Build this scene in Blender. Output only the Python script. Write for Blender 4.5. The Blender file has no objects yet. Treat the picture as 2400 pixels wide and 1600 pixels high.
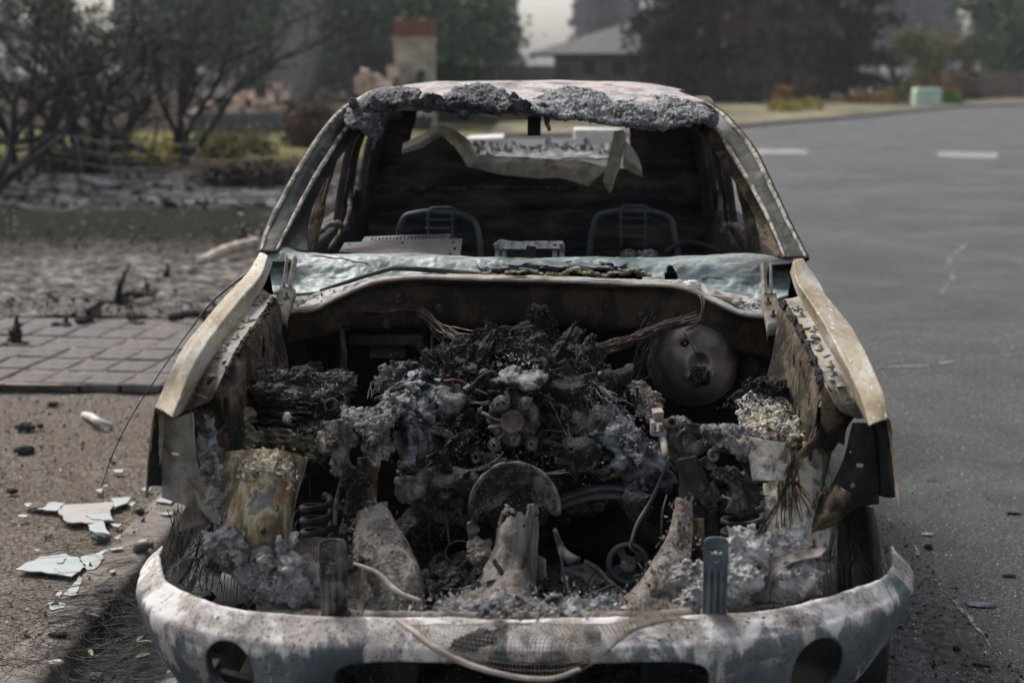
import bpy, math, random
import numpy as np
from mathutils import Vector, Matrix
R = math.radians
scene = bpy.context.scene
# ---------------------------------------------------------------- camera
CP = np.array([0.087, 0.0, 1.80])
YAW, PITCH, F = R(1.9), R(10.7), 3333.33
cam_d = bpy.data.cameras.new('camera')
cam = bpy.data.objects.new('camera', cam_d)
scene.collection.objects.link(cam)
cam.location = CP
cam.rotation_euler = (R(90) - PITCH, 0, YAW)
cam_d.sensor_width = 36; cam_d.lens = 50; cam_d.clip_end = 2000; cam_d.clip_start = .05
cam_d.dof.use_dof = True; cam_d.dof.focus_distance = 4.25; cam_d.dof.aperture_fstop = 2.3
cam_d.dof.aperture_blades = 0
scene.camera = cam
# ---------------------------------------------------------------- sky and sun (smoky, overcast)
world = bpy.data.worlds.new('World'); scene.world = world; world.use_nodes = True
wn = world.node_tree.nodes; wl = world.node_tree.links
bg = wn['Background']
sky = wn.new('ShaderNodeTexSky'); sky.sky_type = 'NISHITA'; sky.sun_disc = False
sky.sun_elevation = R(50); sky.sun_rotation = R(320); sky.air_density = 1.0; sky.dust_density = 4.0; sky.ozone_density = 1.0
hs = wn.new('ShaderNodeHueSaturation'); hs.inputs['Saturation'].default_value = .45
wl.new(sky.outputs[0], hs.inputs['Color']); wl.new(hs.outputs[0], bg.inputs[0])
bg.inputs[1].default_value = .13
sun_d = bpy.data.lights.new('sun', 'SUN'); sun_d.energy = 2.0; sun_d.angle = R(10); sun_d.color = (1, .965, .92)
sun = bpy.data.objects.new('sun', sun_d); scene.collection.objects.link(sun)
sun.rotation_euler = Vector((.42, -.50, -.80)).to_track_quat('-Z', 'Y').to_euler()   # high, ahead and a little to the left
scene.view_settings.view_transform = 'Standard'; scene.view_settings.look = 'None'
scene.view_settings.gamma = 1; scene.view_settings.use_curve_mapping = False
scene.view_settings.exposure = 0.62
scene.render.engine = 'CYCLES'
scene.cycles.volume_bounces = 1; scene.cycles.max_bounces = 8
scene.cycles.volume_step_rate = 1

# ---------------------------------------------------------------- geometry helpers
fw = np.array([-math.sin(YAW)*math.cos(PITCH), math.cos(YAW)*math.cos(PITCH), -math.sin(PITCH)])
rt = np.array([math.cos(YAW), math.sin(YAW), 0.]); upv = np.cross(rt, fw)
def ray(px, py): return fw + (px-1200)/F*rt - (py-800)/F*upv
def P(px, py, Y):
    d = ray(px, py); return CP + d*((Y-CP[1])/d[1])
def PZ(px, py, z):
    d = ray(px, py); return CP + d*((z-CP[2])/d[2])
def PP(l, Y): return [P(a, b, Y) for a, b in l]

_rs = np.random.RandomState(7)
_perm = np.concatenate([_rs.permutation(256)]*3)
_grad = _rs.randn(256, 3); _grad /= np.linalg.norm(_grad, axis=1)[:, None]
def perlin(p):
    p = np.asarray(p, float)
    i = np.floor(p).astype(int); f = p-i; i &= 255
    u = f*f*f*(f*(f*6-15)+10)
    out = np.zeros(len(p))
    for dx in (0, 1):
        wx = u[:, 0] if dx else 1-u[:, 0]
        for dy in (0, 1):
            wy = u[:, 1] if dy else 1-u[:, 1]
            for dz in (0, 1):
                wz = u[:, 2] if dz else 1-u[:, 2]
                h = _perm[_perm[_perm[(i[:, 0]+dx) & 255]+((i[:, 1]+dy) & 255)]+((i[:, 2]+dz) & 255)]
                g = _grad[h]
                out += wx*wy*wz*((f[:, 0]-dx)*g[:, 0]+(f[:, 1]-dy)*g[:, 1]+(f[:, 2]-dz)*g[:, 2])
    return out*1.6
def fbm(p, s=1., o=4, seed=0, ridged=False, gain=.5):
    p = np.asarray(p, float)*s + seed*17.31
    r = np.zeros(len(p)); a = 1.
    for k in range(o):
        n = perlin(p)
        if ridged: n = 1-2*np.abs(n)
        r += a*n; a *= gain; p = p*2.07+5.3
    return r
def crs(pts, n, closed=False, linear=False):
    A = np.asarray(pts, float)
    if closed: A = np.vstack([A, A[:1]])
    d = np.r_[0, np.cumsum(np.linalg.norm(np.diff(A, axis=0), axis=1)+1e-9)]
    t = np.linspace(0, d[-1], n+1 if closed else n)
    if closed: t = t[:-1]
    if linear or len(A) == 2:
        return np.stack([np.interp(t, d, A[:, k]) for k in range(A.shape[1])], 1)
    if closed: B = np.vstack([A[-2], A, A[1]]); 
    else: B = np.vstack([2*A[0]-A[1], A, 2*A[-1]-A[-2]])
    i = np.clip(np.searchsorted(d, t, side='right')-1, 0, len(A)-2)
    u = ((t-d[i])/(d[i+1]-d[i]))[:, None]
    dd = np.diff(d)
    h = dd[i][:, None]
    tan = np.zeros_like(A)
    for j in range(len(A)):
        a, b, c = B[j], B[j+1], B[j+2]
        l1 = np.linalg.norm(b-a)+1e-9; l2 = np.linalg.norm(c-b)+1e-9
        tan[j] = ((b-a)/l1*l2+(c-b)/l2*l1)/(l1+l2)
    m0, m1 = tan[i]*h, tan[i+1]*h
    p0, p1 = A[i], A[i+1]
    u2, u3 = u*u, u*u*u
    return (2*u3-3*u2+1)*p0+(u3-2*u2+u)*m0+(-2*u3+3*u2)*p1+(u3-u2)*m1

def tag(o, label=None, cat=None, group=None, kind=None):
    if label: o['label'] = label
    if cat: o['category'] = cat
    if group: o['group'] = group
    if kind: o['kind'] = kind
    return o
def empty(name, loc, label, cat, group=None):
    o = bpy.data.objects.new(name, None); scene.collection.objects.link(o); o.location = Vector(loc)
    o.empty_display_size = .2
    return tag(o, label, cat, group)
def wloc(o):
    l = Vector((0, 0, 0))
    while o: l = l+o.location; o = o.parent
    return l
def mk(name, v, f, m, parent=None, smooth=True, solid=0, origin=None, bevel=0, off=0):
    """world-space verts -> one mesh object (made relative to its parent / origin)"""
    v = np.asarray(v, float)
    me = bpy.data.meshes.new(name)
    base = wloc(parent) if parent else Vector((0, 0, 0))
    if origin is None:
        c = v.mean(0) if len(v) else np.zeros(3); origin = c
        if not parent: origin = np.array([c[0], c[1], v[:, 2].min()])
    origin = np.asarray(origin, float)
    me.from_pydata((v-origin).tolist(), [], f)
    me.polygons.foreach_set('use_smooth', [bool(smooth)]*len(me.polygons))
    if m: me.materials.append(m)
    o = bpy.data.objects.new(name, me); scene.collection.objects.link(o)
    o.location = Vector(origin)-base
    if parent: o.parent = parent
    if solid:
        s = o.modifiers.new('s', 'SOLIDIFY'); s.thickness = solid; s.offset = off
    if bevel:
        b = o.modifiers.new('b', 'BEVEL'); b.width = bevel; b.segments = 2; b.limit_method = 'ANGLE'
    return o
class MB:
    def __init__(s): s.v = []; s.f = []; s.n = 0
    def add(s, v, f):
        v = np.asarray(v, float); s.v.append(v); s.f += [[i+s.n for i in q] for q in f]; s.n += len(v); return s
    def out(s, name, m, parent=None, **k):
        return mk(name, np.vstack(s.v), s.f, m, parent, **k)
def box_vf(c, sz, rot=None, jit=0, rs=None):
    s = np.array(sz, float)/2
    v = np.array([[x, y, z] for x in (-1, 1) for y in (-1, 1) for z in (-1, 1)], float)*s
    if jit: v += (rs or np.random).uniform(-jit, jit, v.shape)
    if rot is not None: v = v @ rot.T
    return v+np.asarray(c, float), [[0, 1, 3, 2], [4, 6, 7, 5], [0, 4, 5, 1], [2, 3, 7, 6], [0, 2, 6, 4], [1, 5, 7, 3]]
def rotm(x=0, y=0, z=0):
    return np.array(Matrix.Rotation(z, 3, 'Z') @ Matrix.Rotation(y, 3, 'Y') @ Matrix.Rotation(x, 3, 'X'))
def grid_f(nv, nu, closed_u=False, mask=None):
    f = []
    for j in range(nv-1):
        for i in range(nu if closed_u else nu-1):
            i2 = (i+1) % nu
            if mask is not None and not mask[j, i]: continue
            f.append([j*nu+i, j*nu+i2, (j+1)*nu+i2, (j+1)*nu+i])
    return f
def loft_g(rows, nu, nv, linu=False, linv=False, cu=False):
    A = np.stack([crs(r, nu, closed=cu, linear=linu) for r in rows])
    if len(rows) == nv and linv: return A
    out = np.stack([crs(A[:, i], nv, linear=linv) for i in range(nu)], 1)
    return out
def gnorm(G):
    du = np.gradient(G, axis=1); dv = np.gradient(G, axis=0)
    n = np.cross(du, dv); return n/(np.linalg.norm(n, axis=2, keepdims=True)+1e-9)
def disp(G, amp, s, o=4, seed=0, ridged=False):
    n = gnorm(G); d = fbm(G.reshape(-1, 3), s, o, seed, ridged).reshape(G.shape[:2])
    return G+n*(d*amp)[:, :, None]
def loft(name, rows, m, parent=None, nu=40, nv=20, amp=.003, s=12, seed=0, solid=.004, holes=None, torn=0, linu=False, linv=False, ridged=False, smooth=True, sub=None, **k):
    G = loft_g(rows, nu, nv, linu, linv)
    if amp: G = disp(G, amp, s, 4, seed, ridged)
    mask = np.ones((nv-1, nu-1), bool)
    if torn:
        c = (G[:-1, :-1]+G[1:, 1:])/2
        n = fbm(c.reshape(-1, 3), torn[1], 3, seed+3).reshape(mask.shape)
        vv = np.linspace(0, 1, nv-1)[:, None]; uu = np.linspace(0, 1, nu-1)[None, :]
        e = {'v1': 1-vv+0*uu, 'v0': vv+0*uu, 'u0': uu+0*vv, 'u1': 1-uu+0*vv, 'all': np.minimum(np.minimum(vv, 1-vv)*1., np.minimum(uu, 1-uu)), 'none': vv*0+uu*0+1}[torn[2]]
        mask &= (e+n*torn[0] > torn[0]*.25)
    if holes: mask &= ~holes(np.linspace(0, 1, nv-1)[:, None], np.linspace(0, 1, nu-1)[None, :], (G[:-1, :-1]+G[1:, 1:])/2)
    f = grid_f(nv, nu, mask=mask)
    return mk(name, G.reshape(-1, 3), f, m, parent, smooth, solid, **k)
def tube_vf(path, r, sides=6, n=None, cap=True, jit=0, seed=0):
    p = np.asarray(path, float)
    if n: p = crs(p, n)
    n = len(p)
    if jit: p = p+np.stack([fbm(p, 25, 2, seed+q) for q in range(3)], 1)*jit
    rr = np.interp(np.linspace(0, 1, n), np.linspace(0, 1, len(r)), r) if hasattr(r, '__len__') else np.full(n, r)
    t = np.gradient(p, axis=0); t /= np.linalg.norm(t, axis=1, keepdims=True)+1e-9
    a = np.array([0, 0, 1.]) if abs(t[0][2]) < .9 else np.array([1., 0, 0])
    x = np.cross(t[0], a); x /= np.linalg.norm(x)
    V = []
    for i in range(n):
        x = x-t[i]*np.dot(x, t[i]); x /= np.linalg.norm(x)+1e-9
        y = np.cross(t[i], x)
        for k in range(sides):
            an = 2*math.pi*k/sides
            V.append(p[i]+rr[i]*(math.cos(an)*x+math.sin(an)*y))
    f = grid_f(n, sides, closed_u=True)
    if cap: f += [list(range(sides))[::-1], [(n-1)*sides+k for k in range(sides)]]
    return np.array(V), f
def tube(name, path, r, m, parent=None, sides=8, n=24, **k):
    jit = k.pop('jit', 0); seed = k.pop('seed', 0)
    v, f = tube_vf(path, r, sides, n, jit=jit, seed=seed); return mk(name, v, f, m, parent, **k)
def bundle(name, path, cnt, spread, r, m, parent, seed=0, n=24, frays=0):
    rs = np.random.RandomState(seed); mb = MB(); b = crs(path, n)
    for i in range(cnt):
        o0 = rs.randn(3)*spread; o1 = rs.randn(3)*spread; fr = np.linspace(0, 1, n)[:, None]
        w = np.stack([fbm(b+i*3.1, 9, 2, seed+i), fbm(b+i*7.7, 9, 2, seed+i+50), fbm(b, 9, 2, seed+i+90)], 1)*spread*1.4
        q = b+o0*(1-fr)+o1*fr+w
        if frays: q = q+fr**2*rs.randn(3)*frays
        k = rs.randint(int(n*.6), n+1)
        v, f = tube_vf(q[:k], r*rs.uniform(.6, 1.4), 4, None, cap=False); mb.add(v, f)
    return mb.out(name, m, parent)
def lathe_vf(prof, c, axis, seg=32):
    ax = np.asarray(axis, float); ax /= np.linalg.norm(ax)
    a = np.array([0, 0, 1.]) if abs(ax[2]) < .9 else np.array([1., 0, 0])
    x = np.cross(a, ax); x /= np.linalg.norm(x); y = np.cross(ax, x)
    V = []
    for r, h in prof:
        for k in range(seg):
            an = 2*math.pi*k/seg; V.append(np.asarray(c)+ax*h+r*(math.cos(an)*x+math.sin(an)*y))
    return np.array(V), grid_f(len(prof), seg, closed_u=True)
def lathe(name, prof, c, axis, m, parent=None, seg=32, amp=0, s=30, **k):
    v, f = lathe_vf(prof, c, axis, seg)
    if amp: v = v+np.stack([fbm(v, s, 3, q) for q in range(3)], 1)*amp
    return mk(name, v, f, m, parent, **k)
_ico = {}
def ico(sub):
    if sub not in _ico:
        import bmesh
        bm = bmesh.new(); bmesh.ops.create_icosphere(bm, subdivisions=sub, radius=1)
        _ico[sub] = (np.array([v.co[:] for v in bm.verts]), [[v.index for v in f.verts] for f in bm.faces]); bm.free()
    return _ico[sub]
def lump_vf(c, r, amp=.25, s=2.5, sub=4, seed=0, ridged=False, rot=None, o=5, sq=1.0):
    v, f = ico(sub); r = np.asarray(r, float)*np.ones(3)
    w = np.sign(v)*np.abs(v)**sq if sq != 1 else v
    d = fbm(v, s, o, seed, ridged, .55)
    q = w*(1+amp*d)[:, None]*r
    if rot is not None: q = q @ rot.T
    return q+np.asarray(c, float), f
def lump(name, c, r, m, parent=None, amp=.25, s=2.5, sub=5, seed=0, ridged=False, rot=None, sq=1.0, **k):
    v, f = lump_vf(c, r, amp, s, sub, seed, ridged, rot, sq=sq)
    return mk(name, v, f, m, parent, **k)
_texs = {}
def _tex(sc):
    if sc not in _texs:
        t = bpy.data.textures.new('crust', 'CLOUDS'); t.noise_scale = sc; t.noise_depth = 2; t.noise_type = 'HARD_NOISE' if sc > .01 else 'SOFT_NOISE'; _texs[sc] = t
    return _texs[sc]
def cluster(name, cs, rr, m, parent=None, amp=.3, s=2., sub=3, seed=0, flat=1., fine=.0, fuse=.003, **k):
    """one crusty mass of overlapping noisy lumps; cs = list of centres"""
    rs = np.random.RandomState(seed); mb = MB(); sub = max(sub, 4)
    for i, c in enumerate(cs):
        kk = rs.rand(); an = np.array([1.5, .9, .45]) if kk < .45 else (np.array([.6, .6, 1.4]) if kk < .65 else np.ones(3))
        r = rs.uniform(*rr)*an*rs.uniform(.7, 1.3, 3)*np.array([1, 1, flat])
        v, f = lump_vf(c, r, amp*.8, s, sub, seed+i, rs.rand() < .6, rotm(*rs.uniform(-1.2, 1.2, 3)), sq=rs.choice([.6, 1, 1.4]))
        rad = (v-np.asarray(c)); L_ = np.linalg.norm(rad, axis=1, keepdims=True)+1e-9
        v = v+rad/L_*(fbm(v, 70, 3, seed+i, True)*.0035+fbm(v, 190, 2, seed)*.0016)[:, None]
        mb.add(v, f)
    n_ = len(cs)*3; q = np.asarray(cs)[rs.randint(0, len(cs), n_)]+rs.randn(n_, 3)*np.mean(rr)*.75
    mb.add(*flakes_vf(q, (rr[0]*.3, rr[1]*.55), seed, 1.5, .15))
    o_ = mb.out(name, m, parent, **k); o_['kind'] = 'stuff'
    if fuse:
        rm = o_.modifiers.new('r', 'REMESH'); rm.mode = 'VOXEL'; rm.voxel_size = fuse; rm.use_smooth_shade = True
        for sc_, st_ in ((.018, .011), (.007, .006)):
            dm = o_.modifiers.new('d', 'DISPLACE'); dm.texture = _tex(sc_); dm.strength = st_; dm.mid_level = .5; dm.texture_coords = 'LOCAL'
    return o_
def scatter_on(path, n, spread, seed=0):
    rs = np.random.RandomState(seed); p = crs(path, 200)
    return p[rs.randint(0, 200, n)]+rs.randn(n, 3)*np.asarray(spread)
def flakes_vf(pts, size, seed=0, tilt=1.2, thick=.12):
    rs = np.random.RandomState(seed); V = []; Fc = []; n0 = 0
    for p in pts:
        k = rs.randint(4, 7); a = np.sort(rs.rand(k))*2*math.pi; sz = rs.uniform(*size)
        r = sz*rs.uniform(.5, 1, k)
        t = np.stack([np.cos(a)*r, np.sin(a)*r*rs.uniform(.4, 1), rs.randn(k)*sz*.12], 1)
        M = rotm(*(rs.randn(2)*tilt), rs.rand()*6.3)
        b = t-np.array([0, 0, sz*thick])
        V.append(np.vstack([t, b]) @ M.T+p)
        Fc.append([n0+i for i in range(k)]); Fc.append([n0+k+i for i in range(k)][::-1])
        for i in range(k): Fc.append([n0+i, n0+k+i, n0+k+(i+1) % k, n0+(i+1) % k])
        n0 += 2*k
    return np.vstack(V), Fc
def flakes(name, pts, size, m, parent=None, seed=0, tilt=1.2, kind='stuff', **k):
    v, f = flakes_vf(pts, size, seed, tilt); o = mk(name, v, f, m, parent, smooth=False, **k)
    if kind: o['kind'] = kind
    return o
def jag(pts, n, a, seed):
    rs = np.random.RandomState(seed); A = np.asarray(pts, float); out = []
    for i in range(len(A)):
        p, q = A[i], A[(i+1) % len(A)]; d = q-p; L_ = np.linalg.norm(d); nn = np.array([-d[1], d[0], 0])/(L_+1e-9)
        for k in range(n): out.append(p+d*(k/n)+nn*rs.uniform(-a, a)*(k > 0)*min(1, L_*8))
    return out
def plate(name, outline, m, parent=None, thick=.004, nrm=None, bevel=0, **k):
    """flat polygon (ordered world pts) with thickness"""
    A = np.asarray(outline, float); n = len(A)
    if nrm is None:
        nrm = np.zeros(3)
        for i in range(n): nrm += np.cross(A[i]-A.mean(0), A[(i+1) % n]-A.mean(0))
    nrm = nrm/np.linalg.norm(nrm)
    v = np.vstack([A+nrm*thick/2, A-nrm*thick/2])
    f = [list(range(n)), list(range(n, 2*n))[::-1]]+[[i, n+i, n+(i+1) % n, (i+1) % n] for i in range(n)]
    return mk(name, v, f, m, parent, smooth=False, bevel=bevel, **k)
# ---------------------------------------------------------------- materials
def mat(name, stops, scale=8, rough=.85, metal=0, bump=.4, bscale=60, detail=9, distort=.4, stretch=(1, 1, 1), specks=(), rrange=0, bdist=.004, nrough=.62, crack=None, sss=0, spec=.3, gen=False, trans=0):
    stops = [(.5+(p-.53)*.66, c) for p, c in stops]; bdist *= 1.8
    m = bpy.data.materials.new(name); m.use_nodes = True; nt = m.node_tree; N = nt.nodes; L = nt.links
    b = N['Principled BSDF']
    tc = N.new('ShaderNodeTexCoord'); mp = N.new('ShaderNodeMapping'); mp.inputs['Scale'].default_value = stretch
    if gen:
        ge = N.new('ShaderNodeNewGeometry'); L.new(ge.outputs['Position'], mp.inputs[0])
    else: L.new(tc.outputs['Object'], mp.inputs[0])
    def noise(sc, de=detail, di=distort, ro=nrough):
        n = N.new('ShaderNodeTexNoise'); n.inputs['Scale'].default_value = sc; n.inputs['Detail'].default_value = de
        n.inputs['Distortion'].default_value = di; n.inputs['Roughness'].default_value = ro
        L.new(mp.outputs[0], n.inputs['Vector']); return n
    n1 = noise(scale)
    cr = N.new('ShaderNodeValToRGB'); L.new(n1.outputs[0], cr.inputs[0])
    e = cr.color_ramp.elements
    e[0].position = stops[0][0]; e[0].color = (*stops[0][1], 1); e[1].position = stops[-1][0]; e[1].color = (*stops[-1][1], 1)
    for p, c in stops[1:-1]:
        q = e.new(p); q.color = (*c, 1)
    col = cr.outputs[0]
    for sp in specks:     # (colour, scale, threshold, softness)
        c, sc, th, so = sp[:4]; th = .5+(th-.5)*.72; so *= .8
        n = noise(sc*1.5, 7, .5, .7); r = N.new('ShaderNodeMapRange'); r.inputs[1].default_value = th; r.inputs[2].default_value = th+so
        L.new(n.outputs[0], r.inputs[0])
        mx = N.new('ShaderNodeMix'); mx.data_type = 'RGBA'; L.new(r.outputs[0], mx.inputs[0]); L.new(col, mx.inputs[6]); mx.inputs[7].default_value = (*c, 1)
        col = mx.outputs[2]
    hgt = None
    if crack:   # (scale, width, colour)
        v = N.new('ShaderNodeTexVoronoi'); v.feature = 'DISTANCE_TO_EDGE'; v.inputs['Scale'].default_value = crack[0]
        nn = noise(crack[0]*.8, 3, 0); vm = N.new('ShaderNodeVectorMath'); vm.operation = 'MULTIPLY_ADD'
        L.new(nn.outputs[1], vm.inputs[0]); vm.inputs[1].default_value = (crack[3] if len(crack) > 3 else .02,)*3; L.new(mp.outputs[0], vm.inputs[2]); L.new(vm.outputs[0], v.inputs['Vector'])
        r = N.new('ShaderNodeMapRange'); r.inputs[1].default_value = 0; r.inputs[2].default_value = crack[1]; L.new(v.outputs[0], r.inputs[0])
        mx = N.new('ShaderNodeMix'); mx.data_type = 'RGBA'; L.new(r.outputs[0], mx.inputs[0]); mx.inputs[6].default_value = (*crack[2], 1); L.new(col, mx.inputs[7]); col = mx.outputs[2]
        hgt = r.outputs[0]
    L.new(col, b.inputs['Base Color'])
    b.inputs['Roughness'].default_value = rough; b.inputs['Metallic'].default_value = metal
    b.inputs['Specular IOR Level'].default_value = spec
    if rrange:
        r = N.new('ShaderNodeMapRange'); r.inputs[3].default_value = rough-rrange; r.inputs[4].default_value = rough+rrange
        n = noise(scale*2.3, 5); L.new(n.outputs[0], r.inputs[0]); L.new(r.outputs[0], b.inputs['Roughness'])
    if bump:
        n2 = noise(bscale, 8, .3, .7); bp = N.new('ShaderNodeBump'); bp.inputs['Strength'].default_value = bump; bp.inputs['Distance'].default_value = bdist
        h = n2.outputs[0]
        if hgt is not None:
            ad = N.new('ShaderNodeMath'); ad.operation = 'MULTIPLY_ADD'; L.new(hgt, ad.inputs[0]); ad.inputs[1].default_value = 1.; L.new(h, ad.inputs[2]); h = ad.outputs[0]
        L.new(h, bp.inputs['Height']); L.new(bp.outputs[0], b.inputs['Normal'])
    if trans: b.inputs['Transmission Weight'].default_value = trans
    return m
g = lambda v, w=0: (v*(1+w), v, v*(1-w))
MA = {}
MA['bumper'] = None
MA['tan'] = mat('tan_scorched_paint', [(.3, (.17, .125, .075)), (.45, (.28, .22, .145)), (.58, (.38, .335, .26)), (.72, (.46, .435, .38))], 5, .7, 0, .35, 160, stretch=(1, .5, 1), specks=[((.12, .085, .05), 90, .70, .03), ((.68, .66, .62), 35, .64, .05), ((.30, .27, .22), 12, .66, .08), ((.42, .29, .13), 5, .57, .12), ((.20, .18, .15), 60, .62, .04)], bdist=.002)
MA['flange'] = mat('grey_tan_flange', [(.3, (.10, .09, .08)), (.5, (.24, .21, .17)), (.62, (.33, .30, .25)), (.72, (.20, .21, .22))], 9, .8, 0, .5, 90, specks=[((.02, .02, .02), 40, .68, .03)], bdist=.002)
MA['flange_ash'] = mat('ashy_flange', [(.3, (.10, .10, .10)), (.45, (.26, .25, .23)), (.55, (.36, .30, .2)), (.65, (.35, .34, .33))], 11, .8, 0, .6, 80, specks=[((.02, .02, .02), 30, .66, .03)], bdist=.003)
MA['black'] = mat('sooty_black_metal', [(.35, g(.006)), (.55, g(.016)), (.72, g(.035))], 9, .75, 0, .4, 80, specks=[((.22, .19, .15), 95, .70, .03)], bdist=.002)
MA['wall_char'] = mat('charred_rear_wall', [(.35, g(.008)), (.5, g(.022)), (.6, (.06, .048, .04)), (.75, (.10, .08, .065))], 5, .8, 0, .6, 40, stretch=(.6, 1, 2), specks=[((.16, .12, .09), 40, .66, .04)], bdist=.004)
MA['soot'] = mat('soot', [(.35, g(.005)), (.7, g(.014, .15))], 12, .95, 0, .4, 60, spec=.1)
MA['rust'] = mat('rusty_burned_metal', [(.3, (.008, .007, .006)), (.45, (.024, .017, .012)), (.54, (.065, .044, .028)), (.62, (.14, .105, .07)), (.75, (.03, .023, .019))], 9, .85, .1, .5, 90, specks=[((.33, .27, .19), 75, .66, .04), ((.008, .007, .006), 30, .60, .05)], bdist=.002)
MA['cowl'] = mat('cowl_face_metal', [(.3, (.007, .006, .005)), (.5, (.014, .011, .009)), (.62, (.045, .028, .016)), (.75, (.012, .010, .009))], 6, .8, .1, .5, 70, specks=[((.30, .21, .11), 90, .70, .03), ((.20, .17, .14), 120, .70, .02)], bdist=.002)
MA['mustard'] = mat('mustard_peeling_paint', [(.28, (.03, .024, .018)), (.38, (.15, .085, .035)), (.45, (.09, .085, .078)), (.52, (.23, .17, .08)), (.60, (.40, .35, .24)), (.68, (.12, .12, .115)), (.8, (.28, .25, .2))], 10, .8, 0, .7, 50, stretch=(1, 1, .45), specks=[((.22, .11, .035), 14, .60, .06), ((.42, .39, .30), 60, .66, .03), ((.02, .018, .015), 40, .66, .03), ((.10, .10, .095), 9, .60, .03)], bdist=.004)
MA['white_flaky'] = mat('flaking_pale_paint', [(.3, (.06, .055, .05)), (.40, (.20, .15, .09)), (.45, (.44, .39, .29)), (.56, (.60, .57, .50)), (.66, (.26, .26, .26)), (.78, (.08, .075, .08))], 13, .85, 0, .9, 50, specks=[((.02, .02, .02), 24, .67, .04), ((.62, .59, .54), 80, .66, .03)], bdist=.006)
MA['char'] = mat('char', [(.3, g(.004)), (.5, g(.009)), (.62, g(.022)), (.8, g(.06))], 14, .8, 0, 1, 70, specks=[((.20, .195, .19), 40, .66, .08), ((.42, .41, .40), 120, .655, .03)], bdist=.01, rrange=.2)
MA['char_layer'] = mat('layered_char', [(.3, g(.006)), (.5, (.02, .018, .015)), (.6, (.07, .055, .04)), (.72, g(.14, .05))], 14, .7, 0, 1, 50, stretch=(1, 1, 5), specks=[((.30, .26, .18), 40, .66, .05), ((.45, .44, .40), 120, .65, .03)], bdist=.012)
MA['char_yellow'] = mat('yellow_char_layers', [(.3, g(.01)), (.42, (.07, .05, .03)), (.50, (.26, .20, .11)), (.58, (.48, .41, .26)), (.68, (.14, .135, .12)), (.78, (.36, .33, .26))], 14, .8, 0, 1, 60, stretch=(1, 1, 3.), specks=[((.01, .01, .01), 30, .64, .04)], bdist=.01)
MA['ash'] = mat('grey_white_ash', [(.28, g(.02)), (.42, g(.09)), (.52, g(.22)), (.62, (.34, .34, .345)), (.75, (.5, .5, .5))], 16, .95, 0, 1, 60, specks=[((.008, .008, .008), 26, .66, .06), ((.6, .6, .6), 70, .64, .05)], bdist=.012, spec=.1)
MA['ash_crust'] = mat('grey_crusted_ash', [(.3, g(.03)), (.42, g(.12, .06)), (.52, g(.27, .05)), (.62, g(.42, .03)), (.76, g(.20, .08))], 14, .95, 0, 1, 60, specks=[((.010, .009, .008), 22, .65, .05), ((.6, .59, .57), 80, .64, .04)], bdist=.008, spec=.1)
MA['ash_blue'] = mat('bluish_ash', [(.3, g(.012)), (.42, (.07, .072, .076)), (.51, (.24, .25, .27)), (.6, (.44, .46, .49)), (.74, (.62, .63, .65))], 13, .95, 0, 1, 55, specks=[((.008, .008, .008), 24, .64, .06)], bdist=.012, spec=.1)
MA['ash_pale'] = mat('pale_fluffy_ash', [(.28, g(.09)), (.42, g(.34, .03)), (.52, g(.54, .03)), (.68, g(.72, .02))], 15, .95, 0, 1, 70, specks=[((.03, .03, .03), 30, .64, .06)], bdist=.012, spec=.1)
MA['ash_brown'] = mat('brown_grey_ash', [(.3, (.04, .036, .032)), (.46, (.14, .125, .11)), (.58, (.26, .235, .21)), (.74, (.16, .12, .095))], 10, .95, 0, .8, 80, stretch=(1, 1, .4), specks=[((.015, .013, .012), 35, .66, .05), ((.32, .30, .28), 90, .68, .04)], bdist=.006, spec=.1)
MA['engine'] = mat('burned_engine_metal', [(.3, g(.012)), (.47, g(.04, .05)), (.58, g(.12, .07)), (.74, g(.24, .06))], 14, .75, .3, .7, 90, specks=[((.34, .31, .27), 100, .62, .04), ((.01, .01, .01), 28, .64, .05)], bdist=.004)
MA['darksteel'] = mat('dark_steel', [(.3, g(.022)), (.6, g(.05, -.03)), (.75, g(.09))], 10, .6, .4, .35, 130, specks=[((.3, .29, .27), 160, .70, .02)], bdist=.001)
MA['bluesteel'] = mat('blue_grey_steel', [(.3, (.045, .055, .062)), (.55, (.10, .12, .135)), (.75, (.16, .17, .175))], 9, .6, .3, .4, 110, specks=[((.30, .30, .29), 90, .66, .04)], bdist=.001)
MA['greyplate'] = mat('grey_brown_plate', [(.3, (.11, .095, .088)), (.55, (.165, .145, .135)), (.75, (.22, .20, .19))], 6, .8, 0, .3, 90, specks=[((.02, .018, .016), 90, .69, .02)], bdist=.001)
MA['glass_melt'] = mat('melted_windscreen_glass', [(.3, (.03, .045, .042)), (.42, (.085, .13, .12)), (.53, (.17, .22, .205)), (.64, (.30, .33, .315)), (.8, (.12, .115, .105))], 5, .42, 0, .5, 30, stretch=(.6, 1, 1.6), specks=[((.5, .5, .49), 110, .70, .03), ((.03, .03, .03), 12, .68, .06), ((.05, .058, .055), 2.2, .56, .16)], bdist=.004, spec=.5, distort=1.2)
MA['roof_glass'] = mat('crackled_roof_glass', [(.32, g(.03)), (.44, g(.14)), (.54, (.30, .31, .32)), (.68, (.52, .53, .54))], 22, .5, 0, 1, 60, specks=[((.50, .47, .42), 50, .58, .05), ((.005, .005, .005), 42, .60, .05)], bdist=.012, spec=.5)
MA['roof_dark'] = mat('dark_melted_glass', [(.32, g(.012)), (.5, (.035, .038, .042)), (.64, (.10, .11, .125)), (.8, (.25, .26, .28))], 16, .5, 0, .9, 60, specks=[((.005, .005, .005), 40, .6, .06)], bdist=.01, spec=.5)
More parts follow.
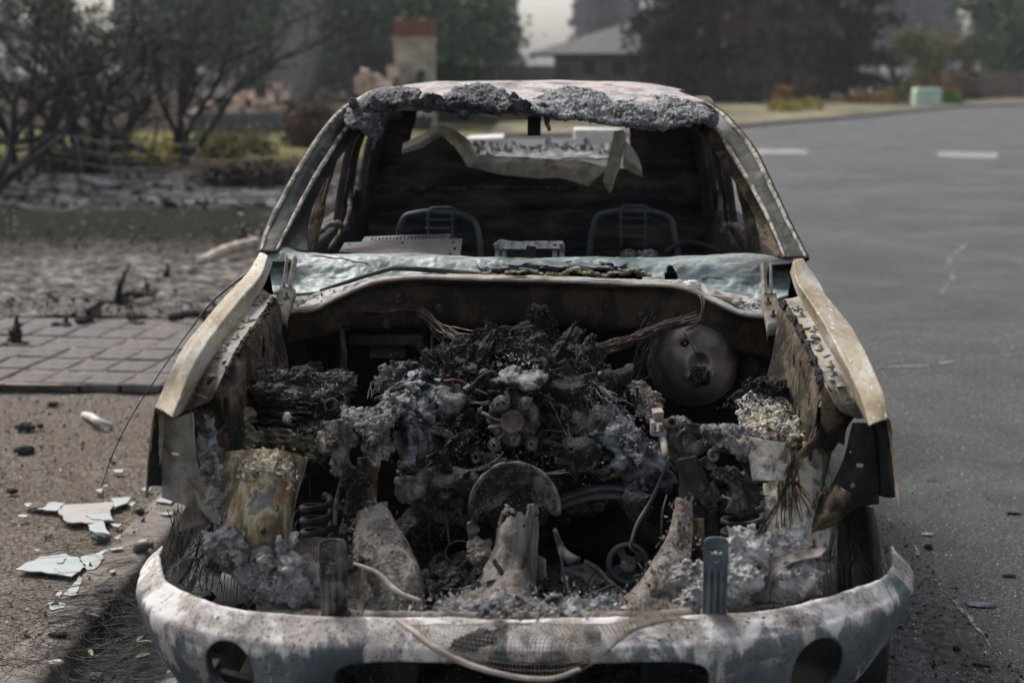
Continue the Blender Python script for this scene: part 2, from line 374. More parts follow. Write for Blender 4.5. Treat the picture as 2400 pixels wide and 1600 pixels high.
MA['roof'] = mat('scorched_roof', [(.3, (.10, .085, .08)), (.46, (.26, .23, .215)), (.58, (.46, .42, .40)), (.74, (.26, .18, .155))], 6, .75, 0, .3, 50, specks=[((.05, .045, .04), 30, .64, .05)], bdist=.002)
MA['pillar'] = mat('dark_green_grey_channel', [(.3, (.008, .011, .011)), (.52, (.018, .024, .023)), (.62, (.05, .052, .045)), (.76, (.12, .11, .085))], 14, .6, 0, .4, 90, specks=[((.22, .2, .16), 120, .68, .03)], bdist=.002)
MA['trimline'] = mat('flaking_tan_edge', [(.3, (.06, .05, .035)), (.45, (.2, .165, .11)), (.58, (.42, .38, .30)), (.75, (.55, .52, .45))], 30, .8, 0, .6, 120, bdist=.003)
MA['tan_cloth'] = mat('tan_crumpled_sheet', [(.3, (.22, .19, .14)), (.46, (.46, .42, .34)), (.6, (.62, .58, .50)), (.76, (.34, .30, .23))], 7, .85, 0, .4, 50, bdist=.003)
MA['wire'] = mat('bare_copper_wire', [(.3, (.03, .02, .016)), (.6, (.085, .055, .042)), (.75, (.15, .11, .09))], 30, .6, .4, .2, 100)
MA['wire_black'] = mat('burnt_black_wire', [(.35, g(.012)), (.7, g(.04))], 30, .5, .5, 0)
MA['copper'] = mat('orange_wire', [(.35, (.16, .05, .025)), (.7, (.3, .12, .07))], 30, .6, .3, 0)
MA['tancord'] = mat('tan_cord', [(.35, (.22, .18, .14)), (.7, (.46, .40, .34))], 12, .85, 0, .3, 100)
MA['glass_shard'] = mat('frosted_green_glass', [(.3, (.22, .265, .25)), (.6, (.30, .335, .32)), (.75, (.27, .265, .25))], 7, .35, 0, .15, 60, specks=[((.28, .25, .22), 60, .68, .03)], spec=.5)
MA['glass_pink'] = mat('dusty_glass', [(.3, (.21, .19, .18)), (.6, (.28, .25, .235)), (.75, (.25, .25, .24))], 7, .45, 0, .15, 60, specks=[((.2, .18, .16), 60, .68, .03)], spec=.5)
MA['stone'] = mat('gravel_stone', [(.3, (.12, .10, .085)), (.5, (.24, .20, .17)), (.7, (.42, .38, .34))], 4, .95, 0, .3, 60, nrough=.8)
MA['stone_grey'] = mat('grey_stone', [(.3, g(.05)), (.5, g(.12)), (.7, g(.32))], 4, .95, 0, .3, 60)
MA['fleck'] = mat('pale_fleck', [(.4, (.42, .38, .34)), (.6, (.62, .60, .57))], 3, .9, 0, 0)
MA['coal'] = mat('charcoal', [(.35, g(.012)), (.6, g(.035)), (.75, g(.09))], 30, .8, 0, .8, 80, bdist=.004)
MA['plastic_white'] = mat('white_plastic', [(.35, (.45, .43, .39)), (.7, (.62, .60, .56))], 10, .5, 0, .1, 60)
MA['leaf'] = mat('green_leaf', [(.35, (.05, .08, .02)), (.7, (.13, .17, .05))], 40, .6, 0, 0)
# ================================================================ ground
def zone_mat():
    m = bpy.data.materials.new('burned_verge'); m.use_nodes = True; nt = m.node_tree; N = nt.nodes; L = nt.links; b = N['Principled BSDF']
    ge = N.new('ShaderNodeNewGeometry'); sep = N.new('ShaderNodeSeparateXYZ'); L.new(ge.outputs['Position'], sep.inputs[0])
    def noise(sc, de=8, di=.4, ro=.6):
        n = N.new('ShaderNodeTexNoise'); n.inputs['Scale'].default_value = sc; n.inputs['Detail'].default_value = de; n.inputs['Distortion'].default_value = di; n.inputs['Roughness'].default_value = ro
        L.new(ge.outputs['Position'], n.inputs['Vector']); return n.outputs[0]
    def ramp(s, st):
        cr = N.new('ShaderNodeValToRGB'); L.new(s, cr.inputs[0]); e = cr.color_ramp.elements
        e[0].position = st[0][0]; e[0].color = (*st[0][1], 1); e[1].position = st[-1][0]; e[1].color = (*st[-1][1], 1)
        for p, c in st[1:-1]: q = e.new(p); q.color = (*c, 1)
        return cr.outputs[0]
    def mix(f, a, c):
        x = N.new('ShaderNodeMix'); x.data_type = 'RGBA'; L.new(f, x.inputs[0]); L.new(a, x.inputs[6]); L.new(c, x.inputs[7]); return x.outputs[2]
    def edge(pos, soft, nz, amp):
        a = N.new('ShaderNodeMath'); a.operation = 'MULTIPLY_ADD'; L.new(nz, a.inputs[0]); a.inputs[1].default_value = amp; L.new(sep.outputs[1], a.inputs[2])
        r = N.new('ShaderNodeMapRange'); L.new(a.outputs[0], r.inputs[0]); r.inputs[1].default_value = pos-soft+amp*.5; r.inputs[2].default_value = pos+soft+amp*.5; return r.outputs[0]
    gravel = ramp(noise(60, 10, 0, .8), [(.38, (.05, .042, .036)), (.46, (.14, .12, .105)), (.53, (.24, .21, .185)), (.62, (.42, .38, .34))])
    gr2 = ramp(noise(1.6, 5), [(.42, (.15, .11, .08)), (.56, (.25, .235, .22))])
    x = N.new('ShaderNodeMix'); x.data_type = 'RGBA'; x.blend_type = 'OVERLAY'; x.inputs[0].default_value = .45; L.new(gravel, x.inputs[6]); L.new(gr2, x.inputs[7]); gravel = x.outputs[2]
    ashb = ramp(noise(9, 9, .5, .7), [(.38, (.02, .018, .017)), (.47, (.09, .08, .072)), (.55, (.17, .152, .138)), (.65, (.33, .31, .295))])
    lawn = ramp(noise(14, 9, .4, .75), [(.38, (.004, .004, .003)), (.50, (.011, .011, .008)), (.57, (.035, .032, .022)), (.66, (.14, .13, .11))])
    grey = ramp(noise(2.2, 7), [(.3, (.025, .024, .023)), (.5, (.07, .07, .07)), (.62, (.21, .215, .22)), (.75, (.32, .33, .34))])
    dk = ramp(noise(1.2, 7), [(.3, (.02, .016, .012)), (.55, (.045, .036, .026)), (.75, (.09, .075, .05))])
    yel = ramp(noise(1.0, 7), [(.3, (.04, .042, .02)), (.5, (.13, .125, .05)), (.7, (.24, .22, .10))])
    n1 = noise(1.3, 6)
    c = mix(edge(10.0, .4, n1, 2.), gravel, ashb); c = mix(edge(13.6, 1.6, n1, 3), c, lawn); c = mix(edge(18.6, .7, n1, 5), c, grey)
    c = mix(edge(24.5, .8, n1, 2), c, dk); c = mix(edge(30, 1.5, n1, 4), c, yel); c = mix(edge(42, 2, n1, 3), c, dk)
    sc = N.new('ShaderNodeValToRGB'); L.new(noise(160, 3, 0), sc.inputs[0]); sc.color_ramp.elements[0].position = .63; sc.color_ramp.elements[1].position = .66
    pale = N.new('ShaderNodeRGB'); pale.outputs[0].default_value = (.45, .42, .39, 1); c = mix(sc.outputs[0], c, pale.outputs[0])
    L.new(c, b.inputs['Base Color']); b.inputs['Roughness'].default_value = 1; b.inputs['Specular IOR Level'].default_value = 0
    bp = N.new('ShaderNodeBump'); bp.inputs['Strength'].default_value = 1; bp.inputs['Distance'].default_value = .012; L.new(noise(55, 8, 0, .75), bp.inputs['Height']); L.new(bp.outputs[0], b.inputs['Normal'])
    return m
MA['verge'] = zone_mat()
MA['asphalt'] = mat('asphalt', [(.25, g(.040)), (.45, g(.064)), (.6, g(.090)), (.75, g(.13))], .55, .9, 0, 1, 80, gen=True, detail=14, specks=[((.19, .185, .18), 40, .58, .08), ((.018, .018, .018), 60, .56, .06), ((.38, .37, .35), 70, .63, .03), ((.13, .12, .11), 5, .64, .1), ((.045, .045, .046), .35, .57, .2), ((.12, .118, .115), .7, .62, .2)], bdist=.010, nrough=.8)
MA['kerb'] = mat('kerb_concrete', [(.3, (.10, .085, .075)), (.46, (.17, .145, .125)), (.56, (.24, .205, .18)), (.7, (.15, .13, .115))], 5, .9, 0, .8, 110, gen=True, specks=[((.05, .045, .04), 60, .66, .04), ((.36, .32, .29), 90, .66, .04)], bdist=.006)
MA['paver'] = mat('dark_paver', [(.3, (.06, .053, .051)), (.48, (.10, .088, .084)), (.58, (.14, .122, .117)), (.7, (.09, .08, .076))], 7, .85, 0, .5, 60, specks=[((.26, .24, .22), 70, .68, .04)], bdist=.004)
MA['sand'] = mat('sandy_bedding', [(.42, (.07, .058, .048)), (.56, (.30, .25, .19))], 12, .95, 0, .8, 60, gen=True, bdist=.01)
MA['paint'] = mat('worn_road_paint', [(.3, (.09, .09, .09)), (.48, (.18, .175, .17)), (.6, (.26, .25, .245))], 3, .8, 0, .3, 60, gen=True)
def sheet(name, x0, x1, y0, y1, z, m, nx=2, ny=2, amp=0, fr=1, kind='structure', fn=None):
    X, Y = np.meshgrid(np.linspace(x0, x1, nx), np.linspace(y0, y1, ny)); V = np.stack([X.ravel(), Y.ravel(), np.full(X.size, float(z))], 1)
    if amp: V[:, 2] += fbm(V, fr, 4, 3)*amp
    if fn: V = fn(V)
    o = mk(name, V, grid_f(ny, nx), m, None, True, origin=(0, 0, 0)); o['kind'] = kind; return o
# one ground sheet reaching the horizon, just under road and verge
sheet('ground', -720, 720, -40, 570, -.03, MA['verge'], 40, 40)
sheet('road', -1.36, 160, -10, 84, 0.0, MA['asphalt'], 2, 2, fn=None)
KX0, KX1, KX2 = -1.555, -1.40, -1.31
def kerbz(x): return x
prof = [(KX0-.02, -.02), (KX0-.002, .09), (KX0+.01, .100), (KX0+.05, .101), (KX1-.05, .102), (KX1-.006, .100), (KX1+.008, .096), (KX1+.018, .085), (KX1+.034, .04), (KX1+.05, .008), (KX1+.055, -.02)]
ys = np.linspace(-4, 40, 440)
Gk = np.array([[[x-(.0 if y < 9 else (y-9)**1.5*.008), y, z] for x, z in prof] for y in ys]); Gk = disp(Gk, .0025, 2, 3, 3)
o = mk('kerb', Gk.reshape(-1, 3), grid_f(len(ys), len(prof)), MA['kerb'], None, True, origin=(0, 0, 0)); o['kind'] = 'structure'
# verge sheet, finely modelled near the camera
def vfn(V):
    k = np.clip((V[:, 1]-9)/40, 0, None); V[:, 0] -= np.where(V[:, 0] > -1.7, np.clip(V[:, 1]-9, 0, 31)**1.5*.008, 0)
    bed_ = np.exp(-((V[:, 1]-12.0)/1.6)**2)*np.exp(-((V[:, 0]+4)/3.5)**2); V[:, 2] += bed_*.10+bed_*fbm(V, 5, 5, 9)*.05
    V[:, 2] += np.clip((V[:, 1]-16)/30, 0, 1)*fbm(V, .5, 3, 4)*.10
    return V
sheet('verge', -9, KX0-.005, -1, 9.9, .080, MA['verge'], 150, 220, .008, 5, fn=None)
sheet('verge_far', -60, KX0-.005, 9.9, 60, .076, MA['verge'], 220, 260, .02, 1.2, fn=vfn)
# driveway patch of separate pavers
ang = R(-5.3); ca, sa = math.cos(ang), math.sin(ang)
ux = np.array([ca, sa, 0]); uy = np.array([-sa, ca, 0])
drv = sheet('driveway', -7.5, KX0, 7.50, 9.52, .125, MA['sand'], 60, 30, .002, 4)
org = np.array([-1.60, 7.48, .1]); rs = np.random.RandomState(8); pw, pd = .232, .355
pv, pf = box_vf((0, 0, 0), (1, 1, 1)); pmesh = None
import bmesh
def paver_mesh(seed):
    bm = bmesh.new(); bmesh.ops.create_cube(bm, size=1)
    for v in bm.verts: v.co.x *= pw-.014; v.co.y *= pd*.93-.034; v.co.z *= .05
    rr_ = np.random.RandomState(seed)
    for v in bm.verts: v.co += Vector(rr_.uniform(-.003, .003, 3))
    bmesh.ops.bevel(bm, geom=[e for e in bm.edges], offset=.008, segments=1, affect='EDGES')
    me = bpy.data.meshes.new('paver'); bm.to_mesh(me); bm.free(); me.materials.append(MA['paver']); return me
pms = [paver_mesh(i) for i in range(6)]
for r_ in range(6):
    for c_ in range(24):
        p = org-ux*(c_*pw+(pw*.5 if r_ % 2 else 0)*0)-ux*.12+uy*(r_*pd*.93+.10)
        if p[0] > KX0-.13: continue
        if r_ == 0: pass
        top_left = p[0] < -3.9-(9.8-p[1])*.9 if p[1] > 8.9 else False
        if top_left: continue
        o = bpy.data.objects.new('paver', pms[rs.randint(6)]); scene.collection.objects.link(o)
        o.location = Vector(p)+Vector((0, 0, .010+rs.uniform(-.007, .007)))-wloc(drv); o.rotation_euler = (rs.uniform(-.01, .01), rs.uniform(-.01, .01), ang+rs.uniform(-.03, .03)); o.parent = drv
# ---- road markings and cracks
def ground_poly(name, pts, z, m, kind='structure'):
    o = mk(name, [PZ(a, b, z) for a, b in pts], [list(range(len(pts)))], m, None, False, origin=(0, 0, 0)); o['kind'] = kind; return o
ground_poly('road_marking', [(1774, 349), (1892, 350), (1890, 361), (1772, 360)], .004, MA['paint'])
ground_poly('road_marking', [(2196, 355), (2338, 358), (2338, 371), (2200, 368)], .004, MA['paint'])
MA['crackm'] = mat('sandy_crack', [(.38, (.03, .028, .026)), (.5, (.14, .13, .115)), (.64, (.32, .29, .26))], 40, .95, 0, .8, 60, gen=True, bdist=.01)
def crack(pts, w, seed, wob=.03):
    p = np.array([PZ(a, b, .004) for a, b in pts]); p = crs(p, 160)
    p[:, 0] += fbm(p, 3.5, 5, seed)*wob; p[:, 1] += fbm(p, 3.5, 5, seed+5)*wob
    t = np.gradient(p, axis=0); t /= np.linalg.norm(t, axis=1)[:, None]; s = np.stack([-t[:, 1], t[:, 0], 0*t[:, 0]], 1)
    ww = w*np.clip(.35+1.1*fbm(p, 5, 4, seed+2), .04, 1.4)[:, None]
    V = np.hstack([p-s*ww, p+s*ww]).reshape(-1, 3); o = mk('road_crack', V, grid_f(160, 2), MA['crackm'], None, False, origin=(0, 0, 0)); o['kind'] = 'structure'
crack([(2000, 862), (2150, 856), (2280, 840), (2420, 825)], .030, 3)
crack([(2270, 570), (2225, 610), (2230, 650), (2205, 690)], .03, 4)
crack([(2060, 1190), (2130, 1260), (2200, 1370), (2290, 1480), (2420, 1620)], .008, 5, .02)
crack([(2300, 590), (2360, 600), (2420, 630)], .015, 6)
# ---- loose stone and ash litter (uncountable)
rs = np.random.RandomState(12)
def litter(name, n, xr, yr, zf, size, m, seed, tilt=.5, dens=None):
    rs = np.random.RandomState(seed); X = rs.uniform(*xr, n); Y = yr[0]+(yr[1]-yr[0])*rs.rand(n)**1.3
    p = np.stack([X, Y, zf(X, Y)], 1)
    if dens is not None: p = p[dens(p)]
    o = flakes(name, p, size, m, None, seed, tilt, origin=(0, 0, 0)); return o
zv = lambda X, Y: np.where(X > KX0, .103, .088+0*X)
litter('gravel', 9000, (-4.2, -1.5), (3.2, 7.4), zv, (.003, .011), MA['stone'], 1, 1.2)
litter('gravel', 2600, (-4.5, -1.45), (3.2, 12), zv, (.003, .010), MA['fleck'], 2, .6)
litter('gravel', 1200, (-3.6, -1.5), (3.4, 7.4), zv, (.008, .022), MA['stone_grey'], 3, .7)
zr = lambda X, Y: .003+0*X
litter('road_grit', 12000, (.95, 4.2), (3.4, 9.5), zr, (.002, .0075), MA['stone_grey'], 4, 1., lambda p: rs.rand(len(p)) < np.exp(-np.abs(p[:, 0]-1.15)*1.6)+.15)
litter('road_grit', 8000, (.95, 5), (3.4, 10), zr, (.002, .007), MA['fleck'], 5, .5)
litter('road_grit', 4200, (-1.32, 1.5), (3.2, 5.6), zr, (.003, .016), MA['coal'], 6, 1.2)
litter('road_grit', 4000, (-1.32, 1.4), (3.2, 5.4), zr, (.003, .012), MA['ash'], 7, 1.)
litter('gravel', 2600, (KX0, KX1), (3.2, 8), lambda X, Y: .103+0*X, (.0015, .005), MA['stone'], 11, .6)
litter('ash_litter', 1500, (-7, -1.6), (9.9, 15), lambda X, Y: .12+0*X, (.01, .04), MA['ash'], 9, .8)
litter('ash_litter', 260, (-9, -1.8), (15, 24), lambda X, Y: .09+0*X, (.01, .05), MA['fleck'], 10, .8)
litter('char_crumb', 700, (-7, -1.7), (9.6, 15), lambda X, Y: .13+0*X, (.01, .05), MA['coal'], 21, 1.)
litter('char_crumb', 420, (-12, -2), (18, 25), lambda X, Y: .10+0*X, (.04, .18), MA['coal'], 22, .6)
mb = MB()
for i in range(420):
    c = np.array([rs.uniform(-6.5, -1.7), rs.uniform(9.6, 15.5), .12]); a = rs.rand()*6.3; L_ = rs.uniform(.04, .22)
    mb.add(*tube_vf([c, c+[math.cos(a)*L_*.5, math.sin(a)*L_*.5, rs.uniform(0, .04)], c+[math.cos(a+.3)*L_, math.sin(a+.3)*L_, rs.uniform(0, .09)]], [.006, .002], 4, None, cap=False))
tag(mb.out('burned_twig_litter', MA['coal']), 'burned twigs strewn over the ash bed behind the pavers', 'twigs', kind='stuff')
# black ash puddle right of the bumper and burned mat left of it
def heap(name, c, r, m, seed, h=.03, label=None, cat=None):
    X = np.linspace(-1, 1, 70); G = np.zeros((70, 70, 3))
    for j, v in enumerate(X):
        for i, u in enumerate(X): G[j, i] = [c[0]+u*r[0], c[1]+v*r[1], c[2]]
    f = G.reshape(-1, 3); d = np.sqrt(((f[:, 0]-c[0])/r[0])**2+((f[:, 1]-c[1])/r[1])**2)+fbm(f, 5, 4, seed)*.35
    f[:, 2] += np.clip(1-d, -.4, 1)*h*(1+.6*fbm(f, 18, 4, seed+1))-.004
    mask = ((1-d).reshape(70, 70)[:-1, :-1] > -.25)
    o = mk(name, f, grid_f(70, 70, mask=mask), m, None, True, origin=(c[0], c[1], 0)); tag(o, label, cat, kind='stuff'); return o
def hp(px, py, r, m, seed, h): q = PZ(px, py, 0); heap('char_litter', (q[0], q[1], .003), r, MA[m], seed, h)
hp(2205, 1480, (.14, .30), 'coal', 3, .012); hp(300, 1560, (.30, .55), 'coal', 4, .03); hp(560, 1560, (.3, .4), 'ash', 5, .03); hp(1225, 1590, (.7, .5), 'coal', 6, .04); hp(1920, 1570, (.3, .4), 'coal', 7, .03); hp(420, 1400, (.2, .4), 'coal', 8, .03); hp(1990, 1400, (.2, .5), 'coal', 9, .02)
TW = PZ(310, 1470, .06)
mb = MB(); rs = np.random.RandomState(14)
for i in range(900):
    c = TW+np.array([rs.randn()*.08, rs.randn()*.22, .0+abs(rs.randn())*.03]); a = rs.rand()*6.3; r_ = rs.uniform(.05, .17); n_ = 9
    t = np.linspace(0, rs.uniform(.8, 2.4), n_)
    p = c+np.stack([np.cos(a+t)*r_, np.sin(a+t)*r_, rs.randn()*.03*np.sin(t)], 1); p[:, 2] = np.maximum(p[:, 2]*.8, np.where(p[:, 0] < -1.36, .104, .012))
    mb.add(*tube_vf(p, .0008, 3, None, cap=False))
o = mb.out('burned_tyre_wire_tangle', MA['wire_black']); tag(o, 'tangle of thin black burned tyre wire lying on kerb beside bumper corner', 'wire', kind='stuff')
mb = MB()
for i in range(60):
    c = TW+np.array([-.14+rs.randn()*.10, rs.randn()*.35, .047]); a = rs.uniform(2.2, 3.6); p = c+np.stack([np.linspace(0, 1, 8)*math.cos(a)*.25, np.linspace(0, 1, 8)*math.sin(a)*.2, .01*np.sin(np.linspace(0, 3, 8))], 1)+rs.randn(3)*[0, 0, .003]
    p[:, 1] += .03*np.sin(np.linspace(0, 4, 8)+i)
    mb.add(*tube_vf(p, .0007, 3, None, cap=False))
tag(mb.out('loose_wire', MA['wire_black']), 'thin loose burned wires spread over the kerb top', 'wire', kind='stuff')
# leaves
def leafm(name, c, sz, rot, m, label):
    t = np.linspace(-1, 1, 9); w = .32*(1-t**2)**.8
    G = np.array([[[x*sz, y*k*sz, .12*sz*(k*k)*(1-x*x)+.02*sz*math.sin(x*3)] for k in (-1, -.5, 0, .5, 1)] for x, y in zip(t, w)])
    G = G.reshape(-1, 3) @ rotm(rs.uniform(-.3, .3), rs.uniform(-.2, .2), rot).T+np.asarray(c)
    return tag(mk(name, G, grid_f(9, 5), m, None, True, .0008), label, 'leaf')
lf = [((340, 1503), 'green curled leaf on the black debris nearest bumper corner', .028, 'leaf'), ((328, 1495), 'small brown leaf beside the curled green leaf', .02, None), ((212, 1440), 'long dark leaf at the back edge of the wire tangle', .04, None),
      ((335, 1535), 'pale green leaf standing in ash in front of the bumper corner', .025, 'leaf'), ((213, 1528), 'narrow green leaf at the kerb edge of the debris', .022, 'leaf'), ((2180, 1116), 'single yellow green leaf lying on the asphalt right of the truck', .035, 'leaf')]
for k, (q, lb, sz, mm_) in enumerate(lf):
    z = .006 if q[0] > 400 else .10; leafm('leaf', PZ(*q, z+.012), sz, k*1.3, MA['leaf'] if mm_ else MA['ash_brown'], lb)
# ---- glass shards on the verge
def shard(pts, m, label, z=.095, th=.006, tilt=0, dz=0):
    P_ = np.array(jag([PZ(a, b, z+.006+dz) for a, b in pts], 4, .008, int(pts[0][0])))
    if tilt: P_[:, 2] += (P_[:, 0]-P_[:, 0].mean())*tilt
    o = plate('glass_shard', P_, MA[m], None, th, nrm=np.array([0, 0, 1.]), bevel=.001); tag(o, label, 'glass shard', 'pieces of frosted glass on the ground left of the truck'); return o
zz_ = lambda x, y: (0+.340*x, 1066+.340*y)
SH = [([(400, 385), (440, 345), (520, 340), (780, 325), (765, 405), (780, 455), (650, 470), (465, 465)], 'glass_pink', 'largest flat shard of the upper glass group, with straight pinkish top'),
      ([(255, 375), (360, 325), (450, 335), (392, 385)], 'glass_shard', 'pointed shard touching the left end of the upper large glass sheet'),
      ([(165, 335), (215, 332), (225, 355), (180, 358)], 'glass_shard', 'small chunk at the far left of the upper glass group'),
      ([(760, 300), (895, 292), (880, 330), (795, 362)], 'glass_shard', 'triangular shard at the upper right corner of the big sheet'),
      ([(890, 345), (905, 328), (940, 325), (915, 358)], 'glass_shard', 'small triangular chip right of the upper glass group'),
      ([(588, 418), (755, 408), (783, 452), (650, 445)], 'glass_shard', 'bright green edged shard lying on top of the largest sheet'),
      ([(605, 485), (715, 458), (760, 565), (620, 520)], 'glass_shard', 'kite shaped shard pointing down just below the largest sheet'),
      ([(760, 475), (840, 478), (818, 498), (785, 492)], 'glass_shard', 'small flat sliver right of the kite shaped shard'),
      ([(120, 415), (185, 412), (190, 428), (135, 430)], 'glass_shard', 'lone little shard at the left, below the pointed one'),
      ([(780, 575), (838, 545), (820, 580)], 'glass_shard', 'small triangle leaning against the kerb back edge'),
      ([(108, 790), (270, 705), (455, 682), (475, 700), (540, 705), (600, 765), (495, 840), (330, 815)], 'glass_shard', 'largest blade shaped shard of the lower glass group'),
      ([(555, 705), (690, 672), (715, 700), (650, 790), (600, 795), (545, 735)], 'glass_shard', 'shard overlapping the right end of the lower blade shaped sheet'),
      ([(392, 745), (440, 690), (455, 705), (430, 745)], 'glass_shard', 'small upright looking sliver on top of the lower blade shaped sheet'),
      ([(680, 672), (735, 650), (745, 665), (700, 690)], 'glass_shard', 'thin piece at the upper tip of the lower group'),
      ([(495, 905), (545, 835), (562, 850), (550, 900)], 'glass_shard', 'narrow shard standing out below the lower blade'),
      ([(432, 965), (480, 920), (545, 905), (530, 965), (490, 972)], 'glass_shard', 'shard at the kerb edge under the lower glass group'),
      ([(380, 972), (405, 935), (440, 940), (415, 978)], 'glass_shard', 'small dull shard left of the one at the kerb edge'),
      ([(322, 1022), (395, 1012), (458, 1030), (450, 1050), (350, 1072)], 'glass_shard', 'flat shard nearest the wire tangle'),
      ([(235, 655), (270, 650), (265, 668)], 'glass_shard', 'small green chip above the lower blade'),
      ([(970, 240), (1010, 220), (1050, 228), (1020, 252)], 'glass_shard', 'shard at the kerb back edge just under the fender corner'),
      ([(660, 240), (708, 232), (700, 260), (672, 255)], 'glass_shard', 'chip under the tip of the drooping aerial'),
      ([(780, 103), (845, 100), (850, 120), (790, 122)], 'glass_shard', 'thick chip furthest back, near the fender'),
      ([(712, 215), (740, 208), (742, 222)], 'glass_shard', 'tiny chip to the right of the aerial tip'),
      ([(400, 100), (425, 98), (420, 112)], 'fleck', 'tiny white chip in the gravel behind the glass group')]
for k, (pts, m_, lb) in enumerate(SH): shard([zz_(*p) for p in pts], m_, lb, dz=.004*(k in (5, 12)))
shard([zz_(*p) for p in [(1070, 320), (1130, 282), (1205, 300), (1180, 338)]], 'glass_pink', 'dusty squarish shard on the kerb under the fender bracket', .103)
shard([zz_(*p) for p in [(1098, 408), (1130, 400), (1205, 398), (1170, 415)]], 'glass_shard', 'long thin sliver on the kerb next to the tyre wires', .103)
shard([zz_(*p) for p in [(945, 605), (970, 585), (1022, 582), (1000, 600)]], 'glass_shard', 'small shard leaning on the grey metal fitting on the kerb', .103)
shard([zz_(*p) for p in [(750, 648), (840, 635), (855, 650), (770, 658)]], 'glass_shard', 'long sliver reaching onto the kerb from the lower group', .103)
shard([zz_(*p) for p in [(755, 800), (790, 790), (800, 805), (765, 815)]], 'glass_pink', 'dull round-cornered chip alone on the kerb', .103)
# fittings and lumps
a, b_ = PZ(*zz_(922, 640), .118), PZ(*zz_(1050, 615), .118)
fit = lathe('metal_fitting', [(0, 0), (.016, 0), (.018, .012), (.018, .05), (.012, .055), (.012, .062), (.017, .066), (.017, np.linalg.norm(b_-a)), (0, np.linalg.norm(b_-a)+.002)], a, b_-a, MA['greyplate'], None, 20, .0015, 60)
tag(fit, 'grey cylindrical metal fitting lying on top of the kerb', 'metal fitting')
st = tube('plastic_strip', [PZ(196, 972, .10), PZ(214, 977, .115), PZ(238, 989, .12), PZ(262, 996, .10)], [.016, .020, .019, .012], MA['plastic_white'], None, 10, 30)
tag(st, 'curved white plastic strip lying on the brown gravel', 'plastic strip')
st = tube('plastic_strip', [PZ(-10, 812, .11), PZ(22, 812, .11)], .02, MA['plastic_white'], None, 8, 8); tag(st, 'end of a white strip at the left edge of the pavers', 'plastic strip')
def coal(px, py, r, label, seed, z=.10, m='coal', nm='charcoal_lump', cat='charcoal'):
    return tag(lump(nm, PZ(px, py, z), r, MA[m], None, .35, 2, 4, seed), label, cat)
coal(60, 1000, (.045, .03, .022), 'larger black charcoal lump at the left in front of the pavers', 1)
coal(95, 998, (.016, .015, .012), 'small charcoal crumb right beside the larger lump', 2)
coal(58, 1054, (.045, .03, .02), 'charcoal lump below the larger one, near the left edge', 3)
coal(124, 946, (.03, .02, .012), 'flat dark crumb right in front of the paver edge', 4)
coal(28, 1150, (.022, .015, .012), 'small black stone at the left border of the gravel', 5)
coal(235, 1258, (.035, .025, .015), 'grey stone just under the kite shaped glass shard', 6, m='stone_grey', nm='stone', cat='stone')
coal(88, 1188, (.030, .022, .016), 'brown stone next to the pointed upper glass shard', 7, m='stone', nm='stone', cat='stone')
coal(245, 1385, (.022, .02, .008), 'flat dark flake on the kerb slope, upper of two', 8)
coal(250, 1404, (.014, .012, .008), 'flat dark flake on the kerb slope, lower of two', 9)
coal(328, 1199, (.018, .014, .012), 'dark pebble on the kerb top near the fender', 10, .112)
coal(223, 1585, (.022, .02, .012), 'grey ash stone among the debris at the bottom edge', 11, .03, 'ash', 'stone', 'stone')
coal(132, 1552, (.02, .01, .008), 'pale paper-like flake on the kerb near the bottom', 12, .105, 'fleck')
coal(137, 1486, (.03, .012, .008), 'dark twisted scrap among the loose wires on the kerb', 13, .11)
coal(2176, 1280, (.016, .014, .010), 'black lump on the asphalt beside the white chip', 14, .01)
coal(2242, 1517, (.012, .010, .008), 'small black lump on the asphalt near the bottom right', 15, .01)
coal(2300, 1552, (.03, .02, .004), 'flat dark flake on the asphalt near the bottom right corner', 16, .006)
coal(2376, 1202, (.03, .010, .005), 'dark twig like scrap near the right edge of the asphalt', 17, .006)
coal(2174, 1251, (.022, .008, .005), 'long white chip on the asphalt right of the truck', 18, .006, 'fleck', 'pale_chip', 'chip')
coal(2365, 1348, (.025, .01, .005), 'dark scrap at the right edge beyond the crack', 19, .006)
coal(2300, 1416, (.045, .02, .004), 'flat grey plastic scrap beside the road crack', 20, .006, 'bluesteel', 'plastic_scrap', 'scrap')
# ---- charred plant stubs in the burned bed
MA['stub'] = mat('charred_wood', [(.35, g(.008)), (.6, g(.03)), (.75, g(.07))], 20, .9, 0, .8, 60, bdist=.006, stretch=(1, 1, .3))
def stub(px, py, h, lean, r, label, seed, fork=0, z=.14):
    b0 = PZ(px, py, z); rs = np.random.RandomState(seed); h *= .68; lean *= .8; r *= .55; mb = MB()
    v, f = tube_vf([b0-[0, 0, .05], b0+[lean*.3, 0, h*.4], b0+[lean*.8, .02, h*.8], b0+[lean, .03, h]], [r*1.6, r, r*.6, r*.12], 8, 20, jit=.012, seed=seed); mb.add(v, f)
    for k in range(fork):
        a = rs.uniform(0, 6.3); s0 = b0+[lean*.2, 0, h*rs.uniform(.05, .35)]; d = np.array([math.cos(a)*.6, math.sin(a)*.3, rs.uniform(.2, .8)])*h*rs.uniform(.3, .6)
        v, f = tube_vf([s0, s0+d*.5+rs.randn(3)*.01, s0+d], [r*.8, r*.6, r*.1], 6, 10, jit=.01, seed=seed+k); mb.add(v, f)
    for k in range(3): mb.add(*lump_vf(b0+rs.randn(3)*[.04, .04, .01], (.03, .03, .018), .4, 2, 3, seed+k))
    return tag(mb.out('charred_stub', MA['stub']), label, 'burned plant', 'charred plant stubs in the ash bed')
stub(275, 702, .42, .12, .045, 'tallest grey charred stub, leaning right', 1)
stub(392, 652, .20, .0, .05, 'forked black stub right of the tallest one', 2, 4)
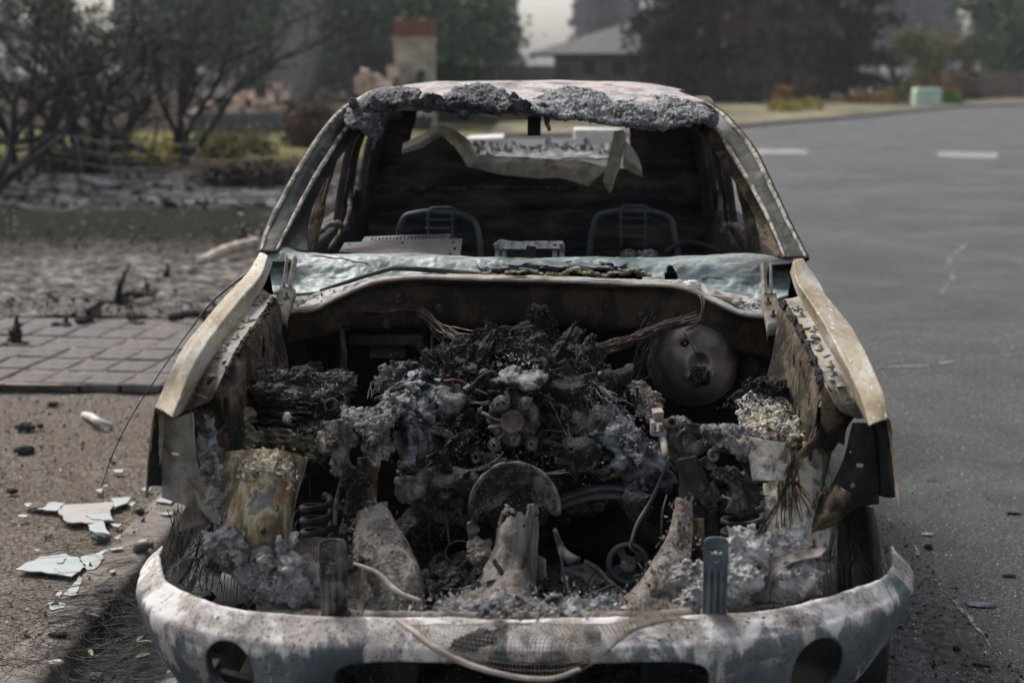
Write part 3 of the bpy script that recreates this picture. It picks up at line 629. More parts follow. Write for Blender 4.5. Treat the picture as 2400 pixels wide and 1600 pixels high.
stub(36, 800, .26, .02, .06, 'thick black spiky stub beside the left corner of the pavers', 3, 5)
stub(155, 762, .13, .01, .03, 'small pointed stub at the far edge of the pavers', 4, 1)
stub(345, 680, .16, -.02, .03, 'short grey stub between the tallest and the forked one', 5, 1)
stub(200, 750, .22, .14, .035, 'black curved root arching up behind the pavers', 6, 4)
stub(560, 570, .30, .1, .05, 'dark stub far right, close behind the fender', 7, 4)
stub(450, 618, .12, .0, .03, 'low stub between fork and fender', 8, 2)
for k, (l, lb) in enumerate((([(285, 690), (330, 688), (365, 690)], 'thin charred stick lying by the tallest stub'), ([(400, 745), (440, 738), (500, 730)], 'black burned branch on the ash beside the fender'), ([(300, 735), (320, 742), (340, 740)], 'short black stick lying behind the pavers'), ([(190, 755), (215, 730), (240, 712), (262, 708)], 'twisted black root running toward the tallest stub'))):
    tag(tube('charred_stick', [PZ(a, b, .15+.03*(i % 2)) for i, (a, b) in enumerate(l)], [.03, .025, .012], MA['stub'], None, 7, 24, jit=.02, seed=k), lb, 'stick')
tag(tube('fallen_board', [PZ(470, 615, .2), PZ(520, 590, .24), PZ(600, 566, .25)], .05, MA['tancord'], None, 6, 16, jit=.01), 'pale brown edging board lying beside the ash bed', 'board')
# ================================================================ background
rs = np.random.RandomState(77)
MA['bark'] = mat('burnt_bark', [(.35, g(.012)), (.6, g(.035)), (.75, g(.07))], 6, .95, 0, .6, 20, stretch=(1, 1, .3), bdist=.02)
def leafmat(n, a, b, c): return mat(n, [(.3, a), (.5, b), (.7, c)], 1.3, .8, 0, 0, spec=.15)
MA['l_dark'] = leafmat('dark_scorched_needles', (.010, .009, .007), (.024, .018, .014), (.045, .030, .022))
MA['l_brown'] = leafmat('brown_scorched_leaves', (.035, .02, .014), (.08, .05, .035), (.14, .085, .058))
MA['l_green'] = leafmat('dull_green_leaves', (.022, .034, .015), (.05, .072, .03), (.09, .115, .05))
MA['l_olive'] = leafmat('olive_leaves', (.06, .058, .024), (.14, .13, .05), (.24, .21, .09))
MA['l_yellow'] = leafmat('yellow_leaves', (.14, .13, .03), (.33, .28, .07), (.5, .40, .11))
MA['l_lime'] = leafmat('bright_green_leaves', (.04, .10, .018), (.09, .20, .035), (.14, .28, .07))
MA['l_orange'] = leafmat('orange_brown_leaves', (.10, .055, .02), (.22, .12, .035), (.34, .19, .05))
def leaf_cloud(centres, n, sz, seed, sp):
    rs = np.random.RandomState(seed); C = centres[rs.randint(0, len(centres), n)]+rs.randn(n, 3)*sp
    s = rs.uniform(.5, 1.3, n)*sz; A = rs.randn(n, 3); A /= np.linalg.norm(A, axis=1)[:, None]; B = np.cross(A, rs.randn(n, 3)); B /= np.linalg.norm(B, axis=1)[:, None]
    V = np.stack([C+A*s[:, None], C+B*(s*.55)[:, None], C-A*s[:, None], C-B*(s*.55)[:, None]], 1).reshape(-1, 3)
    return V, [[4*i, 4*i+1, 4*i+2, 4*i+3] for i in range(n)]
def tree(name, base, h, spread, label, cat='tree', seed=0, lm='l_green', leaves=3000, lsz=.12, stems=1, r0=.15, levels=4, sp=.25, group=None, fork=.25, up=.7, bark='bark', sub_h=0):
    rs = np.random.RandomState(seed); base = np.asarray(base, float); root = empty(name, base, label, cat, group)
    mb = MB(); tips = []
    def br(p, d, L, r, lv):
        n = 6; pts = [p]; dd = d.copy()
        for i in range(n):
            dd = dd+rs.randn(3)*.16+[0, 0, .03]; dd /= np.linalg.norm(dd); pts.append(pts[-1]+dd*L/n)
        v, f = tube_vf(pts, [r, r*.62], 7 if lv == levels else (5 if lv > 1 else 3), None, cap=False); mb.add(v, f)
        if lv <= 2: tips.extend(pts[2:])
        if lv == 0: return
        for k in range(rs.randint(2, 5)):
            q = pts[rs.randint(3, n+1)]; nd = dd*up+rs.randn(3)*np.array([spread, spread, .35]); nd /= np.linalg.norm(nd); br(q, nd, L*rs.uniform(.5, .8), r*.55, lv-1)
    for s in range(stems):
        a = rs.rand()*6.3; d = np.array([math.cos(a)*fork, math.sin(a)*fork, 1.]); d /= np.linalg.norm(d)
        br(base+[0, 0, -.1], d, h*.42, r0*(1 if stems == 1 else .75), levels)
    mb.out('trunk', MA[bark], root)
    if leaves:
        v, f = leaf_cloud(np.array(tips), leaves, lsz, seed+1, sp); mk('crown', v, f, MA[lm], root, smooth=False)
    return root
def conifer(name, base, h, r, label, seed=0, lm='l_dark', n=9000, lsz=.16, group=None, low=.3, cat='conifer', trunk=.2, droop=.25):
    rs = np.random.RandomState(seed); base = np.asarray(base, float); root = empty(name, base, label, cat, group); mb = MB()
    mb.add(*tube_vf([base-[0, 0, .2], base+[rs.randn()*.1, 0, h*.5], base+[0, 0, h]], [trunk, trunk*.6, .02], 8, 10)); pts = []
    for k in range(int(60+h*8)):
        t = rs.rand()**.9; z = low+(h-low)*t; L = r*(1-t)**.75*rs.uniform(.55, 1.1)+.1; a = rs.rand()*6.3; d = np.array([math.cos(a), math.sin(a), -droop+rs.randn()*.1]); p0 = base+[0, 0, z]
        q = [p0, p0+d*L*.6, p0+d*L+[0, 0, .12*L]]; mb.add(*tube_vf(q, [trunk*.22*(1-t)+.01, .006], 3, None, cap=False))
        m_ = max(3, int(L*6)); s = np.linspace(.15, 1, m_)[:, None]; pts.append(p0+d*L*s+[0, 0, 1]*(.12*L*s**2))
    mb.out('trunk', MA['bark'], root); v, f = leaf_cloud(np.vstack(pts), n, lsz, seed, .16+.02*r); mk('crown', v, f, MA[lm], root, smooth=False); return root
def bush(name, c, r, label, seed=0, lm='l_olive', n=2500, lsz=.06, cat='shrub', group=None, stems=8):
    rs = np.random.RandomState(seed); c = np.asarray(c, float); root = empty(name, c, label, cat, group); r = np.asarray(r, float)
    k = 26; cc = rs.randn(k, 3); cc /= np.linalg.norm(cc, axis=1)[:, None]; cc[:, 2] = np.abs(cc[:, 2]); cc = c+cc*r*rs.uniform(.35, .85, (k, 1))
    mb = MB()
    for i in range(stems): mb.add(*tube_vf([c, (c+cc[i])/2+rs.randn(3)*.05, cc[i]], [.03, .008], 4, 6))
    mb.out('stems', MA['bark'], root); v, f = leaf_cloud(cc, n, lsz, seed, r.mean()*.24); v[:, 2] = np.maximum(v[:, 2], c[2]); mk('foliage', v, f, MA[lm], root, smooth=False); return root
def copy_tree(o, loc, rz, sc, label=None):
    r = o.copy(); scene.collection.objects.link(r); r.location = Vector(loc); r.rotation_euler = (0, 0, rz); r.scale = (sc, sc, sc*random.uniform(.85, 1.15))
    if label: r['label'] = label
    for ch in o.children:
        c = ch.copy(); scene.collection.objects.link(c); c.parent = r
    return r
G0 = lambda px, Y: np.array([P(px, 200, Y)[0], Y, 0.])
# left burnt multi-stem trees
tree('burnt_tree', G0(412, 27), 5.5, .75, 'blackened multi-stemmed tree standing at the burned bed edge, nearest the rubble', seed=5, lm='l_brown', leaves=0, stems=5, r0=.085, levels=4, fork=.25, up=1.1)
tree('burnt_tree', G0(190, 25), 5.0, .8, 'blackened tree with fanning stems and thin leaves at far left', seed=9, lm='l_dark', leaves=1800, lsz=.04, stems=6, r0=.11, levels=4, fork=.7, sp=.3)
tree('burnt_tree', G0(285, 31), 5.5, .6, 'thin dark bare tree between the two multi-stemmed trees', seed=12, lm='l_dark', leaves=0, stems=3, r0=.07, levels=4, fork=.3)
tree('burnt_tree', G0(40, 23), 4.6, .7, 'leafy dark tree cut by the left edge of the view', seed=15, lm='l_green', leaves=3500, lsz=.045, stems=4, r0=.10, levels=4, fork=.5, sp=.35)
tree('burnt_tree', G0(-60, 20), 4.5, .7, 'brown scorched tree low at the left edge', seed=16, lm='l_brown', leaves=0, stems=4, r0=.09, levels=4, fork=.6, sp=.35)
tag(tube('fallen_branch', [PZ(60, 430, .3), P(150, 365, 22), P(300, 385, 22), P(420, 400, 22.5)], [.04, .06, .05, .03], MA['bark'], None, 8, 40, jit=.08), 'long charred branch lying low in front of the yellow shrubs', 'branch')
tag(tube('fallen_branch', [P(205, 270, 24), P(270, 320, 24), P(330, 350, 24), P(400, 395, 24)], [.07, .06, .05, .03], MA['bark'], None, 8, 40, jit=.08), 'slanting charred branch leaning across the left burnt trees', 'branch')
for k, (px, Y, r, lm, lb) in enumerate(((235, 27, (.9, .6, .75), 'l_olive', 'yellowing shrub behind the fallen branch, leftmost of three'), (290, 28, (.5, .5, .5), 'l_yellow', 'small yellow shrub between the burnt trunks'), (350, 27, (.7, .5, .45), 'l_yellow', 'low yellow shrub left of the main burnt trunk'), (160, 25, (.8, .5, .35), 'l_green', 'low green plants under the left burnt tree'), (470, 29, (1.1, .6, .45), 'l_olive', 'olive shrub just right of the main burnt trunk'), (560, 31, (1.0, .6, .5), 'l_olive', 'olive shrub in front of the foundation wall'))):
    bush('shrub', G0(px, Y), r, lb, 20+k, lm, 3000, .06)
bush('scorched_shrub', G0(745, 34), (.95, .6, 1.25), 'brown scorched bush between rubble heap and windscreen pillar', 32, 'l_brown', 8000, .05)
bush('scorched_shrub', G0(600, 22), (1.0, .7, .18), 'low black shrub remains behind the ash bed', 33, 'l_dark', 3000, .05)
# wire fence, left
MA['galv'] = mat('dull_galvanised', [(.3, g(.10)), (.7, g(.2))], 5, .6, .3, 0)
fr_ = empty('wire_fence', G0(250, 19), 'low sagging wire fence with thin metal posts in front of the burnt trees', 'fence')
fp = [(110, 21), (190, 19.5), (262, 19), (334, 18.5), (475, 18)]
for px, Y in fp:
    q = G0(px, Y); tube('fence_post', [q, q+[-.06, 0, .48], q+[-.11, .0, .95]], .008, MA['galv'], fr_, 6, 6)
for z in (.2, .38, .56, .74, .9):
    tube('fence_wire', [G0(px, Y)+[-.11*z, 0, z+.02*math.sin(px)] for px, Y in fp], .003, MA['galv'], fr_, 4, 60)
# foundation wall, rubble, chimney
MA['block'] = mat('grey_block_wall', [(.3, (.05, .056, .06)), (.6, (.085, .095, .105)), (.75, (.12, .125, .13))], 1.5, .9, 0, .4, 10)
MA['plaster'] = mat('cream_chimney_stucco', [(.3, (.22, .19, .15)), (.55, (.38, .335, .27)), (.75, (.48, .44, .37))], 2, .9, 0, .4, 12)
MA['brick'] = mat('red_brick', [(.3, (.13, .05, .035)), (.55, (.22, .085, .06)), (.75, (.30, .15, .11))], 2, .9, 0, .4, 12)
MA['rub'] = mat('rubble', [(.3, (.10, .08, .07)), (.43, (.38, .26, .20)), (.57, (.62, .45, .36)), (.72, (.7, .62, .55))], 1.1, .95, 0, .6, 8)
MA['rubd'] = mat('dark_rubble', [(.3, (.015, .014, .013)), (.6, (.05, .045, .04)), (.75, (.09, .08, .07))], 1.5, .95, 0, .6, 8)
fw_ = empty('foundation_wall', G0(545, 41), 'low blue grey foundation wall under the rubble heap', 'wall')
x0, x1 = G0(432, 41)[0], G0(668, 41)[0]; nb = 7
for r_ in range(3):
    for k in range(nb):
        w_ = (x1-x0)/nb; off = (w_*.5 if r_ % 2 else 0)
        v, f = box_vf((x0+w_*(k+.5)+off*.5, 41, .12+.22*r_), (w_-.02, .3, .205), None, .01, rs); mk('block', v, f, MA['block'], fw_, False)
rb = []
rng_ = np.random.RandomState(5)
def chunk(px, py, Y, s, m, label=None, grp=None):
    c = P(px, py, Y); v, f = box_vf(c, s, rotm(*rng_.uniform(-.6, .6, 2), rng_.rand()*3), .12*min(s), rng_); return v, f
heaprt = empty('rubble_heap', G0(560, 43), 'heap of pinkish brick and plaster rubble of a burned house', 'rubble')
for k in range(200):
    px = rng_.uniform(455, 690); top = 275-60*np.exp(-((px-600)/70)**2)-25*np.exp(-((px-500)/40)**2); py = rng_.uniform(top, 300); s = rng_.uniform(.12, .5, 3)*[1.3, .9, .6]
    v, f = chunk(px, py, 42+rng_.uniform(0, 1.5), s, None); mk('rubble_piece', v, f, MA['rub'] if rng_.rand() < .62 else MA['rubd'], heaprt, False)
v, f = box_vf(P(560, 262, 43.5), (2.6, 1.5, .9), None, .3, rng_); mk('rubble_core', v, f, MA['rubd'], heaprt, False)
for (a, b, c_, d) in ((628, 200, 640, 240), (628, 196, 672, 204), (668, 200, 674, 230)):
    q0, q1 = P(a, b, 42), P(c_, d, 42); v, f = box_vf((q0+q1)/2, (abs(q1-q0)[0]+.08, .2, abs(q1-q0)[2]+.06)); mk('wall_fragment', v, f, MA['rub'], heaprt, False)
def chimney(px0, px1, ytop, ymid, ybot, Y):
    a = P(px0, ybot, Y); b = P(px1, ytop, Y); rt_ = empty('chimney', ((a[0]+b[0])/2, Y, 0), 'tall cream chimney with red brick top standing alone in the ruins', 'chimney')
    m = P(px0, ymid, Y)[2]; cx = (a[0]+b[0])/2; w = b[0]-a[0]
    v, f = box_vf((cx, Y+.5, (m+.0)/2), (w, 1.0, m)); v[:4, 2] += 0; mk('stack', v, f, MA['plaster'], rt_, False, bevel=.03)
    v, f = box_vf((cx, Y+.5, m+.04), (w+.10, 1.10, .12)); mk('band', v, f, MA['plaster'], rt_, False, bevel=.02)
    ht = b[2]-m-.1; n = 8
    v, f = box_vf((cx, Y+.5, m+.1+ht/2), (w-.05, .92, ht-.02)); mk('mortar_core', v, f, MA['plaster'], rt_, False)
    for r_ in range(n):
        for k in range(5):
            if r_ == n-1 and k in (0, 3): continue
            v, f = box_vf((cx-w/2+w*(k+.5)/5+(.04 if r_ % 2 else -.02), Y+.03, m+.1+ht*(r_+.5)/n), (w/5-.02, .14, ht/n-.015), None, .008, rng_); mk('brick', v, f, MA['brick'], rt_, False)
        for k in range(3):
            v, f = box_vf((cx+w/2-.02, Y+.2+.3*k, m+.1+ht*(r_+.5)/n), (.12, .28, ht/n-.015), None, .008, rng_); mk('brick', v, f, MA['brick'], rt_, False)
    for k in range(22):
        v, f = box_vf((cx+rng_.uniform(-1.0, .9)*w*.75, Y+rng_.uniform(-.3, .6), rng_.uniform(.2, 1.9)), rng_.uniform(.2, .55, 3), rotm(*rng_.uniform(-.3, .3, 3)), .06, rng_); mk('hearth_stone', v, f, MA['rub'] if k % 2 else MA['rubd'], rt_, False)
chimney(925, 1014, 42, 96, 210, 44)
tag(tube('leaning_beam', [P(780, 212, 42), P(870, 184, 42)], .05, MA['rubd'], None, 6, 8), 'dark pole leaning in the ruins left of the chimney', 'beam')
for k, (px, h) in enumerate(((858, .9), (880, .6), (845, .5))):
    v, f = box_vf(P(px, 200, 42), (.25, .3, h), None, .05, rng_); tag(mk('ruin_pier', v, f, MA['rub'], None, False), ('broken brick pier left of the chimney', 'low broken block at the foot of the chimney', 'small broken stub furthest left of the chimney')[k], 'ruin')
# green / hazy trees behind the ruins and hedge
hz = [(720, 100, 14, 'l_green'), (830, 96, 14, 'l_green'), (600, 104, 14, 'l_green'), (480, 130, 16, 'l_dark'), (960, 104, 15, 'l_green'), (1035, 90, 12, 'l_green')]
lbs = ['hazy green tree behind the rubble heap', 'hazy green tree just left of the chimney', 'hazy green tree above the left end of the rubble', 'dark tree behind the main burnt tree', 'green tree directly behind the chimney', 'green tree right of the chimney with leaves against the sky', 'dark tree behind the thin bare tree', 'dark tree behind the fanning stems', 'dark tree behind the yellow shrubs at far left', 'dark tree behind the left edge tree']
for k, ((px, Y, h, lm), lb) in enumerate(zip(hz, lbs)):
    tree('hazy_tree', G0(px, Y), h*.8, .8, lb, seed=60+k, lm=lm, leaves=12000, lsz=.17*Y/70, stems=3, r0=.2, levels=4, fork=.35, sp=.7*Y/70)
MA['fence_wood'] = mat('weathered_dark_fence', [(.3, (.035, .03, .028)), (.6, (.06, .05, .048)), (.75, (.09, .08, .075))], 3, .9, 0, .3, 10, stretch=(1, 1, .2))
fn = empty('board_fence', G0(1220, 50), 'long dark board fence in front of the hazy forest', 'fence')
xa, xb = G0(1125, 50)[0], G0(1335, 50)[0]; nbd = 22
for k in range(nbd):
    w_ = (xb-xa)/nbd; v, f = box_vf((xa+w_*(k+.5), 50, 1.0), (w_-.012, .03, 2.05+rng_.uniform(-.02, .02)), None, .004, rng_); mk('fence_board', v, f, MA['fence_wood'], fn, False)
hg = empty('hedge', G0(1065, 49), 'clipped green hedge right of the chimney, joining the board fence', 'hedge')
v, f = leaf_cloud(np.random.RandomState(3).uniform([G0(1005, 49)[0], 48.7, .0], [G0(1130, 49)[0], 49.6, 2.15], (400, 3)), 7000, .09, 3, .12); mk('foliage', v, f, MA['l_green'], hg, smooth=False)
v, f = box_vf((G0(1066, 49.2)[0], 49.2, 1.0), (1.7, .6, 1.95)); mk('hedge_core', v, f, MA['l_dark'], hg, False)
# house with low roof
MA['roofing'] = mat('grey_shingle', [(.3, (.09, .088, .085)), (.6, (.14, .137, .13)), (.75, (.18, .17, .165))], 3, .9, 0, .3, 10)
MA['hwall'] = mat('brown_house_wall', [(.3, (.10, .075, .06)), (.6, (.16, .125, .10)), (.75, (.2, .16, .13))], 2, .9, 0, .3, 10)
hs_ = empty('house', G0(1420, 85), 'low house with grey shingled hip roof partly behind the conifers', 'house')
Yh = 85; xw0, xw1 = G0(1262, Yh)[0], G0(1700, Yh)[0]; ze = P(1300, 126, Yh)[2]; zr = P(1500, 44, Yh+6)[2]
v, f = box_vf(((xw0+xw1)/2+.3, Yh+3.5, ze/2), (xw1-xw0-1.2, 6, ze)); mk('wall', v, f, MA['hwall'], hs_, False)
x0, x1 = xw0-.6, xw1+1; nr = 12
for s_ in range(nr):
    t0, t1 = s_/nr, (s_+1)/nr
    def rp(t): return Yh-.4+t*6.0, ze+t*(zr-ze), x0+t*7.0, x1-t*3
    ya, za, xa_, xb_ = rp(t0); yb_, zb, xc, xd = rp(t1+.15/nr)
    V = np.array([[xa_, ya, za+.02], [xb_, ya, za+.02], [xd, yb_, zb], [xc, yb_, zb], [xa_, ya, za-.03], [xb_, ya, za-.03], [xd, yb_, zb-.05], [xc, yb_, zb-.05]])
    mk('shingle_course', V, [[0, 1, 2, 3], [7, 6, 5, 4], [0, 4, 5, 1], [1, 5, 6, 2], [2, 6, 7, 3], [3, 7, 4, 0]], MA['roofing'], hs_, False)
V = np.array([[x0, Yh-.4, ze], [x0+7, Yh+5.6, zr], [x0, Yh+11, ze], [x1, Yh+11, ze], [x1-3, Yh+5.6, zr], [x1, Yh-.4, ze]])
mk('roof', V-[0, 0, .06], [[0, 2, 1], [2, 3, 4, 1], [3, 5, 4], [0, 5, 3, 2], [0, 1, 4, 5]], MA['roofing'], hs_, False)
v, f = box_vf(((x0+x1)/2, Yh-.42, ze-.1), (x1-x0, .05, .2)); mk('fascia', v, f, MA['fence_wood'], hs_, False)
for px in (1380, 1450): 
    c = P(px, 160, Yh+.46); v, f = box_vf(c, (.9, .06, 1.0)); w_ = mk('window', v, f, MA['paint'], hs_, False); v, f = box_vf(c+[0, -.04, 0], (.78, .03, .86)); mk('pane', v, f, MA['soot'], w_, False)
v, f = box_vf((G0(1337, 51)[0], 51, .95), (.5, .5, 1.9)); tag(mk('gate_pier', v, f, MA['block'], None, False), 'pale grey pier at the right end of the board fence', 'pillar')
bush('shrub', G0(1420, 52), (.9, .7, 1.9), 'rounded green shrub in front of the house wall', 41, 'l_green', 6000, .07)
bush('shrub', G0(1478, 50), (.45, .4, .95), 'pale smoky grey shrub at the foot of the conifers', 42, 'l_olive', 1500, .05)
# scorched conifers
conifer('scorched_conifer', G0(1600, 82), 14, 4.2, 'left one of the dark scorched conifers, beside the house', 1, 'l_dark', 16000, .2)
conifer('scorched_conifer', G0(1810, 88), 15, 4.6, 'middle dark scorched conifer with brown foliage', 2, 'l_brown', 13000, .22)
conifer('scorched_conifer', G0(1940, 94), 16, 5.2, 'right dark scorched conifer, edge against the hazy forest', 3, 'l_dark', 18000, .22)
conifer('scorched_conifer', G0(1700, 98), 15, 4.2, 'dark conifer filling the gap between left and middle ones', 4, 'l_dark', 14000, .18)
conifer('scorched_conifer', G0(1745, 80), 7.0, 2.7, 'smaller brown conifer in front of the tall group', 5, 'l_brown', 7000, .12)
tree('sapling', G0(1872, 76), 2.6, .6, 'thin reddish brown sapling in front of the dark conifers', 'sapling', 6, 'l_brown', 2200, .05, stems=1, r0=.035, levels=3, sp=.14)
for k, (px, Y, r, lm, lb) in enumerate(((1838, 47, (.62, .4, .5), 'l_yellow', 'yellow green shrub left of the sapling'), (1900, 50, (.55, .4, .42), 'l_yellow', 'small yellow shrub right of the sapling'), (2040, 60, (1.1, .5, .55), 'l_orange', 'low brownish shrub beyond the verge, left of the green box'), (2100, 62, (.7, .5, .55), 'l_olive', 'pale grassy shrub next to the green box'), (2210, 66, (1.1, .8, 1.65), 'l_orange', 'orange brown rounded bush behind the green box'), (2262, 68, (1.0, .7, 1.5), 'l_brown', 'dark wine-brown bush right of the orange one'), (2130, 82, (1.3, .6, 1.2), 'l_lime', 'bright green shrub behind the olive tree'), (2225, 60, (.5, .4, .5), 'l_lime', 'green plant at the right foot of the green box'), (1835, 53, (.3, .3, .9), 'l_orange', 'reddish little shrub behind the yellow shrub'))):
    q_ = 1.32; bush('shrub', G0(px, Y*q_), tuple(t*q_ for t in r), lb, 80+k, lm, 2600, .09)
tree('olive_tree', G0(2190, 100), 6.0, .9, 'olive green rounded tree beyond the green box', 'tree', 91, 'l_olive', 9000, .13, stems=3, r0=.12, levels=4, sp=.35, fork=.5)
tree('green_tree', G0(2450, 100), 8.0, .8, 'dark green tree at the right edge of the view', 'tree', 92, 'l_green', 12000, .15, stems=3, r0=.15, levels=4, sp=.5, fork=.3)
tree('green_tree', G0(2520, 110), 13, .8, 'tall green tree whose branches hang into the top right corner', 'tree', 93, 'l_green', 12000, .2, stems=2, r0=.22, levels=4, sp=.7, fork=.3)
# verge across the road with its kerb
MA['far_verge'] = mat('dry_olive_grass', [(.3, (.02, .018, .012)), (.44, (.06, .055, .03)), (.54, (.15, .135, .07)), (.66, (.22, .19, .11)), (.78, (.08, .07, .04))], .25, .95, 0, .6, 12, gen=True, specks=[((.04, .035, .02), .6, .6, .1)], bdist=.03)  # olive grass tones, with dark patches of shade painted into the colour
edge_px = [(1560, 320), (1735, 300), (1800, 294), (1900, 286), (2010, 277), (2120, 265), (2230, 254), (2300, 250), (2460, 246)]
E = np.array([PZ(a, b, .0) for a, b in edge_px]); E = np.vstack([[-1.9, E[0][1]-1.0, 0], E, [160, E[-1][1]+2, 0]]); E2 = crs(E, 200, linear=True)
far = E2.copy(); far[:, 1] = 150; far[:, 0] *= 1.6
Gv = np.array([E2+[0, 0, -.02], E2+[0, 0, .12], E2+[0, .25, .13], E2+[0, 1.5, .14], E2*.5+far*.5+[0, 0, .2], far+[0, 0, .25]])
o = mk('far_verge', Gv.reshape(-1, 3), grid_f(6, 200), MA['far_verge'], None, True, origin=(0, 0, 0)); o['kind'] = 'structure'
Gk2 = np.array([E2+[0, -.16, .0], E2+[0, -.13, .13], E2+[0, .0, .15], E2+[0, .02, .0]]); o = mk('far_kerb', Gk2.reshape(-1, 3), grid_f(4, 200), MA['kerb'], None, True, origin=(0, 0, 0)); o['kind'] = 'structure'
# utility box
MA['ubox'] = mat('pale_green_enamel', [(.3, (.42, .58, .46)), (.7, (.52, .68, .56))], 3, .5, 0, 0)
Yb = 74; a = P(2143, 243, Yb); b = P(2210, 204, Yb); ub = empty('utility_box', ((a[0]+b[0])/2, Yb, 0), 'pale green metal utility box on the far verge', 'utility box')
cx, w, h0, h1 = (a[0]+b[0])/2, b[0]-a[0], .12, P(2150, 206, Yb)[2]
v, f = box_vf((cx, Yb+.4, (h0+h1*.72)/2), (w*.94, .8, h1*.72-h0)); mk('cabinet', v, f, MA['ubox'], ub, False, bevel=.03)
v, f = box_vf((cx, Yb+.4, h1*.86), (w, .9, h1*.26)); v[np.abs(v[:, 2]-v[:, 2].max()) < .01, 0] = cx+(v[np.abs(v[:, 2]-v[:, 2].max()) < .01, 0]-cx)*.86; mk('lid', v, f, MA['ubox'], ub, False, bevel=.04)
v, f = box_vf((cx, Yb-.012, (h0+h1*.72)/2), (w*.02, .02, h1*.5)); mk('door_seam', v, f, MA['galv'], ub, False)
v, f = box_vf((cx, Yb+.4, .10), (w*1.1, 1., .08)); mk('plinth', v, f, MA['kerb'], ub, False)
# mailbox
mbx = empty('mailbox', G0(2278, 92), 'black mailbox on a post above the dark bush', 'mailbox'); q = G0(2278, 92)
v, f = box_vf(q+[0, 0, .8], (.09, .09, 1.6)); mk('post', v, f, MA['fence_wood'], mbx, False); v, f = box_vf(q+[0, 0, 1.75], (.5, .3, .3)); mk('box', v, f, MA['soot'], mbx, False, bevel=.05)
v, f = box_vf(q+[-.05, -.17, 1.75], (.16, .02, .16)); mk('number_plate', v, f, MA['galv'], mbx, False)
# far driveway wall to the right
v, f = box_vf((G0(2340, 95)[0], 95, .9), (7, .4, 1.9)); tag(mk('garden_wall', v, f, MA['hwall'], None, False), 'low brownish wall far away between the bush and the right tree', 'wall')
# hazy forest: tall pines
pine = conifer('pine_tree', G0(1150, 240), 17, 2.7, 'tall hazy pine in the far burnt forest', 101, 'l_dark', 5000, .42, 'far hazy pines', 2.5, 'pine', .28, .2)
pine2 = conifer('pine_tree', G0(1420, 250), 20, 2.4, 'tall hazy pine in the far burnt forest', 102, 'l_dark', 3600, .40, 'far hazy pines', 6, 'pine', .30, .2)
random.seed(5); rp = np.random.RandomState(6)
for k in range(200):
    px = (rp.uniform(-200, 2600) if k < 105 else (rp.uniform(-1900, -200) if k < 160 else rp.uniform(2600, 4200))); Y = rp.uniform(260, 430)
    if abs(px-1290) < 30+(.0) : continue
    if 1230 < px < 1340 and rp.rand() < .75: continue
    copy_tree(pine if rp.rand() < .6 else pine2, G0(px, Y), rp.rand()*6.3, rp.uniform(1.3, 1.9))
MA['hill'] = mat('far_hill', [(.3, g(.02)), (.7, (.04, .045, .04))], .05, .95, 0, 0, gen=True)
X = np.linspace(-700, 700, 160); Gh = np.array([[[x, 450+t*110, -1+t*(5+4*fbm(np.array([[x, 0, 0]]), .012, 3, 2)[0])] for x in X] for t in (0, .35, 1)])
o = mk('far_hill', Gh.reshape(-1, 3), grid_f(3, 120), MA['hill'], None, True, origin=(0, 0, 0)); o['kind'] = 'structure'
# ---- a thin wisp of smoke over the rubble
v, f = lump_vf(P(690, 130, 52), (.9, .9, 3.4), .35, 1.4, 4, 3, rot=rotm(0, .25, 0)); smk = bpy.data.materials.new('smoke'); smk.use_nodes = True; nt = smk.node_tree
nt.nodes.remove(nt.nodes['Principled BSDF']); sv = nt.nodes.new('ShaderNodeVolumePrincipled'); sv.inputs['Color'].default_value = (.9, .93, .97, 1); sv.inputs['Density'].default_value = .035
nt.links.new(sv.outputs[0], nt.nodes['Material Output'].inputs['Volume']); o = mk('smoke_wisp', v, f, smk, None, True); tag(o, 'thin pale wisp of smoke rising between the rubble heap and the chimney', 'smoke', kind='stuff')
# ---- haze
v, f = box_vf((0, 265, 24), (1500, 640, 52)); hzm = bpy.data.materials.new('haze'); hzm.use_nodes = True; nt = hzm.node_tree
nt.nodes.remove(nt.nodes['Principled BSDF']); pvn = nt.nodes.new('ShaderNodeVolumePrincipled'); pvn.inputs['Color'].default_value = (.80, .86, .93, 1); pvn.inputs['Density'].default_value = .00042; pvn.inputs['Anisotropy'].default_value = .2
nt.links.new(pvn.outputs[0], nt.nodes['Material Output'].inputs['Volume']); o = mk('haze', v, f, hzm, None, False); o['kind'] = 'stuff'
# ================================================================ burned pickup
truck = empty('burned_pickup', (0, 3.0, 0), 'burned-out pickup truck shell with hood gone, open engine bay and empty windscreen', 'pickup truck')
T = truck
def Z(l, z0, z1=None):
    """photo points on a line whose height runs z0 -> z1"""
    z1 = z0 if z1 is None else z1; n = len(l)
    return [PZ(a, b, z0+(z1-z0)*i/(n-1)) for i, (a, b) in enumerate(l)]
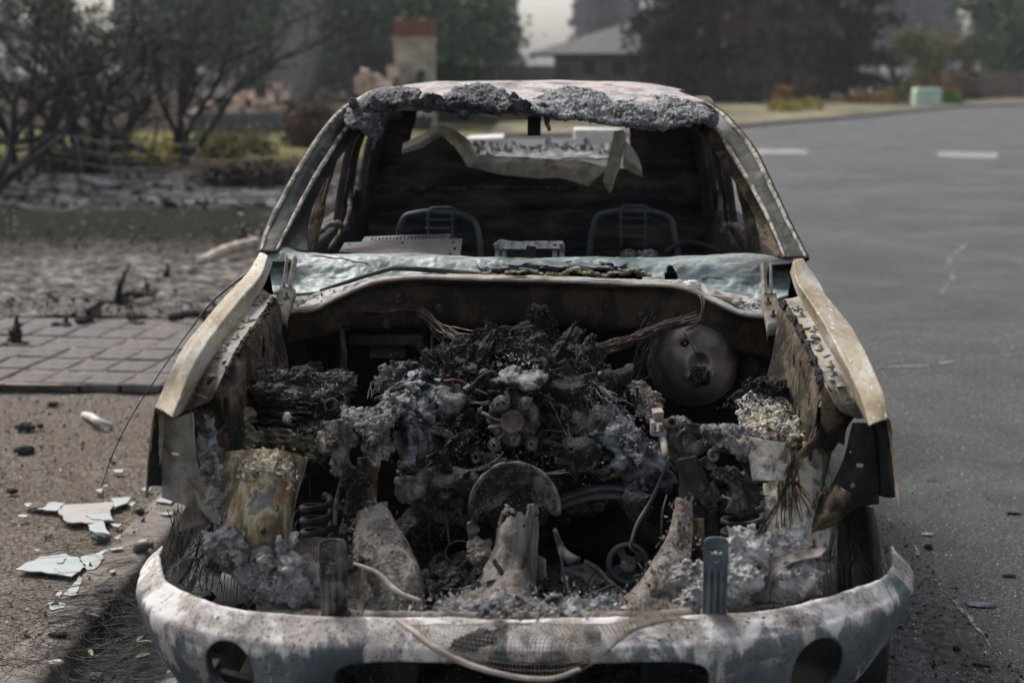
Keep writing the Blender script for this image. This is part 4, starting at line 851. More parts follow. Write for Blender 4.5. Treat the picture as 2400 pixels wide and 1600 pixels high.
# ---- bumper
def bumper_mat():
    m = bpy.data.materials.new('ash_streaked_bumper'); m.use_nodes = True; nt = m.node_tree; N = nt.nodes; L = nt.links; b = N['Principled BSDF']
    tc = N.new('ShaderNodeTexCoord')
    def noise(sc, st=(1, 1, 1), de=9, di=.4, ro=.6):
        mp = N.new('ShaderNodeMapping'); mp.inputs['Scale'].default_value = st; L.new(tc.outputs['Object'], mp.inputs[0])
        n = N.new('ShaderNodeTexNoise'); n.inputs['Scale'].default_value = sc; n.inputs['Detail'].default_value = de; n.inputs['Distortion'].default_value = di; n.inputs['Roughness'].default_value = ro
        L.new(mp.outputs[0], n.inputs['Vector']); return n.outputs[0]
    def ramp(s, st):
        cr = N.new('ShaderNodeValToRGB'); L.new(s, cr.inputs[0]); e = cr.color_ramp.elements
        e[0].position = st[0][0]; e[0].color = (*st[0][1], 1); e[1].position = st[-1][0]; e[1].color = (*st[-1][1], 1)
        for p, c in st[1:-1]: q = e.new(p); q.color = (*c, 1)
        return cr.outputs[0]
    def mix(f, a, c):
        x = N.new('ShaderNodeMix'); x.data_type = 'RGBA'; L.new(f, x.inputs[0])
        for s, i in ((a, 6), (c, 7)):
            if isinstance(s, tuple): x.inputs[i].default_value = (*s, 1)
            else: L.new(s, x.inputs[i])
        return x.outputs[2]
    def rng(s, a, c, lo=0, hi=1):
        r = N.new('ShaderNodeMapRange'); L.new(s, r.inputs[0]); r.inputs[1].default_value = a; r.inputs[2].default_value = c; r.inputs[3].default_value = lo; r.inputs[4].default_value = hi; return r.outputs[0]
    def math_(op, a, c):
        x = N.new('ShaderNodeMath'); x.operation = op
        for s, i in ((a, 0), (c, 1)):
            if isinstance(s, (int, float)): x.inputs[i].default_value = s
            else: L.new(s, x.inputs[i])
        return x.outputs[0]
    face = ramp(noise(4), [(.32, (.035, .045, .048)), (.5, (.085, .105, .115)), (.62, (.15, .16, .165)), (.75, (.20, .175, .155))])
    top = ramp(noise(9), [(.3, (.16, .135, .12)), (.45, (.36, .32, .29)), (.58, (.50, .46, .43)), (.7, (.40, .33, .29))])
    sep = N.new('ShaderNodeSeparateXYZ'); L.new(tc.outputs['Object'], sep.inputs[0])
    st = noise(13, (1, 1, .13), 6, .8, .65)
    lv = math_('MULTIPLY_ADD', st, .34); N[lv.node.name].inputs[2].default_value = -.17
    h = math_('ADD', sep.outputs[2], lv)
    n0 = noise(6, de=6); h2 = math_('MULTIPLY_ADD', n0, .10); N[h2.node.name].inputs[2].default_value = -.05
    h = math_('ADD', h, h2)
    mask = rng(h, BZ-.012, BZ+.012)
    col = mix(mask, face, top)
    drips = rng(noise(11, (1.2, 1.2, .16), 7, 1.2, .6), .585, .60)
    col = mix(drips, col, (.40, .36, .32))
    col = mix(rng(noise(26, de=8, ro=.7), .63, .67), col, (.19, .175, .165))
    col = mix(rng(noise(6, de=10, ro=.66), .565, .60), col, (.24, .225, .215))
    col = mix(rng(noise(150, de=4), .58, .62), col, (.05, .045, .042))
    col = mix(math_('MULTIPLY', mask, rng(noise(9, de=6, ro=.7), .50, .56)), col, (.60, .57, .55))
    col = mix(rng(noise(3, (1, 1, .5), 8), .64, .72), col, (.16, .125, .11))
    L.new(col, b.inputs['Base Color']); b.inputs['Roughness'].default_value = .7; b.inputs['Specular IOR Level'].default_value = .3
    bp = N.new('ShaderNodeBump'); bp.inputs['Strength'].default_value = .5; bp.inputs['Distance'].default_value = .003
    L.new(math_('ADD', noise(90), math_('MULTIPLY', mask, .5)), bp.inputs['Height']); L.new(bp.outputs[0], b.inputs['Normal'])
    return m
I_ = [(381, 1284), (374, 1305), (376, 1335), (392, 1370), (440, 1396), (570, 1433), (750, 1446), (1000, 1452), (1225, 1453), (1500, 1450), (1709, 1442), (1838, 1426), (1940, 1406), (2022, 1377), (2066, 1358), (2086, 1336), (2094, 1306), (2089, 1284)]
O_ = [(379, 1287), (352, 1309), (338, 1338), (342, 1392), (374, 1427), (510, 1474), (690, 1499), (960, 1509), (1225, 1511), (1500, 1508), (1690, 1497), (1838, 1478), (1950, 1452), (2050, 1418), (2105, 1382), (2128, 1345), (2117, 1312), (2092, 1287)]
PI_ = np.array([PZ(*p, .60) for p in I_]); PO_ = np.array([PZ(*p, .568) for p in O_])
nu = 620; S6 = crs(np.hstack([PO_, PI_]), nu)
O3, I3 = S6[:, :3], S6[:, 3:]
tg = np.gradient(O3, axis=0); tg[:, 2] = 0; tg /= np.linalg.norm(tg, axis=1)[:, None]
outn = np.stack([tg[:, 1], -tg[:, 0], tg[:, 2]*0], 1)
endw = np.clip(np.abs(O3[:, 0]-.0)/.9, 0, 1)**4
rows = [I3-outn*.002+[0, 0, -.03], I3-outn*.001+[0, 0, -.006], I3, I3*.6+O3*.4+[0, 0, .004], I3*.2+O3*.8+[0, 0, .002], O3]
offs = [(.010, -.008), (.016, -.022), (.018, -.05), (.014, -.10), (.0, -.16), (-.02, -.22), (-.05, -.28), (-.10, -.32)]
for o, dz in offs: rows.append(O3+outn*(o-endw*abs(dz)*.22)[:, None]+[0, 0, dz])
G = loft_g(rows, nu, 110)
G = disp(G, .004, 4, 4, 3); G = disp(G, .0012, 30, 4, 5)
BZ = 0.0
def proj(v):
    d = v-CP; zc = d@fw; return 1200+F*(d@rt)/zc, 800-F*(d@upv)/zc
_px, _py = proj(G.reshape(-1, 3)); _jj = np.repeat(np.arange(110), nu)
def near(px, py):
    d = (_px-px)**2+(_py-py)**2+np.where((_jj < 27) | (_jj > 70), 1e6, 0); return G.reshape(-1, 3)[np.argmin(d)]
tl_, tr_, tc_ = near(535, 1501), near(1921, 1493), near(1225, 1549)
xl_, xr_ = near(783, 1560)[0], near(1665, 1560)[0]
holes = [(tl_-[0, 0, .073], .062, .073, 2.2), (tr_-[0, 0, .082], .066, .082, 2.2), (np.array([(xl_+xr_)/2, 2.95, tc_[2]-.10]), (xr_-xl_)/2, .10, 7)]
V = G.reshape(-1, 3).copy(); keep = np.ones(len(V), bool); rho_all = []
jj = np.repeat(np.arange(110), nu)
for c, rx, rz, pw in holes:
    dx = (V[:, 0]-c[0])/rx; dz = (V[:, 2]-c[2])/rz
    rho = (np.abs(dx)**pw+np.abs(dz)**pw)**(1/pw); rho[jj < 26] = 9
    rho_all.append(rho)
mask = np.ones((109, nu-1), bool)
for (c, rx, rz, pw), rho in zip(holes, rho_all):
    rg = rho.reshape(110, nu); fr = (rg[:-1, :-1]+rg[1:, 1:]+rg[:-1, 1:]+rg[1:, :-1])/4 < 1
    mask &= ~fr
    bd = np.zeros((110, nu), bool); kf = ~fr
    for a, b_ in ((0, 0), (0, 1), (1, 0), (1, 1)):
        bd[a:a+109, b_:b_+nu-1] |= fr
    kb = np.zeros((110, nu), bool)
    for a, b_ in ((0, 0), (0, 1), (1, 0), (1, 1)):
        kb[a:a+109, b_:b_+nu-1] |= kf
    s = (bd & kb).ravel() & (rho > .5) & (rho < 2)
    V[s, 0] = c[0]+(V[s, 0]-c[0])/rho[s]; V[s, 2] = c[2]+(V[s, 2]-c[2])/rho[s]
Cq = V.reshape(110, nu, 3); Cq = (Cq[:-1, :-1]+Cq[1:, 1:])/2; mask &= ~((Cq[..., 2] < .27+(Cq[..., 1]-3.12)*.85) & (np.arange(109)[:, None] > 28))
ori = V.mean(0); BZ = .553-ori[2]
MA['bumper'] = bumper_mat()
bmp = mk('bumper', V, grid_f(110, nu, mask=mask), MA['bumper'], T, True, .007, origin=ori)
# inward flange round each fog lamp hole
_hb = V.copy()
for c, rx, rz, pw in holes[:2]:
    a = np.linspace(0, 2*math.pi, 60, endpoint=False); ring = []
    for d in (0, .02, .035):
        for t in a:
            x_, z_ = c[0]+(rx-d*.1)*math.cos(t), c[2]+(rz-d*.1)*math.sin(t)
            q_ = np.argmin((_hb[:, 0]-x_)**2+(_hb[:, 2]-z_)**2+np.where(jj < 26, 9, 0)); ring.append([[x_, _hb[q_, 1]+.002+d, z_]])
    Vr = np.array(ring).reshape(-1, 3)
    mk('fog_lamp_hole_flange', Vr, grid_f(3, 60, closed_u=True), MA['darksteel'], bmp, solid=.004)
for x0, x1, z in ((470, 600, 1572),):
    mb = MB(); mb.add(*box_vf(P(550, 1592, 3.12), (.11, .03, .035), rotm(0, .25, 0))); mb.add(*box_vf(P(500, 1588, 3.12), (.03, .05, .08)))
    mb.out('fog_lamp_bracket', MA['darksteel'], T, smooth=False, bevel=.005)
# ash crumbs lying on bumper
pts = O3[np.random.RandomState(3).randint(40, nu-40, 260)]*.5+I3[np.random.RandomState(3).randint(40, nu-40, 260)]*0
rs = np.random.RandomState(4); ii = rs.randint(30, nu-30, 300); w = rs.uniform(.1, .9, 300)[:, None]
pts = O3[ii]*w+I3[ii]*(1-w)+[0, 0, .009]
flakes('ash_crumb', pts, (.002, .006), MA['ash'], bmp, 5, .4)
# ---- bumper brackets (uprights)
def upright(px0, px1, top, bot, Y, slot=True, mm='bluesteel'):
    cx = (px0+px1)/2; a = P(cx, top, Y); b = P(cx, bot, Y); w = (P(px1, bot, Y)-P(px0, bot, Y))[0]
    h = a[2]-b[2]; n = 14; out = []
    nu_, nv_ = 24, 60; G = np.zeros((nv_, nu_, 3))
    for j in range(nv_):
        for i in range(nu_):
            u = i/(nu_-1)*2-1; v = j/(nv_-1); ww = w/2
            rr = w*.28 if v < .5 else 0
            dtop = v*h
            if dtop < rr: ww = w/2-rr+math.sqrt(max(0, rr*rr-(rr-dtop)**2))
            y = 0
            if v > .38 and abs(u) < .75: y = -.005*(math.cos(u*4*math.pi)+.2)*min(1, (v-.38)*12)
            G[j, i] = (a[0]+u*ww, a[1]+y, a[2]-v*h)
    m_ = np.ones((nv_-1, nu_-1), bool)
    if slot: m_[9:12, 6:17] = False
    G = disp(G, .0012, 20) if slot else disp(G, .005, 9, 3, 5)
    o = mk('upright_bracket', G.reshape(-1, 3), grid_f(nv_, nu_, mask=m_), MA[mm], T, True, .005)
    ft = MB(); ft.add(*box_vf(b+[0, .015, -.004], (w*1.12, .07, .02), jit=.002, rs=rs)); ft.out('bracket_foot', MA['ash_brown'], o, smooth=False, bevel=.004)
    lathe('bolt', [(0, -.006), (.006, -.005), (.007, 0)], P(cx, top+(bot-top)*.28, Y-.006), (0, -1, 0), MA['fleck'], o, 10)
    return o
upright(1650, 1708, 1258, 1448, 3.04)
upright(748, 812, 1262, 1450, 3.04, False, 'engine')
# ---- fenders
FLo = [(609, 592), (580, 640), (527, 696), (476, 757), (425, 825), (401, 873), (384, 910), (364, 955)]
FLc = [(628, 600), (609, 649), (565, 700), (520, 757), (474, 822), (446, 872), (425, 925), (404, 978)]
FLb = [(640, 612), (614, 676), (570, 742), (524, 800), (488, 856), (464, 898), (449, 930), (437, 958)]
FLe = [(652, 640), (640, 694), (602, 752), (554, 818), (526, 872), (508, 912), (496, 936), (452, 957)]
z0, z1 = 1.245, .985
def fender(side, Lo, Lc, Lb, Le, m, mf):
    n = len(Lo); zz = np.linspace(z0, z1, n)
    o = np.array([PZ(*p, z+.002) for p, z in zip(Lo, zz)]); c = np.array([PZ(*p, z) for p, z in zip(Lc, zz)])
    b = np.array([PZ(*p, z-.050) for p, z in zip(Lb, zz)]); e = np.array([PZ(*p, z-.054) for p, z in zip(Le, zz)])
    sx = -1 if side == 'L' else 1
    out = np.array([sx, 0, 0.])
    ys = np.maximum(o[:, 1], c[:, 1])
    dn = [o+out*.012+[0, .01, -.035], o+out*.03+[0, .02, -.13], o+out*.045+[0, .03, -.24]]
    rows = [dn[2], dn[1], dn[0], o+out*.003+[0, 0, -.006], o, o*.55+c*.45+[0, 0, .003], c*.97+o*.03+[0, 0, .001], c+[0, 0, -.002], c*.97+b*.03+[0, 0, -.003], b]
    Gf = loft_g(rows, 220, 130, linv=True); Gf = disp(Gf, .0010, 5, 3, 2); Gf = disp(Gf, .0006, 60, 3, 4)
    # wheel arch cut
    fe = mk('front_fender', Gf.reshape(-1, 3), grid_f(130, 220), m, T, True, .002)
    # flange with holes
    b, e = b[1:], e[1:]
    rs = np.random.RandomState(5 if side == 'L' else 6)
    Gl = loft_g([b, b*.5+e*.5+[0, 0, -.002], e], 260, 40); Gl = disp(Gl, .0018, 12, 3, 8)
    H = [(.42, .55, .009, .004), (.60, .35, .006, .010), (.83, .6, .012, .006), (.3, .6, .007, .004), (.9, .3, .005, .005)]
    mask = np.ones((39, 259), bool); C = (Gl[:-1, :-1]+Gl[1:, 1:])/2
    for u, v, a_, b_ in H:
        q = Gl[int(v*39), int(u*259)]; t = Gl[int(v*39), int(u*259)+2]-Gl[int(v*39), int(u*259)]; t /= np.linalg.norm(t); s_ = np.cross([0, 0, 1.], t)
        d = C-q; mask &= ((d@t/a_)**2+(d@s_/b_)**2 > 1)
    fl = mk('fender_flange', Gl.reshape(-1, 3), grid_f(40, 260, mask=mask), mf, fe, True, .003)
    for u in (.12, .18, .36, .52, .66, .72, .9, .95):
        v = rs.uniform(.25, .7); q = Gl[int(v*39), int(u*259)]
        lathe('bolt', [(0, .014), (.005, .014), (.005, .006), (.008, .006), (.009, .002), (.014, .001), (.014, -.001)], q+[0, 0, .0015], (0, rs.uniform(-.2, .2), 1), MA['flange_ash'] if u < .7 else MA['ash'], fl, 12)
    # melted drips on the flange
    mb = MB()
    for k in range(9):
        u = rs.uniform(.05, .97); v = rs.uniform(.15, .85); q = Gl[int(v*39), int(u*259)]
        lump('melted_alloy_splash', q+[0, 0, .000], (rs.uniform(.006, .016), rs.uniform(.010, .030), .0025), MA['ash' if k % 2 else 'flange_ash'], fl, .6, 2, 4, k)
    # inner apron, dropping from the flange edge into the bay
    inn = -out
    rows = [e+[0, 0, -.001], e+inn*.012+[0, 0, -.02], e+inn*.02+[0, 0, -.09], e+inn*.03+[0, .0, -.17], e+inn*.045+[0, 0, -.25]]
    hs_ = lambda v, u, C: (((u-.30)/.018)**2+((v-.3)/.13)**2 < 1) | (((u-.62)/.012)**2+((v-.35)/.08)**2 < 1) | (((u-.80)/.025)**2+((v-.28)/.16)**2 < 1) | (((u-.45)/.008)**2+((v-.2)/.04)**2 < 1) | (((u-.5)/.008)**2+((v-.26)/.04)**2 < 1)
    hs2_ = lambda v, u, C: hs_(v, u, C) | ((u > .80) & (v > .30)) | (v > 1.25-.45*u+.04*np.sin(u*60))
    loft('inner_apron', rows, MA['rust'], T, 200, 60, .006, 7, 11, .004, hs2_)
    # torn seam strip beside flange
    loft('seam_sealer_strip', [e+[0, 0, .004], e+inn*.008+[0, 0, .006], e+inn*.014+[0, 0, -.012]], MA['char'], fe, 200, 12, .006, 30, 4, .004, torn=(.9, 25, 'all'))
    return fe, o, c, b, e
feL, oL, cL, bL, eL = fender('L', FLo, FLc, FLb, FLe, MA['tan'], MA['flange'])
FRo = [(1880, 606), (1905, 640), (1945, 705), (1984, 751), (2022, 815), (2052, 880), (2073, 934), (2084, 982)]
FRc = [(1858, 613), (1871, 664), (1903, 712), (1936, 765), (1968, 825), (1996, 880), (2019, 934), (2038, 997)]
FRb = [(1852, 640), (1872, 696), (1904, 748), (1938, 808), (1970, 858), (1992, 905), (2010, 948), (2026, 978)]
FRe = [(1830, 660), (1838, 702), (1870, 751), (1896, 805), (1921, 859), (1943, 922), (1962, 955), (2000, 977)]
feR, oR, cR, bR, eR = fender('R', FRo, FRc, FRb, FRe, MA['tan'], MA['flange_ash'])
# fender front panels (the metal round the missing headlamps)
def fpanel(name, px, Ys, m, thick=.004, amp=.003, nu=40, nv=40, parent=T, **k):
    """loft between a left and a right edge given as pixel lists, with depth per edge"""
    rows = [[P(a, b, Y) for a, b in l] for l, Y in zip(px, Ys)]
    return loft(name, rows, m, parent, nu, nv, amp, 12, 1, thick, **k)
# left: dark outer return + grey inner panel with bracket tail
fpanel('headlamp_return', [[(366, 968), (352, 1050), (348, 1138)], [(378, 975), (378, 1050), (378, 1138)]], [3.42, 3.50], MA['black'])
fpanel('headlamp_panel', [[(378, 975), (378, 1060), (380, 1165)], [(412, 978), (410, 1070), (420, 1178)], [(446, 968), (458, 1075), (500, 1200)], [(452, 968), (470, 1110), (545, 1170)]], [3.50, 3.47, 3.47, 3.45], MA['flange'], nu=60, nv=60, holes=lambda v, u, C: (((u-.13-.0*v)/.02)**2+((v-.3)/.03)**2 < 1) | ((abs(u-.42) < .015) & (abs(v-.4) < .1)) | (((u-.62)/.02)**2+((v-.25)/.04)**2 < 1))
fpanel('headlamp_bracket_tail', [[(440, 1120), (470, 1190), (495, 1225)], [(485, 1125), (520, 1180), (535, 1232)], [(492, 1130), (540, 1175), (546, 1215)]], [3.47, 3.44, 3.46], MA['flange'], amp=.006)
lathe('bolt', [(0, -.008), (.009, -.006), (.010, 0)], P(531, 1199, 3.43), (0, -1, .2), MA['ash_pale'], T, 12)
fpanel('headlamp_tab', [[(492, 948), (500, 1000), (505, 1030)], [(515, 930), (525, 965), (530, 1000)], [(540, 935), (550, 960), (552, 990)]], [3.62, 3.6, 3.6], MA['flange'], amp=.006)
# right
fpanel('headlamp_return', [[(2040, 990), (2050, 1070), (2058, 1160)], [(2066, 985), (2076, 1070), (2080, 1165)], [(2085, 985), (2092, 1070), (2094, 1166)]], [3.52, 3.48, 3.42], MA['black'])
fpanel('headlamp_panel', [[(1998, 990), (1975, 1080), (1935, 1160)], [(2020, 990), (2010, 1100), (1985, 1185)], [(2045, 992), (2058, 1100), (2060, 1180)]], [3.52, 3.5, 3.50], MA['black'], nu=60, nv=60, holes=lambda v, u, C: (((u-.75)/.03)**2+((v-.42)/.05)**2 < 1) | (((u-.37)/.02)**2+((v-.15)/.04)**2 < 1) | ((abs(u-.5) < .02) & (abs(v-.5) < .09)))
fpanel('headlamp_bracket_tail', [[(1955, 1130), (1910, 1180), (1888, 1205), (1886, 1228)], [(1985, 1150), (1945, 1200), (1920, 1225), (1900, 1245)], [(2020, 1175), (1985, 1205), (1950, 1232), (1905, 1246)]], [3.49, 3.42, 3.47], MA['rust'], amp=.006, nu=50, nv=40)
fpanel('headlamp_tab', [[(1893, 990), (1897, 960), (1915, 955), (1960, 952)], [(1890, 1040), (1905, 1010), (1940, 1010), (1985, 985)], [(1900, 1090), (1935, 1075), (1955, 1050), (1975, 1020)]], [3.60, 3.56, 3.6], MA['black'], amp=.004)
# ---- cowl: front face, lip, ash ledge
cl_top = [(640, 742), (660, 735), (740, 724), (800, 694), (880, 662), (960, 652), (1106, 655), (1310, 659), (1480, 667), (1600, 676), (1680, 712), (1740, 737), (1800, 742), (1830, 738)]
cl_bot = [(640, 812), (662, 800), (740, 786), (810, 768), (890, 764), (980, 762), (1110, 762), (1220, 754), (1344, 760), (1450, 770), (1560, 775), (1680, 800), (1760, 832), (1840, 842)]
yt = [4.30, 4.28, 4.24, 4.26, 4.30, 4.32, 4.33, 4.33, 4.33, 4.32, 4.28, 4.26, 4.28, 4.30]
top = np.array([P(a, b, y) for (a, b), y in zip(cl_top, yt)]); bot = np.array([P(a, b, y+.03) for (a, b), y in zip(cl_bot, yt)])
mid = (top+bot)/2+[0, -.012, 0]
cowl = loft('cowl', [top+[0, .05, .004], top+[0, .02, .004], top+[0, -.008, .001], top+[0, -.006, -.008], top*.85+bot*.15+[0, .006, 0], mid+[0, .012, 0], bot, bot+[0, .05, -.01], bot+[0, .16, -.03]], MA['cowl'], T, 260, 60, .004, 7, 2, .003)
loft('cowl_lip', [top+[0, .06, .006], top+[0, .0, .006], top+[0, -.012, .004], top+[0, -.012, -.003]], MA['flange'], cowl, 260, 14, .0015, 20, 3, .002)
rs = np.random.RandomState(9)
for px, py in ((932, 698), (1028, 722), (1500, 739), (1576, 740), (818, 757), (984, 737), (984, 813), (905, 760)):
    lathe('bolt', [(0, .016), (.004, .016), (.004, .008), (.009, .008), (.0095, .001), (.014, 0)], P(px, py, 4.30), (0, -1, .1), MA['rust'], cowl, 12)
# ledge of ash behind lip
led_b = [(630, 690), (700, 690), (790, 672), (860, 655), (960, 645), (1106, 648), (1310, 650), (1500, 655), (1620, 660), (1720, 690), (1800, 700), (1840, 700)]
led = np.array([P(a, b, y) for (a, b), y in zip(led_b, [4.5, 4.48, 4.46, 4.45, 4.43, 4.42, 4.42, 4.42, 4.43, 4.46, 4.5, 4.5])])
loft('cowl_ledge', [crs(top, 40)+[0, .0, .003], (crs(top, 40)+crs(led, 40))/2+[0, 0, -.004], crs(led, 40)], MA['ash_pale'], cowl, 260, 20, .004, 25, 3, .003)
p1 = scatter_on([P(690, 712, 4.36), P(760, 700, 4.38), P(840, 668, 4.4)], 260, (.02, .03, .004), 3); p2 = scatter_on([P(1640, 690, 4.4), P(1740, 715, 4.36), P(1810, 718, 4.36)], 260, (.02, .03, .004), 4)
flakes('ash_flake', np.vstack([p1, p2]), (.003, .011), MA['ash'], cowl, 2, .6)
# ---- melted windscreen sheet
ws_t = [(622, 590), (640, 582), (700, 590), (760, 596), (900, 597), (1060, 600), (1200, 606), (1330, 607), (1460, 606), (1560, 604), (1640, 600), (1720, 595), (1800, 600), (1862, 618)]
ws_b = [(640, 682), (690, 688), (780, 682), (860, 662), (940, 652), (1060, 655), (1200, 656), (1330, 660), (1480, 664), (1580, 670), (1640, 690), (1720, 715), (1790, 705), (1846, 690)]
wt = np.array([P(a, b, 4.68) for a, b in ws_t]); wb = np.array([P(a, b, 4.45) for a, b in ws_b])
wm1 = wt*.75+wb*.25+[0, -.01, .006]; wm2 = wt*.45+wb*.55+[0, .01, -.012]
Gw = loft_g([wt+[0, .08, -.05], wt+[0, .03, -.004], wt, wm1, wm2, wb], 330, 80)
n = gnorm(Gw); q = Gw.reshape(-1, 3)*[.55, 1, 1]
d = fbm(q, 9, 3, 4)*.016+fbm(Gw.reshape(-1, 3), 28, 3, 8, True)*.003
Gw = Gw+n*d.reshape(Gw.shape[:2])[:, :, None]*np.linspace(.2, 1, 80)[:, None, None]
C = (Gw[:-1, :-1]+Gw[1:, 1:])/2
# opening near centre and a notch to its right
pa = P(1150, 652, 4.5)[0]; pb = P(1508, 652, 4.5)[0]; zt = P(1300, 641, 4.5)[2]
edge = zt+fbm(np.stack([C[..., 0].ravel(), 0*C[..., 0].ravel(), 0*C[..., 0].ravel()], 1), 16, 4, 6).reshape(C.shape[:2])*.010
mask = ~((C[..., 0] > pa) & (C[..., 0] < pb) & (C[..., 2] < edge) & (C[..., 1] < 4.6))
nx = P(1577, 640, 4.5)[0]; mask &= ~((np.abs(C[..., 0]-nx) < .022*(C[..., 2]-P(1577, 622, 4.5)[2])/-.045) & (C[..., 1] < 4.6) & (C[..., 2] > P(1577, 662, 4.5)[2]))
ws = mk('melted_windscreen', Gw.reshape(-1, 3), grid_f(80, 330, mask=mask), MA['glass_melt'], T, True, .006)
rim = [P(x, 641+5*math.sin(x*.05)+3*math.sin(x*.13), 4.475) for x in range(1120, 1520, 12)]
mb = MB()
for i, r_ in enumerate(rim): mb.add(*lump_vf(r_, (.014, .012, rs.uniform(.004, .009)), .5, 2, 3, i))
mb.out('rusty_foam_rim', MA['char_yellow'], ws)
loft('dash_underlay', [[P(1110, 612, 4.62), P(1300, 612, 4.62), P(1480, 612, 4.62)], [P(1130, 632, 4.52), P(1300, 628, 4.52), P(1490, 634, 4.52)]], MA['bluesteel'], ws, 80, 16, .006, 14, 2, .004, torn=(.6, 18, 'all'))
tube('wiper_arm', [P(750, 680, 4.36), P(800, 665, 4.38), P(880, 640, 4.40), P(920, 630, 4.41), P(960, 630, 4.42), P(1060, 638, 4.43), P(1160, 648, 4.43)], [.004, .007, .007, .008, .010, .012, .006], MA['darksteel'], T, 6, 60)
tube('thin_rod', [P(735, 598, 4.55), P(790, 606, 4.5), P(860, 618, 4.46)], .0022, MA['black'], T, 5, 20, jit=.004)
# small plastics at right of cowl
lump('melted_nozzle', P(1622, 672, 4.38), (.030, .022, .020), MA['plastic_white'], T, .2, 2, 4, 3)
tube('pale_hose', [P(1650, 694, 4.36), P(1700, 700, 4.35), P(1738, 706, 4.34)], [.009, .010, .011], MA['tancord'], T, 10, 12)
lump('melted_blob', P(1727, 708, 4.33), (.018, .016, .010), MA['tancord'], T, .2, 2, 3, 5)
# ---- hood hinges
def hinge(st, pl, Yb):
    o = mk('hood_hinge', *_hp(pl, Yb)); rs_ = np.random.RandomState(2)
    a, b = st
    for dx in (-9, 9):
        plate('hinge_arm_strip', [P(a[0]+dx-3, a[1]+rs_.randint(-4, 4), Yb+.06), P(a[0]+dx+3, a[1]+rs_.randint(-4, 4), Yb+.06), P(b[0]+dx*.9+3, b[1], Yb), P(b[0]+dx*.9-3, b[1], Yb)], MA['flange'], o, .022)
    0 and fpanel('hinge_arm_web', [[(a[0]-8, a[1]+2), (b[0]-8, b[1])], [(a[0]+8, a[1]+2), (b[0]+8, b[1])]], [Yb+.06, Yb+.05], MA['rust'], nu=20, nv=10, parent=o, linu=True, linv=True)
    return o
def _hp(pl, Yb):
    A = np.array([P(*p, Yb) if i < 2 else P(*p, Yb-.10) for i, p in enumerate(pl)])
    G = loft_g([[A[0], A[3]], [A[1], A[2]]], 30, 14, True, True)
    G[0, :, 2] -= .02; G[-1, :, 2] -= .02; G[:, -1, 2] -= .03
    G = disp(G, .0025, 15, 3, 2)
    return G.reshape(-1, 3), grid_f(14, 30), MA['flange'], T, True, .006
hL = hinge(((682, 607), (672, 672)), [(658, 668), (694, 680), (672, 738), (632, 730)], 4.32)
hR = hinge(((1797, 620), (1800, 690)), [(1785, 690), (1818, 688), (1844, 758), (1798, 764)], 4.32)
for h, pts_ in ((hL, ((672, 700), (660, 728))), (hR, ((1800, 712), (1812, 742)))):
    for q in pts_: lathe('bolt', [(0, .022), (.004, .022), (.004, .010), (.010, .009), (.012, 0)], P(*q, 4.25)+[0, 0, -.002], (0, 0, 1), MA['rust'], h, 10)
# ---- firewall and dark bulk
fwr = [[P(640, 780, 4.55), P(900, 720, 4.6), P(1245, 700, 4.62), P(1600, 720, 4.6), P(1840, 780, 4.55)], [P(600, 1000, 4.55), P(900, 980, 4.62), P(1245, 960, 4.62), P(1600, 980, 4.62), P(1860, 1000, 4.55)], [P(620, 1250, 4.5), P(900, 1250, 4.6), P(1245, 1230, 4.6), P(1600, 1250, 4.6), P(1860, 1250, 4.5)]]
loft('firewall', fwr, MA['soot'], T, 80, 60, .01, 8, 2, .004, holes=lambda v, u, C: (((u-.115)/.018)**2+((v-.17)/.055)**2 < 1) | (((u-.10)/.02)**2+((v-.30)/.06)**2 < 1))
loft('floor_pan', [[[-.75, 3.3, .22], [0, 3.3, .2], [.8, 3.3, .22]], [[-.75, 4.6, .35], [0, 4.6, .38], [.8, 4.6, .35]], [[-.75, 6.4, .35], [0, 6.4, .35], [.8, 6.4, .35]]], MA['soot'], T, 40, 40, .01, 6, 2, .004)
# heater / controller box on the firewall, left
mb = MB()
def bx(px0, py0, px1, py1, Y, dep, mb_=None, jit=.003):
    a = P(px0, py1, Y); b = P(px1, py0, Y); c = (a+b)/2+[0, dep/2, 0]
    return box_vf(c, (abs(b[0]-a[0]), dep, abs(b[2]-a[2])), None, jit, rs)
mb.add(*bx(855, 742, 992, 785, 4.42, .06)); mb.add(*bx(818, 785, 990, 808, 4.36, .10)); mb.add(*bx(868, 808, 945, 825, 4.40, .06)); mb.add(*bx(865, 826, 948, 838, 4.34, .05))
mb.add(*bx(985, 735, 1002, 830, 4.42, .03))
cb = mb.out('control_box', MA['black'], T, smooth=False, bevel=.004)
plate('box_strip', [P(866, 826, 4.335), P(947, 828, 4.335), P(944, 838, 4.335), P(868, 838, 4.335)], MA['rust'], cb, .003)
bundle('wire_harness', [P(800, 930, 4.2), P(806, 820, 4.28), P(808, 750, 4.3), P(835, 730, 4.3), P(900, 728, 4.3), P(980, 724, 4.3), P(1005, 740, 4.28)], 16, .004, .0018, MA['wire'], T, 3, 60)
bundle('wire_harness', [P(985, 728, 4.3), P(1030, 765, 4.22), P(1080, 792, 4.12), P(1150, 815, 4.05)], 26, .007, .0016, MA['wire'], T, 4, 40, .02)
bundle('wire_harness', [P(1000, 745, 4.3), P(1030, 790, 4.2), P(1050, 830, 4.15), P(1070, 850, 4.1)], 12, .012, .0012, MA['wire_black'], T, 5, 40, .03)
bundle('wire_harness', [P(1640, 748, 4.25), P(1560, 765, 4.22), P(1480, 798, 4.15), P(1400, 822, 4.08), P(1330, 840, 4.0)], 30, .008, .0017, MA['wire'], T, 6, 50, .02)
